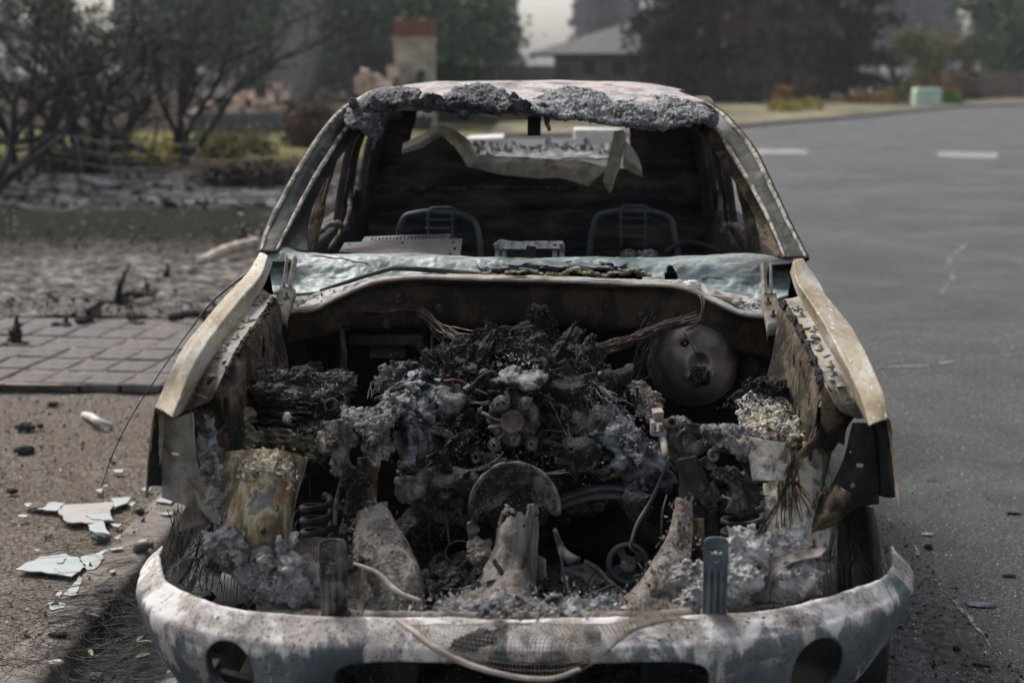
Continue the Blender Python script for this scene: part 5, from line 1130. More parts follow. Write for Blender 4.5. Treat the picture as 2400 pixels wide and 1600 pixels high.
bundle('wire_harness', [P(1530, 775, 4.25), P(1510, 830, 4.22), P(1500, 880, 4.2), P(1470, 920, 4.15)], 34, .022, .0012, MA['wire_black'], T, 7, 40, .035)
bundle('wire_harness', [P(1640, 690, 4.25), P(1648, 720, 4.18), P(1640, 755, 4.15), P(1610, 775, 4.15), P(1600, 765, 4.2)], 7, .003, .0014, MA['wire_black'], T, 8, 40)
tube('strap', [P(1015, 778, 4.3), P(1012, 810, 4.25), P(1014, 850, 4.2), P(1018, 866, 4.2)], .005, MA['darksteel'], T, 6, 20)
# ---- brake booster
bc = P(1634, 852, 4.25); ax = np.array([.05, -1, .10])
boo = lathe('brake_booster', [(.128, .13), (.138, .10), (.140, .06), (.145, .054), (.145, .046), (.138, .04), (.132, .018), (.120, -.010), (.100, -.040), (.075, -.062), (.052, -.072), (.047, -.084), (.030, -.088), (.024, -.074), (.0, -.072)], bc+np.array([0, .04, 0]), -ax, mat('sooty_booster_shell', [(.3, (.02, .017, .016)), (.44, (.09, .075, .07)), (.56, (.20, .175, .16)), (.72, (.30, .27, .25))], 3.5, .38, .6, .25, 60, specks=[((.30, .27, .25), 90, .69, .04), ((.012, .012, .012), 14, .68, .08)], bdist=.001), T, 72, .002, 5)
for dx, dy in ((-27, 8), (30, 8)):
    lathe('bolt', [(0, .02), (.005, .02), (.005, .01), (.011, .01), (.011, 0)], P(1640+dx, 868+dy, 4.15), (0, -1, .1), MA['ash'], boo, 10)
lathe('booster_port', [(.004, -.006), (.011, -.006), (.013, .004), (.014, .02)], P(1605, 803, 4.17), (0, 1, -.1), MA['soot'], boo, 20)
lump('melted_cylinder_stub', P(1640, 880, 4.15), (.030, .030, .028), MA['char'], boo, .35, 2.2, 5, 7)
tube('booster_wire', [P(1600, 775, 4.15), P(1618, 805, 4.14), P(1640, 845, 4.12), P(1647, 860, 4.12)], .0016, MA['wire_black'], boo, 4, 20)
for k, (px, py) in enumerate(((1760, 860), (1775, 880), (1765, 905))): lump('melted_hose', P(px, py, 4.35), (.03, .03, .05), MA['char'], T, .35, 2, 4, k)
# ---- engine mass
rs = np.random.RandomState(21)
eng = lump('engine_block', P(1210, 1060, 4.05), (.33, .30, .22), MA['char'], T, .22, 2.6, 6, 2)
def clus(name, l, Y, sp, n, rr, m, seed, amp=.35, s=2.2, sub=3, par=T, fine=.05):
    cs = scatter_on([P(a, b, Y if not hasattr(Y, '__len__') else Y[i]) for i, (a, b) in enumerate(l)], n, sp, seed)
    return cluster(name, cs, rr, m, par, amp, s, sub, seed, .8, fine)
clus('melted_intake', [(1010, 870), (1080, 845), (1150, 840), (1210, 815), (1260, 815), (1330, 850), (1400, 880)], 4.02, (.03, .05, .018), 80, (.018, .042), MA['char'], 11, .4, 2.5, 4)
clus('melted_intake_top', [(1130, 815), (1170, 812)], 4.05, (.012, .03, .01), 12, (.014, .03), MA['char_layer'], 12)
lump('melted_intake_peak', P(1255, 822, 4.05), (.050, .05, .038), MA['char_layer'], T, .35, 2.6, 5, 5, rot=rotm(0, -.4, 0))
# layered rim ring under flat grey top
Gd = []
c0 = P(1218, 872, 3.72)
for r_ in np.linspace(0, 1, 26):
    a = np.linspace(0, 2*math.pi, 90, endpoint=False)
    Gd.append(np.stack([c0[0]+np.cos(a)*.082*r_, c0[1]+np.sin(a)*.10*r_, c0[2]+.012*np.cos(a*3)*r_+.008-.02*r_**3+0*a], 1))
Gd = disp(np.array(Gd), .010, 16, 5, 3, True)
mk('intake_plate', Gd.reshape(-1, 3), grid_f(26, 90, closed_u=True), MA['ash'], T, True, .006)
loft('intake_fold', [[P(1128, 880, 3.86), P(1180, 905, 3.84), P(1250, 912, 3.84), P(1300, 895, 3.86)], [P(1120, 895, 3.85), P(1180, 925, 3.82), P(1250, 930, 3.82), P(1310, 905, 3.85)]], MA['char'], T, 90, 14, .014, 20, 4, .01, ridged=True)
loft('intake_crease', [[P(1060, 830, 3.95), P(1110, 850, 3.9), P(1160, 880, 3.88), P(1220, 890, 3.86)], [P(1070, 850, 3.92), P(1110, 875, 3.87), P(1170, 900, 3.85), P(1230, 905, 3.84)]], MA['char_layer'], T, 90, 14, .012, 18, 8, .012, ridged=True)
pts = np.vstack([scatter_on([P(1140, 850, 3.9), P(1215, 835, 3.9), P(1290, 870, 3.9)], 120, (.02, .03, .008), 5), scatter_on([P(1010, 890, 3.9), P(1150, 930, 3.84), P(1350, 900, 3.9)], 200, (.03, .02, .02), 6)])
flakes('white_ash_flake', pts, (.003, .010), MA['ash_pale'], T, 8, 1.)
pts = scatter_on([P(960, 900, 3.85), P(1080, 870, 3.88), P(1180, 930, 3.82), P(1330, 900, 3.88), P(1450, 930, 3.9)], 900, (.04, .04, .03), 66)
flakes('char_flake', pts, (.005, .020), MA['char'], T, 18, 1.4)
clus('charred_debris', [(1040, 900), (1090, 940), (1120, 930), (1200, 935), (1290, 925), (1330, 950), (1380, 930)], 3.86, (.03, .04, .02), 110, (.010, .026), MA['char'], 13, .5, 2.4)
clus('charred_debris', [(1280, 960), (1320, 1000), (1350, 960), (1400, 990), (1380, 1040)], 3.82, (.02, .03, .02), 70, (.012, .028), MA['engine'], 14, .5, 2.4)
# valve covers under thick ash
def cover(px, Ys, m, seed, name='ash_covered_valve_cover'):
    Ys = [[y-.07 for y in yy] for yy in Ys]
    rows = [[P(a, b, y) for (a, b), y in zip(l, yy)] for l, yy in zip(px, Ys)]
    Gc = loft_g(rows, 240, 180); Gc = disp(Gc, .014, 9, 4, seed, True); Gc = disp(Gc, .006, 40, 4, seed+1, True); Gc = disp(Gc, .003, 110, 3, seed+2, True)
    return mk(name, Gc.reshape(-1, 3), grid_f(180, 240), m, T, True, .01)
cover([[(985, 880), (940, 920), (880, 955)], [(1020, 895), (985, 935), (925, 985)], [(1060, 930), (1010, 985), (950, 1040)], [(1040, 985), (1005, 1040), (930, 1090)]], [[4.1, 3.95, 3.8], [4.0, 3.86, 3.72], [3.92, 3.78, 3.66], [3.9, 3.78, 3.68]], MA['ash_blue'], 3)
cover([[(1370, 880), (1420, 920), (1480, 960)], [(1385, 920), (1440, 965), (1500, 1020)], [(1380, 960), (1430, 1020), (1490, 1090)], [(1400, 1010), (1440, 1060), (1480, 1110)]], [[4.1, 3.98, 3.86], [4.0, 3.84, 3.72], [3.9, 3.76, 3.66], [3.9, 3.78, 3.7]], MA['ash_blue'], 5)
cover([[(800, 935), (850, 945), (905, 905), (960, 880)], [(815, 975), (860, 985), (905, 950), (940, 935)], [(838, 1030), (870, 1035), (905, 1010), (930, 985)], [(850, 1085), (880, 1090), (905, 1075), (920, 1050)]], [[3.74, 3.72, 3.82, 3.95], [3.62, 3.58, 3.66, 3.74], [3.56, 3.53, 3.58, 3.64], [3.56, 3.53, 3.56, 3.62]], MA['ash_crust'], 23, 'crusted_manifold_ash')
cover([[(1480, 870), (1530, 900), (1560, 930)], [(1480, 910), (1520, 940), (1550, 975)], [(1500, 950), (1530, 985), (1550, 1010)]], [[4.1, 4.05, 4.0], [4.0, 3.92, 3.88], [3.92, 3.86, 3.84]], MA['ash_brown'], 24, 'ash_covered_manifold')
clus('ash_mass', [(1440, 1040), (1480, 1080), (1525, 1090), (1500, 1120)], 3.72, (.02, .03, .02), 60, (.014, .034), MA['ash_blue'], 15, .45, 2.6, 4)
loft('melted_sheet', [[P(985, 875, 3.9), P(1030, 895, 3.84), P(1075, 900, 3.82)], [P(975, 905, 3.84), P(1025, 935, 3.8), P(1090, 920, 3.8)]], MA['engine'], T, 60, 30, .010, 14, 4, .006)
bundle('exposed_wire', [P(1370, 840, 3.95), P(1400, 900, 3.85), P(1450, 950, 3.75), P(1530, 1010, 3.7)], 9, .007, .0014, MA['ash'], T, 9, 50, .02)
tube('orange_wire', [P(1040, 892, 3.80), P(1075, 890, 3.79), P(1110, 910, 3.78), P(1150, 925, 3.77), P(1200, 928, 3.77)], .0028, MA['copper'], T, 6, 40)
bundle('exposed_wire', [P(1095, 940, 3.78), P(1130, 944, 3.77), P(1165, 930, 3.77), P(1190, 918, 3.78)], 6, .006, .0016, MA['wire'], T, 10, 30)
for k, (px, py, Y) in enumerate(((910, 905, 3.95), (930, 890, 4.0), (1010, 880, 4.1))):
    bundle('looped_wire', [P(px-40, py+30, Y-.1), P(px-20, py-20, Y), P(px+15, py-25, Y), P(px+25, py+25, Y-.05)], 4, .006, .001, MA['wire_black'], T, 30+k, 40)
# big dark timing-case bulges
lump('timing_cover', P(1080, 1120, 3.85), (.17, .10, .13), MA['engine'], T, .16, 2.0, 6, 8)
lump('timing_cover', P(1350, 1100, 3.85), (.13, .10, .12), MA['engine'], T, .20, 2.4, 6, 9)
lump('melted_pump', P(1310, 990, 3.80), (.035, .03, .030), MA['bluesteel'], T, .2, 1.8, 4, 3, sq=.6)
loft('black_melted_hose', [[P(1035, 955, 3.82), P(1075, 935, 3.80), P(1100, 960, 3.80)], [P(1040, 985, 3.80), P(1080, 965, 3.78), P(1105, 985, 3.8)]], MA['char'], T, 40, 20, .012, 14, 2, .012)
plate('bracket_bar', [P(1355, 965, 3.76), P(1368, 970, 3.76), P(1312, 1040, 3.72), P(1302, 1036, 3.72)], MA['bluesteel'], T, .012)
plate('bracket_bar', [P(1325, 985, 3.76), P(1333, 990, 3.76), P(1278, 1045, 3.72), P(1270, 1040, 3.72)], MA['engine'], T, .012)
lathe('open_port_ring', [(.040, .02), (.042, 0), (.036, -.004), (.034, .02)], P(1310, 915, 3.80), (0, 1, -.3), MA['char'], T, 30, .004, 30)
lathe('toothed_gear', [(.0, .01), (.05, .01), (.052, 0), (.03, -.004), (0, -.004)], P(962, 1040, 3.62), (.6, 1, 0), MA['engine'], T, 40)
# ---- alternator
ac = P(1201, 985, 3.62); aax = np.array([0, -1, .22])
alt = lathe('alternator', [(.062, .09), (.068, .07), (.070, .02), (.062, .0), (.048, -.004), (.038, .012), (.0, .014)], ac+np.array([0, .03, -.004]), -aax, MA['engine'], T, 90, .012, 26)
mb = MB()
for k in range(11):
    a = k/11*2*math.pi+rs.uniform(-.25, .25); d = np.array([math.cos(a), 0, math.sin(a)])
    v, f = tube_vf([ac+d*.028+[0, .005, 0], ac+d*.052+[0, .004, 0]+np.array([0, rs.uniform(-.006, .006), 0]), ac+d*rs.uniform(.058, .078)+[0, .016, 0]], [.003, .004, .006], 6, 10, jit=.008, seed=k); mb.add(v, f)
mb.out('housing_rib', MA['engine'], alt)
lathe('pulley', [(0, -.016), (.006, -.016), (.007, -.010), (.012, -.011), (.013, -.006), (.022, -.006), (.023, -.010), (.030, -.010), (.0305, -.004), (.027, .0), (.0305, .004), (.030, .010), (0, .010)], ac+np.array([0, -.015, 0]), -aax, mat('brown_ash_pulley', [(.3, (.05, .04, .033)), (.6, (.15, .12, .10)), (.75, (.24, .21, .18))], 20, .8, .2, .5, 120, bdist=.001), alt, 40)
for k, (px, py) in enumerate(((1158, 1043), (1246, 1040), (1166, 948), (1232, 945), (1205, 1030), (1180, 945))):
    q = P(px, py, 3.585)
    lathe('mounting_ear', [(.004, -.012), (.009, -.012), (.011, .0), (.017, .002), (.018, .03)], q, (0, 1, -.2), MA['engine'], alt, 16, .002, 60)
loft('lower_bracket', [[P(1150, 1005, 3.68), P(1200, 1020, 3.66), P(1255, 1005, 3.68)], [P(1155, 1050, 3.66), P(1200, 1035, 3.65), P(1250, 1050, 3.66)]], MA['engine'], alt, 50, 24, .008, 22, 3, .01, torn=(.6, 30, 'all'))
# ---- half dome fan shroud remains with torn lower edge
cx, cz_, Yf = 1212, 1185, 3.42
c0 = P(1206, 1190, Yf); Rr = abs(P(1308, 1190, Yf)[0]-c0[0])
rows = []
for t in np.linspace(.05, 1, 14):
    row = []
    for a in np.linspace(math.pi*1.06, -math.pi*.06, 40):
        row.append(c0+np.array([math.cos(a)*Rr*t, .10*(1-t)**1.5-.0*t, math.sin(a)*Rr*1.06*t]))
    rows.append(row)
lowz = P(1200, 1165, Yf)[2]
loft('fan_shroud', rows, MA['engine'], T, 160, 70, .005, 10, 3, .006, holes=lambda v, u, C: (C[..., 2] < lowz+.012*fbm(C.reshape(-1, 3), 22, 3, 4).reshape(C.shape[:2])*2+np.abs(C[..., 0]-c0[0]-.01)*-.55) & (np.abs(C[..., 0]-c0[0]-.005) < Rr*.93))
tube('shroud_rim', [c0+np.array([math.cos(a)*Rr*1.01, -.006, math.sin(a)*Rr*1.07]) for a in np.linspace(math.pi*1.05, -.1, 30)], .006, MA['engine'], T, 8, 60, jit=.002)
loft('shroud_side', [[c0+np.array([-Rr*1.02, -.01, .02]), c0+np.array([-Rr*1.1, 0, -.06]), c0+np.array([-Rr*1.0, .03, -.12])], [c0+np.array([-Rr*.8, .03, .02]), c0+np.array([-Rr*.82, .03, -.05]), c0+np.array([-Rr*.75, .05, -.11])]], MA['engine'], T, 40, 20, .01, 16, 5, .006, torn=(.8, 22, 'all'))
lathe('fan_hub', [(0, 0), (.05, .0), (.085, .02), (.088, .06)], P(1212, 1185, 3.52), (0, 1, -.1), MA['char'], T, 40, .005, 20)
# ---- pale trunk of melted plastic
tr = [[(1184, 1180), (1172, 1220), (1165, 1270), (1152, 1310), (1128, 1350), (1080, 1385), (1010, 1420)],
      [(1205, 1190), (1200, 1240), (1195, 1290), (1185, 1340), (1170, 1390), (1140, 1425), (1080, 1448)],
      [(1228, 1185), (1226, 1240), (1222, 1290), (1218, 1340), (1216, 1390), (1215, 1430), (1212, 1452)],
      [(1256, 1178), (1262, 1230), (1256, 1290), (1255, 1340), (1262, 1390), (1268, 1425), (1280, 1450)]]
trY = [[3.36, 3.36, 3.35, 3.33, 3.30, 3.24, 3.2], [3.30, 3.29, 3.28, 3.25, 3.2, 3.14, 3.1], [3.29, 3.28, 3.27, 3.24, 3.2, 3.15, 3.1], [3.36, 3.36, 3.35, 3.33, 3.3, 3.26, 3.2]]
loft('melted_shroud_column', [[P(*p, y) for p, y in zip(l, yy)] for l, yy in zip(tr, trY)], MA['ash_brown'], T, 200, 120, .006, 12, 6, .008, torn=(.3, 30, 'u0'))
loft('melted_shroud_strip', [[P(1262, 1300, 3.36), P(1262, 1360, 3.34), P(1272, 1430, 3.25)], [P(1278, 1310, 3.38), P(1282, 1370, 3.36), P(1300, 1440, 3.27)]], MA['ash_brown'], T, 50, 12, .004, 14, 3, .005)
clus('melted_stub', [(1130, 1280), (1125, 1320), (1110, 1350)], 3.38, (.008, .01, .01), 20, (.010, .022), MA['ash_brown'], 19, .3, 2)
# ---- arch bracket
ar = [(1300, 1172), (1350, 1152), (1400, 1141), (1450, 1140), (1480, 1148), (1505, 1180), (1512, 1200)]
loft('arch_bracket', [[P(a, b, 3.66) for a, b in ar], [P(a, b, 3.60) for a, b in ar], [P(a, b+8, 3.58) for a, b in ar], [P(a, b+14, 3.585) for a, b in ar], [P(a, b+30, 3.58) for a, b in ar]], MA['darksteel'], T, 90, 30, .001, 12, 2, .005)
# ---- pulleys, idler, plate
def pulley(px, py, Y, r, axis, spokes=0, name='belt_pulley', m='darksteel'):
    c = P(px, py, Y)
    prof = [(r*.80, -.008), (r*.97, -.012), (r, -.008), (r*.97, 0), (r, .008), (r*.97, .014), (r*.80, .012)]
    o = lathe(name, prof, c, axis, MA[m], T, 56, .0008, 40, solid=.003)
    a = np.asarray(axis, float); a /= np.linalg.norm(a); x = np.cross([0, 0, 1.], a); x /= np.linalg.norm(x); y = np.cross(a, x)
    lathe('hub', [(0, -.012), (r*.16, -.012), (r*.18, -.004), (r*.38, .0), (r*.38, .012), (0, .012)], c, axis, MA['engine'], o, 24)
    for k in range(spokes):
        an = k/spokes*2*math.pi+.5
        d = math.cos(an)*x+math.sin(an)*y; s = np.cross(a, d)
        plate('spoke', [c+d*r*.3+s*r*.16, c+d*r*.86+s*r*.22, c+d*r*.86-s*r*.22, c+d*r*.3-s*r*.16], MA[m], o, .006)
    return o
pulley(1471, 1320, 3.42, .052, (.1, -1, .25), 4)
c1 = P(1078, 1308, 3.44)
cup = lathe('idler_pulley', [(.034, -.028), (.037, -.028), (.037, .018), (.034, .020), (.034, -.018)], c1, (0, .55, -.8), MA['darksteel'], T, 48)
lathe('hub', [(0, .012), (.010, .012), (.011, .006), (.018, .004), (.018, -.014), (.035, -.016)], c1, (0, -.55, .8), MA['rust'], cup, 32)
lathe('pulley', [(.030, -.01), (.034, -.012), (.034, .012), (.028, .014), (.0, .012)], P(1345, 1372, 3.36), (0, -1, .4), MA['darksteel'], T, 40)
plate('tensioner_plate', [P(1315, 1330, 3.36), P(1370, 1322, 3.38), P(1410, 1352, 3.37), P(1434, 1385, 3.34), P(1395, 1392, 3.32), P(1378, 1372, 3.33), P(1350, 1360, 3.34), P(1312, 1362, 3.34)], MA['darksteel'], T, .008, bevel=.002)
for q in ((1363, 1338), (1415, 1385)): lathe('bolt', [(0, -.010), (.007, -.010), (.008, 0)], P(*q, 3.33), (0, -1, .5), MA['ash'], T, 8)
tube('tensioner_arm', [P(1300, 1240, 3.5), P(1312, 1275, 3.46), P(1325, 1300, 3.42), P(1352, 1318, 3.40)], [.007, .009, .013, .016], MA['engine'], T, 8, 20)
tube('bent_strip', [P(1370, 1318, 3.40), P(1400, 1335, 3.38), P(1430, 1365, 3.35), P(1462, 1388, 3.33)], [.010, .008, .007, .005], MA['darksteel'], T, 6, 20)
loft('hanging_paper_ash', [[P(1312, 1345, 3.30), P(1320, 1375, 3.29), P(1318, 1398, 3.29)], [P(1330, 1350, 3.30), P(1335, 1370, 3.29), P(1326, 1402, 3.29)]], MA['ash_pale'], T, 30, 14, .008, 30, 3, .003, torn=(.5, 40, 'all'))
tube('push_rod', [P(1570, 1070, 3.5), P(1530, 1165, 3.5), P(1490, 1235, 3.45), P(1478, 1275, 3.40)], [.004, .005, .006, .004], MA['darksteel'], T, 6, 20)
tube('bent_wire', [P(1475, 1270, 3.38), P(1478, 1285, 3.36), P(1500, 1300, 3.35)], .002, MA['wire_black'], T, 5, 12)
tube('thin_pipe', [P(1563, 1160, 3.55), P(1553, 1200, 3.5), P(1550, 1255, 3.48)], .003, MA['darksteel'], T, 5, 12)
tube('hanging_wire', [P(1003, 1010, 3.62), P(1006, 1100, 3.6), P(1005, 1200, 3.58), P(1008, 1270, 3.55), P(1016, 1300, 3.52)], .0013, MA['wire_black'], T, 4, 30, jit=.003)
tube('coil_hose', [P(1015, 1340, 3.4), P(1018, 1315, 3.42), P(1035, 1305, 3.43), P(1048, 1320, 3.43)], .011, MA['char'], T, 8, 20)
# lower dark parts in front of the sump
lump('oil_pan', P(1020, 1235, 3.9), (.12, .10, .06), MA['char'], T, .12, 2, 5, 14)
lump('oil_pan', P(1420, 1260, 3.95), (.16, .10, .07), MA['soot'], T, .12, 2, 5, 15)
# ---- frame rails
def rail(px, Ys, m=MA['ash_brown'], seed=0):
    rows = [[P(a, b, y) for (a, b), y in zip(l, yy)] for l, yy in zip(px, Ys)]
    Gq = loft_g(rows, 260, 150); Gq = disp(Gq, .005, 9, 3, seed); Gq = disp(Gq, .0022, 40, 4, seed+3, True); o_ = mk('frame_rail', Gq.reshape(-1, 3), grid_f(150, 260), m, T, True, .006); cr_ = np.vstack([crs(r_, 60) for r_ in rows[:-1]]); rq = np.random.RandomState(seed); q_ = cr_[rq.randint(0, len(cr_), 260)]+rq.randn(260, 3)*[.012, .004, .012]+[0, -.006, 0]; flakes('ash_crust_flake', q_, (.004, .014), MA['ash_brown'], o_, seed, 1.2); flakes('ash_crust_flake', q_[::2]+[0, -.003, 0], (.002, .007), MA['ash_pale'], o_, seed, 1.2); return o_
rail([[(838, 1195), (834, 1240), (836, 1300), (842, 1360), (856, 1440)], [(855, 1195), (854, 1250), (862, 1310), (886, 1370), (915, 1440)], [(872, 1190), (880, 1240), (900, 1290), (928, 1345), (955, 1430)], [(890, 1180), (912, 1220), (930, 1265), (950, 1310), (962, 1350), (985, 1425)], [(900, 1185), (920, 1225), (950, 1275), (972, 1325), (990, 1400)]], [[3.44, 3.36, 3.3, 3.24, 3.16], [3.38, 3.31, 3.25, 3.2, 3.12], [3.38, 3.31, 3.25, 3.2, 3.12], [3.42, 3.36, 3.30, 3.25, 3.20, 3.15], [3.50, 3.44, 3.40, 3.35, 3.3]], MA['ash_brown'], 3)
rail([[(1588, 1175), (1580, 1220), (1560, 1270), (1530, 1320), (1490, 1385), (1440, 1420)], [(1600, 1170), (1595, 1220), (1580, 1270), (1555, 1320), (1530, 1380), (1490, 1430)], [(1620, 1180), (1622, 1240), (1620, 1300), (1612, 1380), (1600, 1445)]], [[3.5, 3.46, 3.42, 3.38, 3.32, 3.25], [3.42, 3.38, 3.33, 3.28, 3.2, 3.16], [3.42, 3.38, 3.3, 3.24, 3.16]], MA['ash_brown'], 4)
fpanel('rusty_rail_face', [[(1592, 1215), (1596, 1290), (1600, 1400)], [(1650, 1215), (1650, 1300), (1652, 1400)]], [3.40, 3.38], MA['rust'], nv=20)
# radiator support post (left) and its rusty face
fpanel('radiator_support_post', [[(838, 1072), (838, 1130), (842, 1200)], [(860, 1070), (862, 1130), (866, 1205)], [(884, 1070), (884, 1130), (880, 1200)]], [3.5, 3.47, 3.5], MA['rust'])
clus('hanging_melt', [(795, 1000), (800, 1040), (805, 1080), (812, 1110)], 3.46, (.008, .012, .01), 30, (.012, .024), MA['engine'], 23, .2, 1.6, 4)
loft('melted_tongue', [[P(782, 985, 3.46), P(780, 1040, 3.45), P(790, 1100, 3.46)], [P(798, 985, 3.42), P(800, 1050, 3.41), P(805, 1110, 3.43)], [P(812, 1000, 3.45), P(818, 1060, 3.44), P(812, 1100, 3.46)]], MA['engine'], T, 60, 30, .006, 16, 3, .01)
tube('rusty_rod', [P(808, 1100, 3.45), P(800, 1130, 3.44), P(790, 1170, 3.42), P(785, 1230, 3.40)], [.007, .006, .006, .005], MA['rust'], T, 8, 24)
for k, sx in enumerate((805, 820)):
    loft('hanging_strip', [[P(sx, 1110, 3.46), P(sx+5, 1180, 3.44), P(sx-12, 1250, 3.42)], [P(sx+18, 1115, 3.46), P(sx+20, 1180, 3.44), P(sx+6, 1255, 3.42)]], MA['engine'], T, 50, 12, .008, 18, 5+k, .006, torn=(.3, 26, 'all'))
clus('hanging_melt', [(835, 1100), (828, 1160), (825, 1230), (840, 1250)], 3.42, (.006, .01, .01), 34, (.008, .018), MA['char'], 24, .3, 2)
# ---- coil springs
def coil(c, r, pitch, turns, rad, name='coil_spring'):
    n = int(turns*28); t = np.linspace(0, turns*2*math.pi, n)
    p = np.stack([c[0]+r*np.cos(t), c[1]+r*np.sin(t), c[2]+t/(2*math.pi)*pitch], 1)
    return tube(name, p, rad, MA['darksteel'], T, 8, None)
coil(P(745, 1262, 3.80), .040, .036, 3.2, .0105)
coil(P(1740, 1262, 3.85), .055, .034, 4, .0095)
# ---- left wheel-house cylinder (mustard) 
wl_ = [[(512, 1062), (502, 1110), (503, 1180), (510, 1240), (522, 1296)], [(560, 1056), (545, 1110), (540, 1180), (548, 1240), (560, 1298)], [(610, 1052), (600, 1105), (590, 1175), (592, 1240), (605, 1300)], [(660, 1056), (655, 1100), (645, 1165), (638, 1235), (642, 1300)], [(700, 1068), (693, 1105), (678, 1165), (668, 1225), (664, 1296)], [(718, 1072), (710, 1105), (692, 1165), (682, 1220), (676, 1292)]]
wy = [[3.56, 3.52, 3.48, 3.44, 3.42], [3.47, 3.42, 3.37, 3.34, 3.33], [3.43, 3.38, 3.33, 3.30, 3.29], [3.43, 3.38, 3.34, 3.31, 3.30], [3.47, 3.43, 3.39, 3.36, 3.34], [3.54, 3.51, 3.47, 3.44, 3.41]]
wh = loft('wheelhouse_shell', [[P(*p, y) for p, y in zip(l, yy)] for l, yy in zip(wl_, wy)], MA['mustard'], T, 160, 140, .0045, 12, 3, .005)
tube('shell_flange', [P(718, 1072, 3.53), P(710, 1105, 3.50), P(692, 1165, 3.46), P(682, 1220, 3.43), P(676, 1292, 3.40)], .005, MA['flange'], wh, 6, 60, jit=.001)
pts = scatter_on([P(560, 1085, 3.41), P(640, 1085, 3.37), P(600, 1110, 3.37), P(670, 1115, 3.37)], 240, (.03, .008, .018), 8)
flakes('paint_flake', pts, (.005, .014), MA['white_flaky'], wh, 3, .8)
fpanel('inner_fender_panel', [[(440, 950), (446, 1060), (470, 1180)], [(500, 945), (505, 1060), (515, 1180)], [(575, 950), (580, 1060), (590, 1150)]], [3.80, 3.78, 3.74], MA['rust'], amp=.006)
# battery / stack of char
rs = np.random.RandomState(33)
clus('charred_battery', [(580, 935), (620, 905), (680, 895), (740, 905), (780, 930)], 3.78, (.02, .04, .012), 60, (.015, .032), MA['char_layer'], 25, .45, 2.5, 4)
body = lump('charred_battery_core', P(665, 960, 3.80), (.15, .12, .085), MA['char_layer'], T, .22, 2.6, 6, 21, sq=.7)
for i in range(26):
    y = 915+i*4.2; x0 = 600+rs.uniform(-20, 40); x1 = 750+rs.uniform(-30, 12); Yl = 3.67-.003*i+rs.uniform(-.012, .012)
    loft('battery_plate', [[P(x0, y, Yl), P((x0+x1)/2, y+4+rs.uniform(-4, 4), Yl-.01), P(x1, y+8+rs.uniform(-5, 6), Yl)], [P(x0, y-3, Yl+.07), P((x0+x1)/2, y, Yl+.06), P(x1, y+6, Yl+.07)]], MA['char_layer'] if i % 4 else MA['engine'], T, 60, 8, .008, 20, i, .0035, torn=(.6, 30, 'all'))
for i, (y, dy, mm) in enumerate(((1000, 12, 'char_yellow'), (1014, 10, 'char_yellow'), (1028, 10, 'char_yellow'), (1045, 12, 'char_yellow'))):
    loft('charred_layer', [[P(606+i*6, y, 3.62), P(680, y+6, 3.59), P(742, y+20, 3.62)], [P(604+i*6, y+dy, 3.60), P(680, y+6+dy, 3.57), P(740, y+22+dy, 3.60)], [P(606+i*6, y+dy+8, 3.64), P(680, y+14+dy, 3.62), P(740, y+28+dy, 3.64)]], MA[mm], T, 90, 20, .010, 26, i, .006, ridged=True)
clus('charred_debris', [(590, 970), (580, 1010), (600, 1045), (650, 1075), (700, 1080), (745, 1060)], 3.62, (.014, .02, .008), 70, (.008, .020), MA['char_yellow'], 26, .5, 2.6)
clus('charred_debris', [(755, 1010), (770, 1040), (755, 1070), (720, 1090)], 3.60, (.01, .02, .008), 50, (.008, .020), MA['char'], 27, .5, 2.6)
loft('grey_crust_sheet', [[P(668, 905, 3.70), P(700, 902, 3.72), P(730, 912, 3.72)], [P(640, 940, 3.66), P(672, 920, 3.68), P(720, 920, 3.7)], [P(652, 965, 3.64), P(668, 940, 3.66), P(690, 925, 3.67)]], MA['ash_brown'], T, 60, 50, .006, 16, 3, .006, torn=(.4, 30, 'all'))
lump('white_chunk', P(673, 980, 3.62), (.012, .01, .016), MA['white_flaky'], T, .2, 2, 3, 4); lump('white_chunk', P(745, 925, 3.70), (.016, .012, .011), MA['ash'], T, .2, 2, 3, 5)
lump('charred_cap', P(775, 925, 3.78), (.050, .05, .045), MA['ash_brown'], T, .25, 2.4, 5, 6)
lathe('terminal_ring', [(.012, .02), (.018, .018), (.018, -.004), (.012, -.004), (.010, .01)], P(777, 947, 3.66), (0, -1, .2), MA['rust'], T, 24, .003, 40)
pts = scatter_on([P(570, 950, 3.7), P(640, 905, 3.74), P(760, 920, 3.72), P(750, 1000, 3.62), P(640, 1060, 3.58)], 500, (.03, .03, .02), 9)
flakes('char_flake', pts, (.004, .014), MA['char_layer'], T, 19, 1.4)
# ---- left front: ash encrusted lower fascia
clus('fluffy_ash', [(490, 1080), (500, 1130), (512, 1170), (530, 1210)], 3.40, (.004, .008, .008), 50, (.006, .014), MA['ash_crust'], 28, .5, 2.6)
clus('fluffy_ash', [(480, 990), (492, 1040), (498, 1080)], 3.50, (.005, .01, .01), 36, (.007, .016), MA['ash'], 29, .5, 2.6)
clus('fluffy_ash', [(520, 1260), (560, 1300), (600, 1330), (640, 1350), (690, 1370)], 3.30, (.014, .02, .014), 120, (.008, .024), MA['ash_crust'], 30, .5, 2.6)
clus('fluffy_ash', [(640, 1310), (690, 1320), (720, 1360), (680, 1390), (610, 1380)], 3.28, (.016, .02, .016), 90, (.008, .022), MA['ash_pale'], 31, .5, 2.6)
loft('peeling_strip', [[P(600, 1345, 3.27), P(625, 1375, 3.26), P(640, 1400, 3.26)], [P(655, 1350, 3.27), P(668, 1380, 3.26), P(682, 1400, 3.26)]], MA['white_flaky'], T, 30, 20, .004, 14, 3, .005)
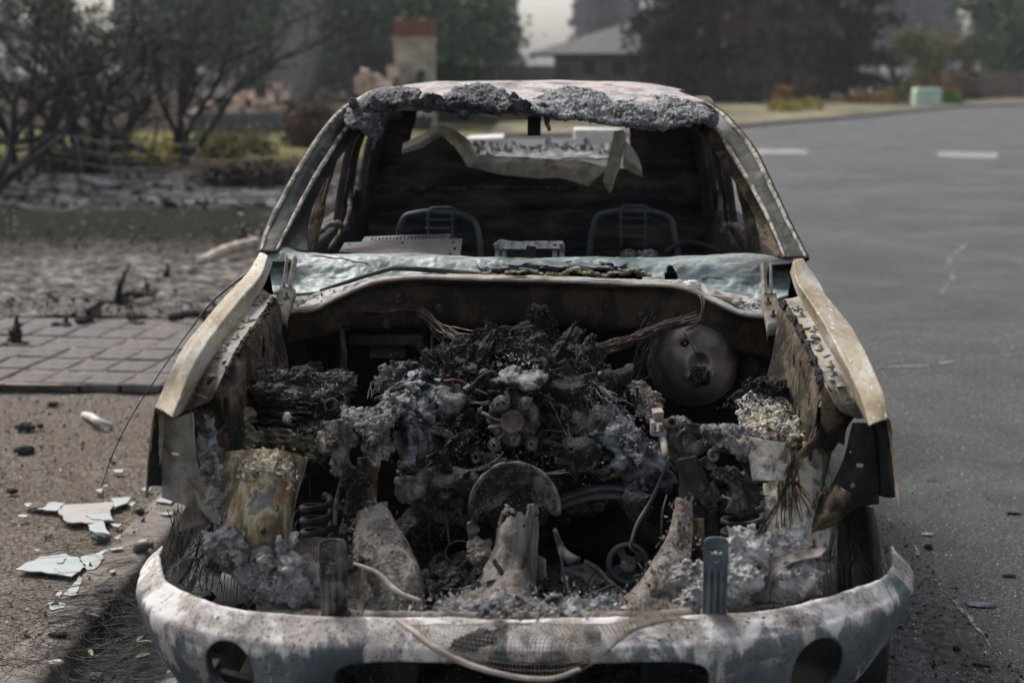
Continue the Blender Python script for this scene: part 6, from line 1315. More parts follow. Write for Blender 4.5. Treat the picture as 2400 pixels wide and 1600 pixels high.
fpanel('fascia_flap', [[(500, 1225), (505, 1260), (510, 1290)], [(540, 1250), (550, 1280), (560, 1300)]], [3.42, 3.38], MA['ash_brown'], amp=.008)
loft('bent_flap', [[P(590, 1290, 3.28), P(620, 1280, 3.27), P(655, 1300, 3.28)], [P(585, 1315, 3.26), P(615, 1300, 3.25), P(640, 1325, 3.27)]], MA['ash_brown'], T, 30, 16, .01, 16, 3, .004)
# ---- right side: booster-side flaky box, wheelhouse, pale column
rs = np.random.RandomState(44)
bxr = cover([[(1722, 925), (1770, 912), (1830, 918), (1880, 950)], [(1732, 960), (1780, 960), (1840, 965), (1900, 985)], [(1745, 1000), (1790, 1010), (1850, 1020), (1900, 1030)], [(1740, 1030), (1790, 1045), (1850, 1060), (1895, 1065)]], [[3.95, 3.96, 3.96, 3.94], [3.82, 3.80, 3.80, 3.8], [3.70, 3.68, 3.68, 3.7], [3.68, 3.66, 3.66, 3.7]], MA['white_flaky'], 12, 'burned_fuse_box')
cover([[(1650, 985), (1700, 985), (1750, 1000), (1810, 1015)], [(1655, 1005), (1700, 1012), (1760, 1040), (1810, 1050)], [(1665, 1035), (1710, 1045), (1755, 1080), (1800, 1080)]], [[3.60]*4, [3.50]*4, [3.49]*4], MA['ash_crust'], 13, 'ash_covered_strut_tower')
clus('charred_debris', [(1735, 925), (1780, 915), (1840, 920), (1880, 960), (1895, 1000)], 3.90, (.012, .02, .008), 50, (.008, .02), MA['char'], 34, .5, 2.6)
whr = loft('wheelhouse_shell', [[P(1672, 1045, 3.5), P(1720, 1050, 3.47), P(1750, 1085, 3.50), P(1765, 1120, 3.46), P(1790, 1124, 3.44)], [P(1665, 1058, 3.48), P(1715, 1062, 3.45), P(1742, 1095, 3.48), P(1760, 1130, 3.44), P(1800, 1126, 3.42)]], MA['darksteel'], T, 70, 16, .003, 12, 3, .006)
loft('strut_tower_skirt', [[P(1740, 1020, 3.46), P(1755, 1070, 3.44), P(1768, 1124, 3.42)], [P(1790, 1030, 3.43), P(1800, 1080, 3.41), P(1800, 1126, 3.39)], [P(1850, 1040, 3.46), P(1850, 1090, 3.44), P(1840, 1126, 3.42)]], MA['white_flaky'], T, 60, 50, .006, 14, 3, .006)
colr = loft('pale_apron_column', [[P(1790, 1120, 3.55), P(1798, 1200, 3.48), P(1805, 1260, 3.42), P(1812, 1330, 3.36)], [P(1840, 1110, 3.48), P(1850, 1190, 3.42), P(1860, 1260, 3.36), P(1850, 1320, 3.32)], [P(1895, 1040, 3.56), P(1905, 1130, 3.50), P(1910, 1220, 3.44), P(1900, 1310, 3.38)], [P(1930, 1030, 3.62), P(1945, 1100, 3.58), P(1945, 1200, 3.52), P(1938, 1290, 3.46)]], MA['white_flaky'], T, 110, 110, .007, 9, 3, .006)
loft('pale_apron_upper', [[P(1880, 1035, 3.60), P(1890, 1110, 3.54)], [P(1915, 1028, 3.59), P(1930, 1100, 3.54)], [P(1935, 1050, 3.62), P(1948, 1120, 3.58)]], MA['mustard'], colr, 40, 30, .005, 12, 3, .005)
loft('pink_melt_drip', [[P(1812, 1070, 3.42), P(1808, 1110, 3.41), P(1812, 1142, 3.41)], [P(1820, 1072, 3.42), P(1822, 1115, 3.41), P(1813, 1144, 3.41)]], mat('pink_plastic', [(.35, (.26, .17, .22)), (.7, (.38, .30, .36))], 20, .6, 0, .3), T, 30, 8, .002, 14, 3, .004)
bundle('wire_harness', [P(1925, 1000, 3.56), P(1900, 1040, 3.50), P(1865, 1080, 3.44), P(1848, 1120, 3.42), P(1845, 1180, 3.40), P(1850, 1240, 3.38)], 30, .007, .0013, MA['wire'], T, 12, 60, .02)
bundle('wire_harness', [P(1848, 1130, 3.40), P(1820, 1190, 3.38), P(1780, 1250, 3.34), P(1745, 1295, 3.30)], 10, .005, .0012, MA['wire_black'], T, 13, 50, .01)
bundle('wire_harness', [P(1940, 1060, 3.52), P(1932, 1110, 3.49), P(1932, 1160, 3.47)], 7, .004, .0018, MA['wire_black'], T, 14, 40, .01)
bundle('orange_wire', [P(1865, 1130, 3.42), P(1885, 1155, 3.41), P(1910, 1180, 3.42)], 5, .003, .0018, MA['copper'], T, 15, 30, .005)
clus('fluffy_ash', [(1800, 1290), (1850, 1280), (1880, 1270)], 3.34, (.012, .015, .012), 60, (.006, .018), MA['ash_pale'], 35, .5, 2.6)
clus('fluffy_ash', [(1590, 1360), (1640, 1340), (1700, 1320), (1740, 1300), (1790, 1300)], 3.26, (.012, .02, .014), 120, (.008, .022), MA['ash_pale'], 36, .5, 2.6)
clus('fluffy_ash', [(1590, 1420), (1640, 1400), (1720, 1360), (1740, 1400)], 3.20, (.014, .02, .014), 100, (.008, .024), MA['ash_pale'], 37, .5, 2.6)
clus('fluffy_ash', [(1830, 1400), (1850, 1360), (1880, 1340), (1870, 1380)], 3.22, (.012, .015, .012), 90, (.008, .020), MA['ash_pale'], 38, .5, 2.6)
fpanel('splash_bracket', [[(1735, 1405), (1775, 1330), (1830, 1310), (1880, 1290), (1940, 1285)], [(1800, 1412), (1815, 1350), (1850, 1325), (1890, 1312), (1925, 1305)]], [3.24, 3.20], MA['ash_brown'], amp=.004, nu=60, nv=24)
loft('torn_flap', [[P(1885, 1330, 3.22), P(1900, 1345, 3.21), P(1906, 1358, 3.2)], [P(1900, 1325, 3.22), P(1912, 1340, 3.21), P(1908, 1356, 3.2)]], MA['white_flaky'], T, 20, 10, .006, 20, 3, .003)
lathe('bolt', [(0, -.01), (.009, -.008), (.011, 0)], P(1791, 1338, 3.2), (0, -1, .3), MA['ash_pale'], T, 12)
# dark posts right
fpanel('radiator_support_post', [[(1590, 1075), (1592, 1120), (1592, 1190)], [(1628, 1068), (1640, 1120), (1672, 1190)], [(1632, 1070), (1665, 1140), (1678, 1190)]], [3.50, 3.46, 3.50], MA['darksteel'], amp=.003)
mb = MB(); mb.add(*bx(1592, 1190, 1676, 1216, 3.45, .06)); mb.add(*bx(1655, 1200, 1684, 1285, 3.46, .04)); mb.out('support_foot', MA['black'], T, smooth=False, bevel=.004)
fpanel('support_plate', [[(1636, 1080), (1660, 1100)], [(1655, 1070), (1682, 1100)], [(1664, 1078), (1688, 1120)]], [3.5, 3.5, 3.52], MA['engine'], nv=20)
clus('melted_connector', [(1690, 1110), (1720, 1115), (1740, 1150), (1730, 1185)], 3.50, (.008, .012, .008), 30, (.009, .022), MA['engine'], 39, .4, 2.4)
bundle('wire_harness', [P(1740, 1150, 3.47), P(1770, 1170, 3.45), P(1800, 1188, 3.43)], 12, .006, .0015, MA['wire_black'], T, 16, 30, .01)
# steering coupling and small parts centre right
sh = tube('steering_shaft', [P(1543, 960, 3.9), P(1548, 1000, 3.75), P(1556, 1040, 3.66), P(1560, 1070, 3.6)], [.010, .013, .011, .009], MA['flange'], T, 10, 20)
mb = MB(); mb.add(*bx(1530, 965, 1556, 990, 3.70, .05)); mb.add(*bx(1526, 990, 1535, 1020, 3.68, .04)); mb.add(*bx(1556, 988, 1565, 1020, 3.68, .04)); mb.add(*bx(1528, 1016, 1562, 1024, 3.68, .04))
mb.out('shaft_coupling', MA['flange'], sh, smooth=False, bevel=.005)
lump('steering_gear', P(1590, 1040, 3.72), (.05, .05, .07), MA['engine'], T, .2, 2, 5, 3)
tube('bent_pipe', [P(1600, 1060, 3.60), P(1594, 1020, 3.60), P(1606, 1008, 3.60), P(1630, 1014, 3.60), P(1655, 1028, 3.60)], .007, MA['darksteel'], T, 10, 30)
tube('short_cylinder', [P(1620, 1060, 3.58), P(1660, 1035, 3.6)], .017, MA['engine'], T, 16, 6)
clus('pale_debris', [(900, 900), (915, 880), (940, 870)], 4.1, (.012, .03, .012), 30, (.008, .020), MA['ash_brown'], 43, .4, 1.6)
clus('charred_debris', [(1100, 1000), (1070, 1030), (1100, 1060), (1130, 1080)], 3.72, (.02, .02, .02), 90, (.008, .022), MA['char'], 44, .5, 2.4)
clus('charred_debris', [(1290, 1040), (1320, 1080), (1380, 1100), (1420, 1120)], 3.70, (.02, .02, .018), 90, (.008, .022), MA['char'], 45, .5, 2.4)
clus('charred_debris', [(960, 1080), (1000, 1110), (1040, 1130), (980, 1150)], 3.66, (.012, .02, .012), 60, (.008, .024), MA['engine'], 46, .5, 2.4)
lathe('bellows_port', [(.030, .03), (.028, 0), (.022, 0), (.022, .03)], P(1370, 1080, 3.62), (.2, 1, -.3), MA['ash_brown'], T, 28, .002, 30)
# ---- front crossmember plate with debris, and mesh screen
cm = loft('front_crossmember', [[P(600, 1440, 3.18), P(860, 1446, 3.15), P(1225, 1450, 3.14), P(1600, 1440, 3.15), P(1840, 1420, 3.2)], [P(600, 1425, 3.24), P(860, 1428, 3.26), P(1225, 1425, 3.28), P(1600, 1420, 3.26), P(1840, 1405, 3.24)], [P(620, 1412, 3.36), P(860, 1410, 3.40), P(1225, 1405, 3.42), P(1600, 1400, 3.40), P(1840, 1395, 3.34)]], MA['ash_brown'], T, 160, 40, .006, 14, 3, .01)
tube('crossmember_tube', [P(855, 1446, 3.06), P(1000, 1450, 3.05), P(1225, 1452, 3.05), P(1500, 1448, 3.05), P(1620, 1442, 3.06)], .017, MA['ash_brown'], T, 10, 60, jit=.003)
pts = scatter_on([P(980, 1435, 3.1), P(1225, 1435, 3.1), P(1500, 1430, 3.1)], 500, (.03, .05, .004), 47)+[0, 0, .015]
flakes('ash_flake', pts, (.004, .015), MA['ash_pale'], T, 4, .9)
clus('ash_heap', [(1090, 1432), (1180, 1428), (1280, 1425), (1380, 1430), (1440, 1432)], 3.1, (.03, .03, .006), 80, (.007, .018), MA['ash'], 48, .5, 2.4)
clus('ash_heap', [(1080, 1455), (1200, 1450), (1300, 1465), (1400, 1470)], 3.02, (.03, .015, .006), 40, (.005, .013), MA['ash_brown'], 49, .5, 2.4)
lump('char_flap', P(1110, 1500, 2.92), (.045, .006, .02), MA['bluesteel'], T, .6, 2.2, 4, 7, rot=rotm(0, -.4, 0))
# wire mesh over the bumper
def mesh_screen(name, corner, nu_, nv_, amp, m, seed, r=.0008, parent=T, cut=None):
    G = loft_g(corner, nu_, nv_); G = disp(G, amp, 7, 3, seed); mb = MB()
    def ok(p): return cut is None or cut(p)
    for j in range(0, nv_, 3):
        mb.add(*tube_vf(G[j], r, 3, None, cap=False))
    for i in range(0, nu_, 3):
        mb.add(*tube_vf(G[:, i], r, 3, None, cap=False))
    return mb.out(name, m, parent)
mm = mat('rusty_mesh_wire', [(.4, (.10, .08, .065)), (.6, (.26, .22, .18))], 20, .8, .2, 0)
mesh_screen('radiator_mesh', [[P(1040, 1400, 3.16), P(1180, 1385, 3.16), P(1300, 1410, 3.14), P(1420, 1400, 3.14), P(1520, 1400, 3.12), P(1620, 1430, 3.1)], [P(980, 1455, 3.03), P(1150, 1450, 3.02), P(1300, 1450, 3.02), P(1420, 1450, 3.02), P(1520, 1440, 3.02), P(1640, 1445, 3.02)], [P(960, 1480, 2.93), P(1100, 1500, 2.90), P(1250, 1500, 2.90), P(1400, 1500, 2.90), P(1480, 1480, 2.91), P(1500, 1475, 2.92)], [P(1010, 1520, 2.90), P(1130, 1575, 2.88), P(1240, 1592, 2.88), P(1330, 1588, 2.88), P(1400, 1550, 2.89), P(1440, 1510, 2.9)]], 170, 90, .006, mm, 3)
mesh_screen('radiator_mesh_scrap', [[P(700, 1265, 3.30), P(760, 1262, 3.25), P(820, 1300, 3.22), P(900, 1350, 3.2), P(990, 1410, 3.16)], [P(700, 1350, 3.26), P(760, 1350, 3.22), P(830, 1400, 3.18), P(900, 1440, 3.14), P(990, 1445, 3.1)]], 110, 46, .012, mm, 5)
tube('tan_edge_cord', [P(930, 1452, 2.97), P(970, 1480, 2.92), P(1015, 1515, 2.88), P(1070, 1545, 2.87), P(1150, 1572, 2.86), P(1230, 1588, 2.86), P(1290, 1590, 2.86), P(1360, 1567, 2.87)], [.004, .006, .007, .007, .006, .006, .006, .004], MA['tancord'], T, 8, 80, jit=.001)
tube('tan_edge_cord', [P(830, 1320, 3.2), P(880, 1340, 3.18), P(930, 1385, 3.14), P(985, 1408, 3.12)], [.004, .006, .007, .005], MA['tancord'], T, 8, 40, jit=.002)
tube('tan_edge_cord', [P(1522, 1315, 3.35), P(1535, 1340, 3.33), P(1542, 1385, 3.30)], [.005, .004, .005], MA['tancord'], T, 8, 30)
# frame horns seen under the bumper bar
for x0, x1, Y in ((845, 978, 3.25), (1500, 1640, 3.25)):
    mb = MB(); mb.add(*bx(x0, 1530, x1, 1700, Y, .25)); fo = mb.out('frame_horn', MA['black'], T, smooth=False, bevel=.006)
    for q in ((890, 1588), (1573, 1588)):
        if x0 < q[0] < x1: lathe('bolt_plate', [(0, -.012), (.012, -.012), (.014, -.004), (.026, -.003), (.026, .002)], P(*q, Y-.004), (0, -1, 0), MA['engine'], fo, 6)
# ================================================================ cab
# pillar curve: outer silhouette left/right with heights (world), front to back
def pil(l, ys): return np.array([P(a, b, y) for (a, b), y in zip(l, ys)])
yp = [4.62, 4.74, 4.92, 5.06, 5.18, 5.28, 5.34]
Lout = pil([(609, 590), (626, 533), (680, 425), (731, 340), (785, 270), (812, 247), (834, 233)], yp)
Lmid = pil([(622, 590), (648, 533), (704, 425), (757, 340), (806, 280), (826, 262), (850, 250)], yp)
Linn = pil([(648, 590), (677, 533), (727, 438), (774, 360), (812, 302), (836, 280), (870, 268)], yp)
Ldrk = pil([(722, 590), (716, 533), (748, 440), (790, 372), (830, 320), (860, 300), (890, 290)], [y+.06 for y in yp])
Rout = pil([(1893, 604), (1860, 540), (1806, 425), (1768, 350), (1716, 286), (1688, 260), (1654, 238)], yp)
Rmid = pil([(1873, 604), (1838, 540), (1782, 430), (1742, 355), (1694, 296), (1668, 272), (1640, 250)], yp)
Rinn = pil([(1838, 604), (1812, 540), (1762, 440), (1716, 365), (1676, 300), (1655, 284), (1630, 270)], yp)
Rdrk = pil([(1792, 604), (1785, 540), (1742, 450), (1700, 385), (1655, 325), (1630, 300), (1600, 290)], [y+.06 for y in yp])
for sd, (o, mdl, i, k) in (('L', (Lout, Lmid, Linn, Ldrk)), ('R', (Rout, Rmid, Rinn, Rdrk))):
    s = -1 if sd == 'L' else 1
    pl = loft('windscreen_pillar', [o+[s*.004, .05, -.02], o, mdl, i+[0, .012, -.004], i+[0, .03, -.006]], MA['pillar'], T, 120, 40, .001, 20, 2, .005)
    for nm, e, rr in (('pillar_trim', o*.75+mdl*.25, .0075), ('pillar_trim', i+[0, .004, .002], .0075)):
        tube(nm, e+[0, -.004, .003], [rr*.6, rr, rr*1.2, rr*1.1, rr*.8], MA['trimline'], pl, 6, 140, jit=.0012)
    loft('inner_pillar_flange', [i+[0, .03, -.006], i*.5+k*.5+[0, .03, 0], k, k+[0, .04, 0]], MA['rust'] if sd == 'R' else MA['black'], pl, 120, 24, .003, 9, 3, .004)
    loft('door_edge_seal', [o+[s*.006, .03, .002], o+[s*.012, .05, -.006]], MA['soot'], pl, 80, 6, .001, 20, 3, .006)
# door mirror patch / dark triangle at right base
0 and fpanel('mirror_base_plate', [[(1840, 470), (1872, 540), (1893, 606)], [(1848, 470), (1884, 545), (1895, 600)]], [4.78, 4.72], MA['darksteel'], nu=20, nv=6)
# door shells: belt rails + lower skins + rear pillar with window openings
for s in (-1, 1):
    X = lambda d: s*d-.01
    belt = [[X(.86), 4.55, 1.20], [X(.87), 5.2, 1.20], [X(.87), 5.9, 1.21], [X(.86), 6.35, 1.22]]
    dr = loft('door_shell', [[[p[0], p[1], .35] for p in belt], [[p[0]+s*.03, p[1], .75] for p in belt], [[p[0]+s*.01, p[1], 1.1] for p in belt], belt, [[p[0]-s*.09, p[1], p[2]-.005] for p in belt], [[p[0]-s*.13, p[1], .9] for p in belt], [[p[0]-s*.13, p[1], .4] for p in belt]], MA['black'], T, 90, 60, .004, 5, 3, .004, linv=True)
    # roof side rail, door frame, rear pillars (cant rail) as curved strips
    rail_o = np.array([[X(.66), 5.25, 1.665], [X(.675), 5.5, 1.70], [X(.67), 5.9, 1.705], [X(.66), 6.4, 1.68]])
    loft('roof_side_rail', [rail_o, rail_o+[-s*.035, 0, -.03], rail_o+[-s*.06, 0, -.07], rail_o+[-s*.03, 0, -.09]], MA['black'], T, 60, 16, .003, 12, 3, .005)
    for y0, yt_, w, nm in ((4.95, 5.32, .045, 'door_window_frame'), (5.62, 5.75, .10, 'rear_door_pillar'), (6.28, 6.38, .16, 'cab_corner_post')):
        a = [np.array([X(.80), y0, 1.18]), np.array([X(.775), y0+(yt_-y0)*.45, 1.38]), np.array([X(.73), y0+(yt_-y0)*.8, 1.56]), np.array([X(.64), yt_+.02, 1.67])]
        fr = loft(nm, [[q+[0, -w/2, 0] for q in a], [q+[-s*.03, -w/2, 0] for q in a], [q+[-s*.035, w/2, 0] for q in a], [q+[0, w/2, 0] for q in a]], MA['black'] if w > .05 else MA['rust'], T, 60, 14, .004, 10, 3, .004)
        tube('weld_edge', [q+[-s*.032, -w/2-.002, 0] for q in a], .0035, MA['rust'], fr, 5, 60, jit=.002)
    # quarter brace and clutter near belt
    tube('inner_brace', [[X(.78), 5.2, 1.12], [X(.72), 5.45, 1.24], [X(.74), 5.7, 1.36]], .010, MA['rust'], T, 8, 30, jit=.004)
    tube('inner_brace', [[X(.79), 5.0, 1.22], [X(.74), 5.25, 1.25], [X(.73), 5.5, 1.20]], .011, MA['ash_brown'], T, 8, 30, jit=.005)
    loft('quarter_panel_inner', [[[X(.79), 5.75, 1.20], [X(.79), 6.3, 1.20]], [[X(.785), 5.78, 1.32], [X(.785), 6.3, 1.30]]], MA['black'], T, 30, 20, .006, 10, 3, .005, torn=(.5, 12, 'v1'))
# ---- roof skin
rf = [pil([(834, 233), (900, 240), (1038, 238), (1200, 238), (1400, 238), (1560, 240), (1654, 238)], [5.30, 5.22, 5.19, 5.18, 5.19, 5.22, 5.30]),
      pil([(861, 218), (963, 207), (1072, 203), (1220, 201), (1344, 202), (1480, 206), (1600, 219)], [5.5, 5.45, 5.45, 5.45, 5.45, 5.45, 5.5])]
yb = [5.95]*7
rf.append(np.array([[-.63, 5.95, 1.725], [-.50, 5.95, 1.750], [-.25, 5.95, 1.762], [-.01, 5.95, 1.765], [.23, 5.95, 1.762], [.47, 5.95, 1.750], [.60, 5.95, 1.725]]))
rf.append(np.array([[-.61, 6.42, 1.70], [-.49, 6.44, 1.725], [-.25, 6.45, 1.735], [-.01, 6.45, 1.74], [.23, 6.45, 1.735], [.47, 6.44, 1.725], [.59, 6.42, 1.70]]))
roof = loft('roof_skin', rf, MA['roof'], T, 160, 80, .0025, 5, 3, .004)
hd = rf[0]
hdr = loft('windscreen_header', [hd+[0, .0, .001], hd+[0, -.012, -.006], hd+[0, -.006, -.018], hd+[0, .03, -.026], hd+[0, .10, -.030]], MA['flange'], T, 120, 20, .002, 16, 3, .004)
tube('header_seam', [p+[0, -.012, -.020] for p in hd], .003, MA['roof'], hdr, 5, 120, jit=.001)
tube('sagging_headlining_strip', [P(1125, 264, 5.25), P(1165, 273, 5.24), P(1210, 274, 5.24), P(1290, 263, 5.25)], .010, MA['roof'], T, 8, 40)
loft('sagging_header_skin', [[P(1115, 256, 5.24), P(1200, 256, 5.22), P(1300, 256, 5.24)], [P(1125, 262, 5.22), P(1200, 273, 5.20), P(1288, 262, 5.22)]], MA['roof'], T, 60, 10, .002, 12, 3, .003)
# melted glass hanging over the header (three masses)
def melt(name, rows, Ys, m, seed, amp=.010, fr=26, sol=.012, nu_=200, nv_=90):
    rr_ = [[P(a, b, y-.035-.03*(k_ > 0)) for (a, b) in l] for k_, (l, y) in enumerate(zip(rows, Ys))]
    G = loft_g(rr_, nu_, nv_); G = disp(G, amp, 7, 3, seed); G = disp(G, amp*.8, fr, 4, seed+2, True); G = disp(G, amp*.35, fr*3, 3, seed+4, True)
    return mk(name, G.reshape(-1, 3), grid_f(nv_, nu_), m, T, True, sol)
melt('melted_glass', [[(812, 262), (830, 240), (862, 216), (900, 205), (975, 205)], [(812, 262), (840, 245), (870, 232), (905, 222), (985, 216)], [(806, 280), (838, 270), (870, 262), (905, 250), (950, 238)], [(812, 290), (845, 285), (872, 300), (892, 290), (905, 262)], [(830, 296), (850, 300), (870, 320), (882, 330), (890, 290)]], [5.30, 5.24, 5.20, 5.17, 5.16], MA['roof_dark'], 3, .006)
tube('glass_drip', [P(868, 300, 5.16), P(878, 320, 5.15), P(876, 350, 5.15)], [.012, .008, .005], MA['roof_dark'], T, 8, 20, jit=.004)
melt('melted_glass', [[(1030, 232), (1075, 205), (1120, 194), (1160, 205), (1208, 232)], [(1028, 236), (1070, 218), (1120, 210), (1168, 220), (1212, 240)], [(1034, 245), (1070, 244), (1120, 240), (1165, 246), (1206, 250)], [(1060, 252), (1085, 264), (1120, 262), (1165, 262), (1195, 258)], [(1068, 262), (1080, 278), (1110, 266), (1160, 268), (1192, 262)]], [5.36, 5.26, 5.18, 5.15, 5.16], MA['roof_dark'], 5, .009)
melt('melted_glass', [[(1236, 236), (1300, 205), (1350, 202), (1400, 215), (1500, 225), (1600, 228), (1655, 250)], [(1246, 240), (1295, 220), (1345, 216), (1400, 228), (1500, 236), (1600, 240), (1662, 256)], [(1250, 250), (1300, 248), (1350, 248), (1420, 256), (1500, 262), (1590, 262), (1664, 266)], [(1280, 262), (1310, 274), (1350, 276), (1420, 288), (1500, 296), (1580, 294), (1655, 280)], [(1284, 272), (1308, 284), (1350, 282), (1420, 296), (1500, 306), (1580, 304), (1645, 288)]], [5.38, 5.26, 5.16, 5.12, 5.16], MA['roof_glass'], 7, .010, 34, .012, 320, 100)
tube('glass_drip', [P(1283, 268, 5.14), P(1284, 290, 5.14), P(1286, 308, 5.14)], [.014, .009, .006], MA['roof_dark'], T, 8, 20, jit=.005)
lump('glass_corner_blob', P(1668, 282, 5.14), (.026, .02, .026), MA['bluesteel'], T, .2, 2, 4, 3)
cs_ = scatter_on([P(850, 250, 5.16), P(960, 238, 5.12), P(1100, 244, 5.10), P(1250, 246, 5.10)], 80, (.02, .012, .010), 71)
cluster('glass_crumb_crust', cs_, (.008, .020), MA['roof_dark'], T, .4, 2.2, 4, 72, .7)
# mirror
mb = MB(); mb.add(*bx(1237, 276, 1268, 318, 5.18, .03)); mb.out('rear_view_mirror', MA['soot'], T, smooth=False, bevel=.003)
# ---- rear cab wall with window opening
Yw = 6.42
zl = lambda py: P(1200, py, Yw)[2]; xl = lambda px: P(px, 400, Yw)[0]
wx0, wx1, wz0, wz1 = xl(940), xl(1475), zl(408), zl(262)
rows_ = []
for z in np.linspace(.40, 1.70, 150):
    hw = .80 if z < 1.2 else .80-(z-1.2)**1.6*.32
    rows_.append([[-.01-hw, Yw, z], [-.01, Yw+.02, z], [-.01+hw, Yw, z]])
A = np.array(rows_); Gr = np.stack([crs(r, 260) for r in A])
rib = .010*np.sign(np.sin(Gr[..., 2]*34))*np.abs(np.sin(Gr[..., 2]*34))**.4; Gr[..., 1] += np.where(Gr[..., 2] < 1.25, rib, 0)
Gr = disp(Gr, .004, 6, 3, 2)
C = (Gr[:-1, :-1]+Gr[1:, 1:])/2
bx_ = [xl(x) for x in (935, 1038, 1112, 1260, 1480)]; bz_ = [zl(y) for y in (352, 318, 384, 392, 396)]
m_ = ~((C[..., 0] > wx0+(C[..., 2]-wz0)*.28) & (C[..., 0] < wx1) & (C[..., 2] > np.interp(C[..., 0], bx_, bz_)) & (C[..., 2] < wz1))
rw = mk('rear_cab_wall', Gr.reshape(-1, 3), grid_f(150, 260, mask=m_), MA['wall_char'], T, True, .006)
loft('wall_rib', [[[wx0-.1, Yw-.02, wz0-.06], [0, Yw-.015, wz0-.055], [wx1+.1, Yw-.02, wz0-.05]], [[wx0-.1, Yw-.02, wz0-.072], [0, Yw-.015, wz0-.067], [wx1+.1, Yw-.02, wz0-.062]]], MA['rust'], rw, 60, 6, .002, 12, 3, .006)
# crumpled tan sheet in the rear window
def tsheet(top, bot, Y, seed, nm='crumpled_tan_sheet', mm='tan_cloth'):
    a = [P(x, y, Y) for x, y in top]; b = [P(x, y, Y-.03) for x, y in bot]; c = [(p+q)/2+np.array([0, -.03, 0]) for p, q in zip(a, b)]
    return loft(nm, [a, c, b], MA[mm], T, 110, 30, .010, 7, seed, .004)
tsheet([(946, 336), (985, 318), (1038, 294), (1075, 312), (1118, 360)], [(942, 362), (985, 348), (1040, 322), (1075, 352), (1100, 392)], 6.30, 3)
tsheet([(1104, 362), (1180, 366), (1260, 372), (1340, 376), (1425, 390)], [(1100, 392), (1170, 408), (1240, 415), (1320, 420), (1378, 436)], 6.28, 5)
tsheet([(1440, 308), (1460, 306), (1466, 330)], [(1412, 425), (1428, 452), (1450, 400)], 6.26, 6)
tsheet([(1462, 330), (1480, 350), (1500, 380)], [(1460, 390), (1480, 405), (1505, 415)], 6.26, 7)
# ---- pickup bed behind
bed = []
loft('bed_floor', [[[-.72, 6.5, .78], [.83, 6.5, .78]], [[-.72, 8.1, .74], [.83, 8.1, .74]]], MA['ash'], T, 60, 60, .02, 5, 3, .01)
for s in (-1, 1):
    X = -.01+s*.80
    loft('bed_side', [[[X, 6.5, .5], [X, 8.15, .48]], [[X, 6.5, 1.22], [X, 8.15, 1.18]], [[X-s*.07, 6.5, 1.225], [X-s*.07, 8.15, 1.185]], [[X-s*.08, 6.5, .8], [X-s*.08, 8.15, .8]]], MA['flange'], T, 60, 30, .006, 5, 3, .006)
loft('tailgate', [[[-.70, 8.15, .6], [.81, 8.15, .6]], [[-.70, 8.15, 1.17], [.81, 8.15, 1.17]], [[-.70, 8.2, 1.175], [.81, 8.2, 1.175]]], MA['flange'], T, 60, 24, .006, 5, 3, .006)
flakes('burned_cargo', scatter_on([P(1010, 350, 7.4), P(1200, 350, 7.4), P(1420, 348, 7.4)], 160, (.08, .2, .01), 4), (.01, .05), MA['ash'], T, 5, 1.)
for (a0, b0, a1, b1, Yp, mm_, lb_) in ((1345, 340, 1458, 305, 9.6, 'plastic_white', 'long pale box behind the truck, seen at the right of the rear window'), (1092, 343, 1178, 322, 10.4, 'fleck', 'smaller pale slab behind the truck, seen at the left of the rear window')):
    q0, q1 = P(a0, b0, Yp), P(a1, b1, Yp); v_, f_ = box_vf(((q0[0]+q1[0])/2, Yp+.2, q1[2]/2), (q1[0]-q0[0], .4, q1[2]), None, .012, rs); tag(mk('pale_box', v_, f_, MA[mm_], None, False, bevel=.01), lb_, 'box')
loft('bed_cover_remnant', [[P(1130, 372, 6.75), P(1250, 374, 6.75), P(1440, 372, 6.75)], [P(1130, 352, 7.4), P(1250, 350, 7.5), P(1440, 346, 7.6)]], MA['ash'], T, 60, 30, .01, 6, 3, .006)
# ---- seat frames
def seatf(l, lad, Y):
    fr_ = tube('seat_frame', [P(a, b, Y) for a, b in l], .0125, MA['bluesteel'], T, 10, 90, jit=.001)
    (x0, x1, yt_, yb_) = lad
    for x in (x0, x1): tube('frame_rod', [P(x, yt_, Y-.01), P(x, yb_, Y-.01)], .005, MA['bluesteel'], fr_, 6, 8)
    for y in (yt_+18, yt_+38, yt_+60): tube('frame_rod', [P(x0-6, y, Y-.012), P((x0+x1)/2, y+2, Y-.012), P(x1+10, y, Y-.012)], .0045, MA['bluesteel'], fr_, 6, 12)
    tube('headrest_tube', [P(x0-2, yt_+8, Y), P(x0+4, yt_-4, Y), P((x0+x1)/2, yt_-8, Y), P(x1+4, yt_-4, Y), P(x1+12, yt_+8, Y)], .008, MA['bluesteel'], fr_, 8, 30)
seatf([(930, 660), (934, 590), (938, 530), (950, 508), (975, 500), (1035, 497), (1085, 505), (1112, 520), (1122, 548), (1126, 600), (1126, 660)], (1003, 1060, 496, 570), 6.02)
seatf([(1378, 660), (1382, 590), (1392, 530), (1402, 506), (1425, 498), (1490, 495), (1545, 500), (1570, 512), (1580, 545), (1590, 600), (1590, 660)], (1455, 1512, 492, 580), 6.02)
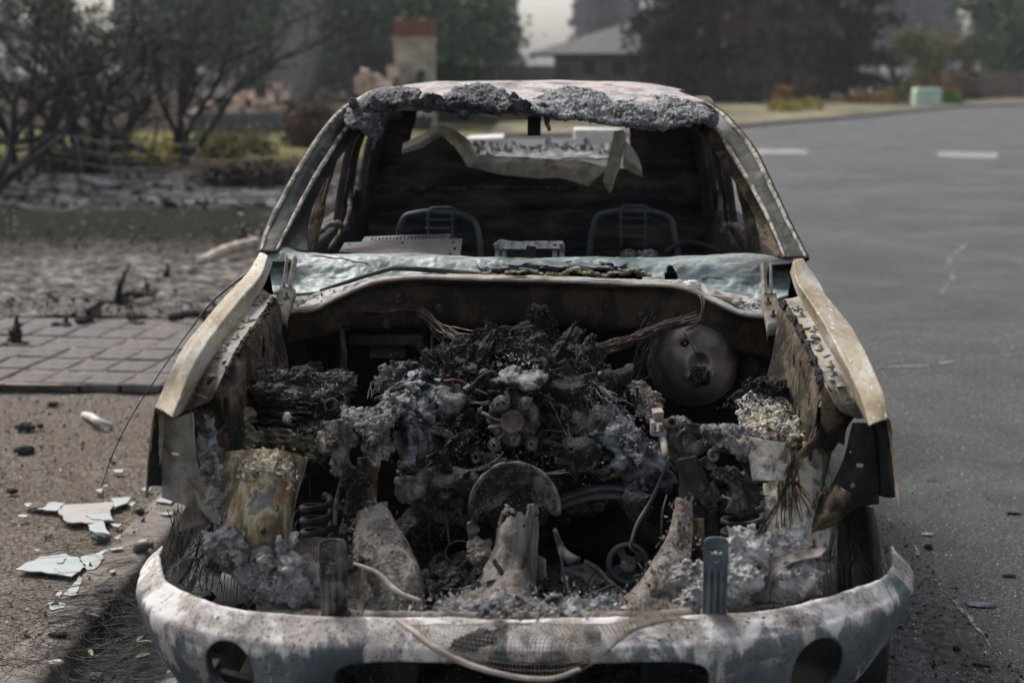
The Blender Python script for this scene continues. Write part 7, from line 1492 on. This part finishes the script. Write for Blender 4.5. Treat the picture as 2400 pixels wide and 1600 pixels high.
# dash remnants
dp = fpanel('dash_cross_plate', [[(808, 570), (940, 563), (1084, 560)], [(795, 590), (940, 600), (1078, 604)]], [4.98, 4.84], MA['greyplate'], amp=.001, nu=140, nv=30, holes=lambda v, u, C: sum([(((u-a)/.010)**2+((v-b)/.08)**2 < 1) for a, b in ((.05, .2), (.06, .8), (.93, .2), (.95, .55), (.92, .85), (.5, .2))]) > 0)
fpanel('perforated_strip', [[(856, 556), (950, 552), (1058, 549)], [(846, 568), (950, 566), (1050, 563)]], [5.1, 5.05], MA['bluesteel'], amp=.0005, nu=260, nv=16, linu=True, holes=lambda v, u, C: (abs(((u*24) % 1)-.5) < .22) & (abs(v-.5) < .27) & (u > .08) & (u < .95), parent=dp)
mb = MB()
sl = loft('radio_bracket', [[P(1162, 572, 4.92), P(1165, 566, 4.9), P(1230, 567, 4.9), P(1300, 565, 4.9), P(1320, 566, 4.9)], [P(1162, 584, 4.9), P(1200, 584, 4.89), P(1240, 584, 4.89), P(1280, 583, 4.89), P(1320, 584, 4.9)]], MA['ash_pale'], T, 80, 16, .005, 22, 3, .012)
for px in (1165, 1180, 1300, 1316): tube('bracket_post', [P(px, 572, 4.9), P(px+2, 592, 4.9), P(px, 612, 4.9)], [.011, .009, .010], MA['ash'], sl, 8, 12, jit=.003)
mb = MB(); mb.add(*bx(1232, 578, 1256, 606, 4.86, .02)); mb.out('clip', MA['black'], sl, smooth=False)
lump('dash_blob', P(1474, 596, 4.9), (.026, .02, .016), MA['engine'], T, .3, 2, 4, 3)
lump('dash_blob', P(1518, 596, 4.92), (.030, .02, .016), MA['ash'], T, .5, 2.6, 4, 4)
tube('steering_ring', [P(1560, 590, 5.1), P(1600, 570, 5.15), P(1650, 575, 5.15), P(1690, 592, 5.1)], .010, MA['black'], T, 8, 30)
loft('dash_dark_floor', [[[-.72, 4.72, 1.14], [.82, 4.72, 1.14]], [[-.72, 5.0, 1.05], [.82, 5.0, 1.05]], [[-.72, 5.3, .8], [.82, 5.3, .8]]], MA['soot'], T, 60, 20, .02, 6, 3, .01)
# ---- wheels: tyre wires left, bare wheel right
def wheel(x, y, s):
    w = lathe('wheel', [(.10, -.02), (.17, -.03), (.185, -.10), (.20, -.11), (.205, -.10), (.19, .0), (.205, .10), (.20, .11), (.185, .10), (.17, .04), (.10, .03), (0, .03)], [x, y, .205], (s, 0, 0), MA['darksteel'], T, 48, .001, 20)
    for k in range(10):
        a = k*.628; lathe('wheel_nut', [(0, .03), (.008, .03), (.009, .0)], [x+s*.03, y+.07*math.cos(a), .205+.07*math.sin(a)], (s, 0, 0), MA['engine'], w, 6)
    return w
for s, x in ((-1, -.78), (1, .90)):
    w = wheel(x, 3.95, s); wheel(x, 7.25, s)
    rs = np.random.RandomState(50+s); mb = MB()
    for i in range(520 if s < 0 else 260):
        a0 = rs.rand()*2*math.pi; da = rs.uniform(.3, 1.3); n_ = 10
        r0 = rs.uniform(.27, .345); xx = x+rs.uniform(-.11, .11)
        aa = np.linspace(a0, a0+da, n_); rr_ = r0+rs.randn()*.01*np.linspace(0, 1, n_)**2
        p = np.stack([xx+rs.randn()*.02*np.linspace(0, 1, n_), 3.95+rr_*np.cos(aa), np.maximum(.205+rr_*np.sin(aa), .01)], 1)
        mb.add(*tube_vf(p, .0008, 3, None, cap=False))
    mb.out('tyre_wire', MA['wire_black'], w)['kind'] = 'stuff'
fpanel('front_wheel_disc', [[(1990, 1190), (1995, 1260), (2000, 1400)], [(2030, 1185), (2042, 1260), (2052, 1360)], [(2048, 1190), (2060, 1260), (2066, 1350)]], [3.70, 3.62, 3.66], MA['black'], amp=.004)
fpanel('front_wheel_disc', [[(1965, 1200), (1962, 1300), (1960, 1400)], [(1990, 1190), (1995, 1300), (2000, 1400)]], [3.85, 3.75], MA['soot'], amp=.004)
bundle('tyre_wire', [P(430, 1200, 3.62), P(425, 1260, 3.60), P(410, 1320, 3.58), P(400, 1390, 3.56)], 26, .014, .001, MA['wire_black'], T, 51, 50, .03)
bundle('tyre_wire', [P(500, 1190, 3.6), P(488, 1240, 3.58), P(470, 1310, 3.56), P(440, 1390, 3.54)], 46, .020, .001, MA['wire_black'], T, 52, 50, .04)
bundle('tyre_wire', [P(1985, 1240, 3.6), P(1995, 1290, 3.58), P(2020, 1350, 3.55), P(2030, 1390, 3.5)], 10, .012, .001, MA['wire_black'], T, 53, 50, .03)
loft('wheel_fragment', [[P(400, 1360, 3.55), P(415, 1320, 3.55), P(450, 1305, 3.55)], [P(420, 1368, 3.54), P(440, 1340, 3.54), P(456, 1308, 3.55)]], MA['ash_brown'], T, 30, 10, .003, 10, 2, .02)
plate('wheel_fragment', [P(430, 1395, 3.5), P(455, 1345, 3.52), P(464, 1350, 3.52), P(442, 1402, 3.5)], MA['ash_brown'], T, .02)
fpanel('outer_liner_fragment', [[(440, 1180), (425, 1210), (420, 1245)], [(470, 1190), (480, 1205), (490, 1225)]], [3.56, 3.55], MA['ash_brown'], amp=.004, nu=20, nv=10)
# ---- antenna drooping from the left fender
an = tube('aerial', [P(592, 632, 4.40), P(560, 655, 4.35), P(500, 705, 4.3), P(440, 780, 4.2), P(370, 880, 4.05), P(300, 990, 3.95), P(262, 1070, 3.9), P(238, 1140, 3.86)], [.004, .003, .0022, .002, .0018, .0016, .0012], MA['wire_black'], T, 6, 90)
tube('aerial_base', [P(594, 628, 4.42), P(575, 645, 4.38), P(563, 653, 4.36)], [.008, .010, .006], MA['darksteel'], an, 8, 12)
# dark underside clutter behind the bumper
clus('fallen_debris', [(540, 1440), (640, 1450), (900, 1600), (1225, 1560), (1700, 1500)], 3.35, (.05, .08, .02), 110, (.01, .028), MA['char'], 62, .5, 2.4)
clus('fallen_debris', [(980, 1390), (1020, 1370), (1260, 1400), (1340, 1400), (1420, 1400)], 3.30, (.04, .04, .01), 80, (.010, .028), MA['char'], 63, .5, 2.4)
loft('lower_radiator_tray', [[P(960, 1420, 3.3), P(1225, 1415, 3.3), P(1500, 1410, 3.3)], [P(980, 1340, 3.6), P(1225, 1330, 3.6), P(1480, 1330, 3.6)]], MA['char'], T, 90, 40, .02, 12, 3, .01)
# ---------------------------------------------------------------- small mechanical clutter through the bay
rs = np.random.RandomState(91)
def _spots(l, Y, n, sp): 
    return scatter_on([P(a, b, y) for (a, b), y in zip(l, Y)], n, sp, rs.randint(1000))
zones = [([(1000, 930), (1080, 960), (1150, 940)], [3.74, 3.70, 3.72], 7), ([(1270, 930), (1350, 980), (1420, 1000)], [3.74, 3.68, 3.68], 9), ([(1080, 1040), (1120, 1080), (1200, 1070)], [3.66, 3.62, 3.62], 8),
         ([(1280, 1060), (1340, 1090), (1420, 1110)], [3.64, 3.60, 3.60], 9), ([(900, 930), (960, 960), (1010, 1040)], [3.72, 3.64, 3.60], 6), ([(1010, 1370), (1080, 1380), (1290, 1400), (1420, 1400)], [3.26]*4, 12), ([(1600, 1000), (1660, 1010), (1700, 1080)], [3.58, 3.56, 3.5], 7),
         ([(830, 1240), (870, 1330), (900, 1390)], [3.30, 3.26, 3.2], 6), ([(980, 1130), (1040, 1170), (1000, 1220)], [3.62, 3.6, 3.6], 6), ([(1060, 860), (1200, 900), (1380, 880)], [3.84, 3.78, 3.84], 10)]
for l, Ys, n in zones:
    for q in _spots(l, Ys, n, (.03, .01, .025)):
        k = rs.randint(6); d = rs.randn(3)*[1, .5, 1]; d /= np.linalg.norm(d); mm = MA[['engine', 'darksteel', 'ash', 'engine', 'rust'][rs.randint(5)]]
        if k == 0: lathe('engine_bolt', [(0, .0), (.007, .0), (.008, .006), (.004, .007), (.004, .022)], q, (d[0]*.4, 1, d[2]*.4), mm, T, 6)
        elif k == 1: lathe('burned_bushing', [(.006, -.004), (.012, -.006), (.015, 0), (.015, .022), (.006, .024), (.006, -.004)], q, (d[0]*.5, 1, -.3+d[2]*.3), mm, T, 20, .0015, 60)
        elif k == 2: tube('burned_hose', [q-d*.05, q+rs.randn(3)*.02+[0, -.02, .01], q+d*.05+rs.randn(3)*.01], rs.uniform(.005, .010), MA['char'], T, 8, 24, jit=.004, seed=rs.randint(99))
        elif k == 3:
            e_ = np.cross(d, [0, 1, .2]); e_ /= np.linalg.norm(e_); w = rs.uniform(.008, .014); L_ = rs.uniform(.03, .06)
            loft('small_bracket', [[q-d*L_-e_*w, q-e_*w+[0, -.008, 0], q+d*L_-e_*w+[0, -.012, 0]], [q-d*L_+e_*w, q+e_*w+[0, -.008, 0], q+d*L_+e_*w+[0, -.012, 0]]], mm, T, 24, 8, .003, 30, rs.randint(99), .003)
        elif k == 4: bundle('wire_remnant', [q-d*.06, q+rs.randn(3)*.03+[0, -.03, 0], q+d*.07+[0, -.01, -.03]], 5, .005, .0012, MA['wire'] if rs.rand() < .5 else MA['ash'], T, rs.randint(99), 24, .02)
        else: tube('metal_line', [q-d*.08, q+[0, -.015, .01], q+d*.05, q+d*.07+[0, 0, -.03]], .0035, MA['darksteel'], T, 6, 20, jit=.002, seed=rs.randint(99))
# char and ash flakes lying over everything in the bay
for l, Ys, n, sp, sz, mm in (([(560, 950), (680, 900), (780, 930)], [3.72, 3.74, 3.72], 260, (.03, .03, .02), (.003, .009), 'ash'), ([(860, 1000), (960, 940), (1060, 900)], [3.66, 3.78, 3.9], 380, (.03, .03, .02), (.002, .007), 'ash_pale'),
     ([(1350, 900), (1440, 980), (1520, 1060)], [3.86, 3.74, 3.66], 380, (.03, .03, .02), (.002, .007), 'ash_pale'), ([(1000, 1000), (1200, 1090), (1420, 1080)], [3.64, 3.58, 3.62], 500, (.05, .02, .03), (.002, .006), 'ash'),
     ([(860, 1300), (900, 1400), (960, 1420)], [3.24, 3.18, 3.12], 260, (.02, .02, .02), (.002, .008), 'ash'), ([(1540, 1400), (1600, 1300), (1600, 1250)], [3.22, 3.3, 3.36], 220, (.02, .02, .02), (.002, .008), 'ash_pale'),
     ([(560, 1300), (640, 1360), (720, 1390)], [3.28, 3.24, 3.24], 420, (.03, .02, .02), (.003, .009), 'ash_pale'), ([(1620, 1380), (1720, 1330), (1850, 1300), (1860, 1380)], [3.22, 3.22, 3.26, 3.2], 520, (.03, .02, .02), (.003, .009), 'ash_pale'),
     ([(1700, 940), (1800, 930), (1880, 980)], [3.8, 3.8, 3.8], 260, (.02, .04, .01), (.003, .009), 'char'), ([(1680, 1010), (1760, 1050), (1850, 1080)], [3.6, 3.56, 3.56], 260, (.02, .03, .01), (.003, .009), 'ash')):
    flakes('ash_flake', _spots(l, Ys, n, sp), sz, MA[mm], T, rs.randint(99), 1.2)

# sagging sheets of melted metal and plastic draped through the bay
for k, (pts_, Y0, mm) in enumerate(((((1030, 905), (1100, 960)), 3.74, 'engine'), (((1290, 880), (1370, 930)), 3.80, 'char'), (((930, 1100), (1010, 1170)), 3.60, 'engine'), (((1320, 1010), (1400, 1080)), 3.62, 'char'), (((1060, 1090), (1150, 1150)), 3.55, 'char'),
     (((850, 1010), (920, 1090)), 3.58, 'ash_brown'), (((1460, 1130), (1530, 1210)), 3.60, 'char'), (((1620, 1120), (1700, 1200)), 3.52, 'char'), (((740, 1000), (800, 1060)), 3.56, 'ash_brown'), (((1380, 850), (1480, 900)), 3.96, 'char'))):
    (x0, y0), (x1, y1) = pts_
    loft('sagging_melt_sheet', [[P(x0, y0, Y0), P((x0+x1)/2, y0+8, Y0-.02), P(x1, y0-4, Y0+.01)], [P(x0-6, (y0+y1)/2, Y0-.05), P((x0+x1)/2, (y0+y1)/2+10, Y0-.08), P(x1+6, (y0+y1)/2, Y0-.05)], [P(x0+4, y1, Y0-.04), P((x0+x1)/2, y1+14, Y0-.07), P(x1-4, y1-4, Y0-.03)]], MA[mm], T, 70, 60, .012, 12, 40+k, .006, torn=(.45, 20, 'all'))
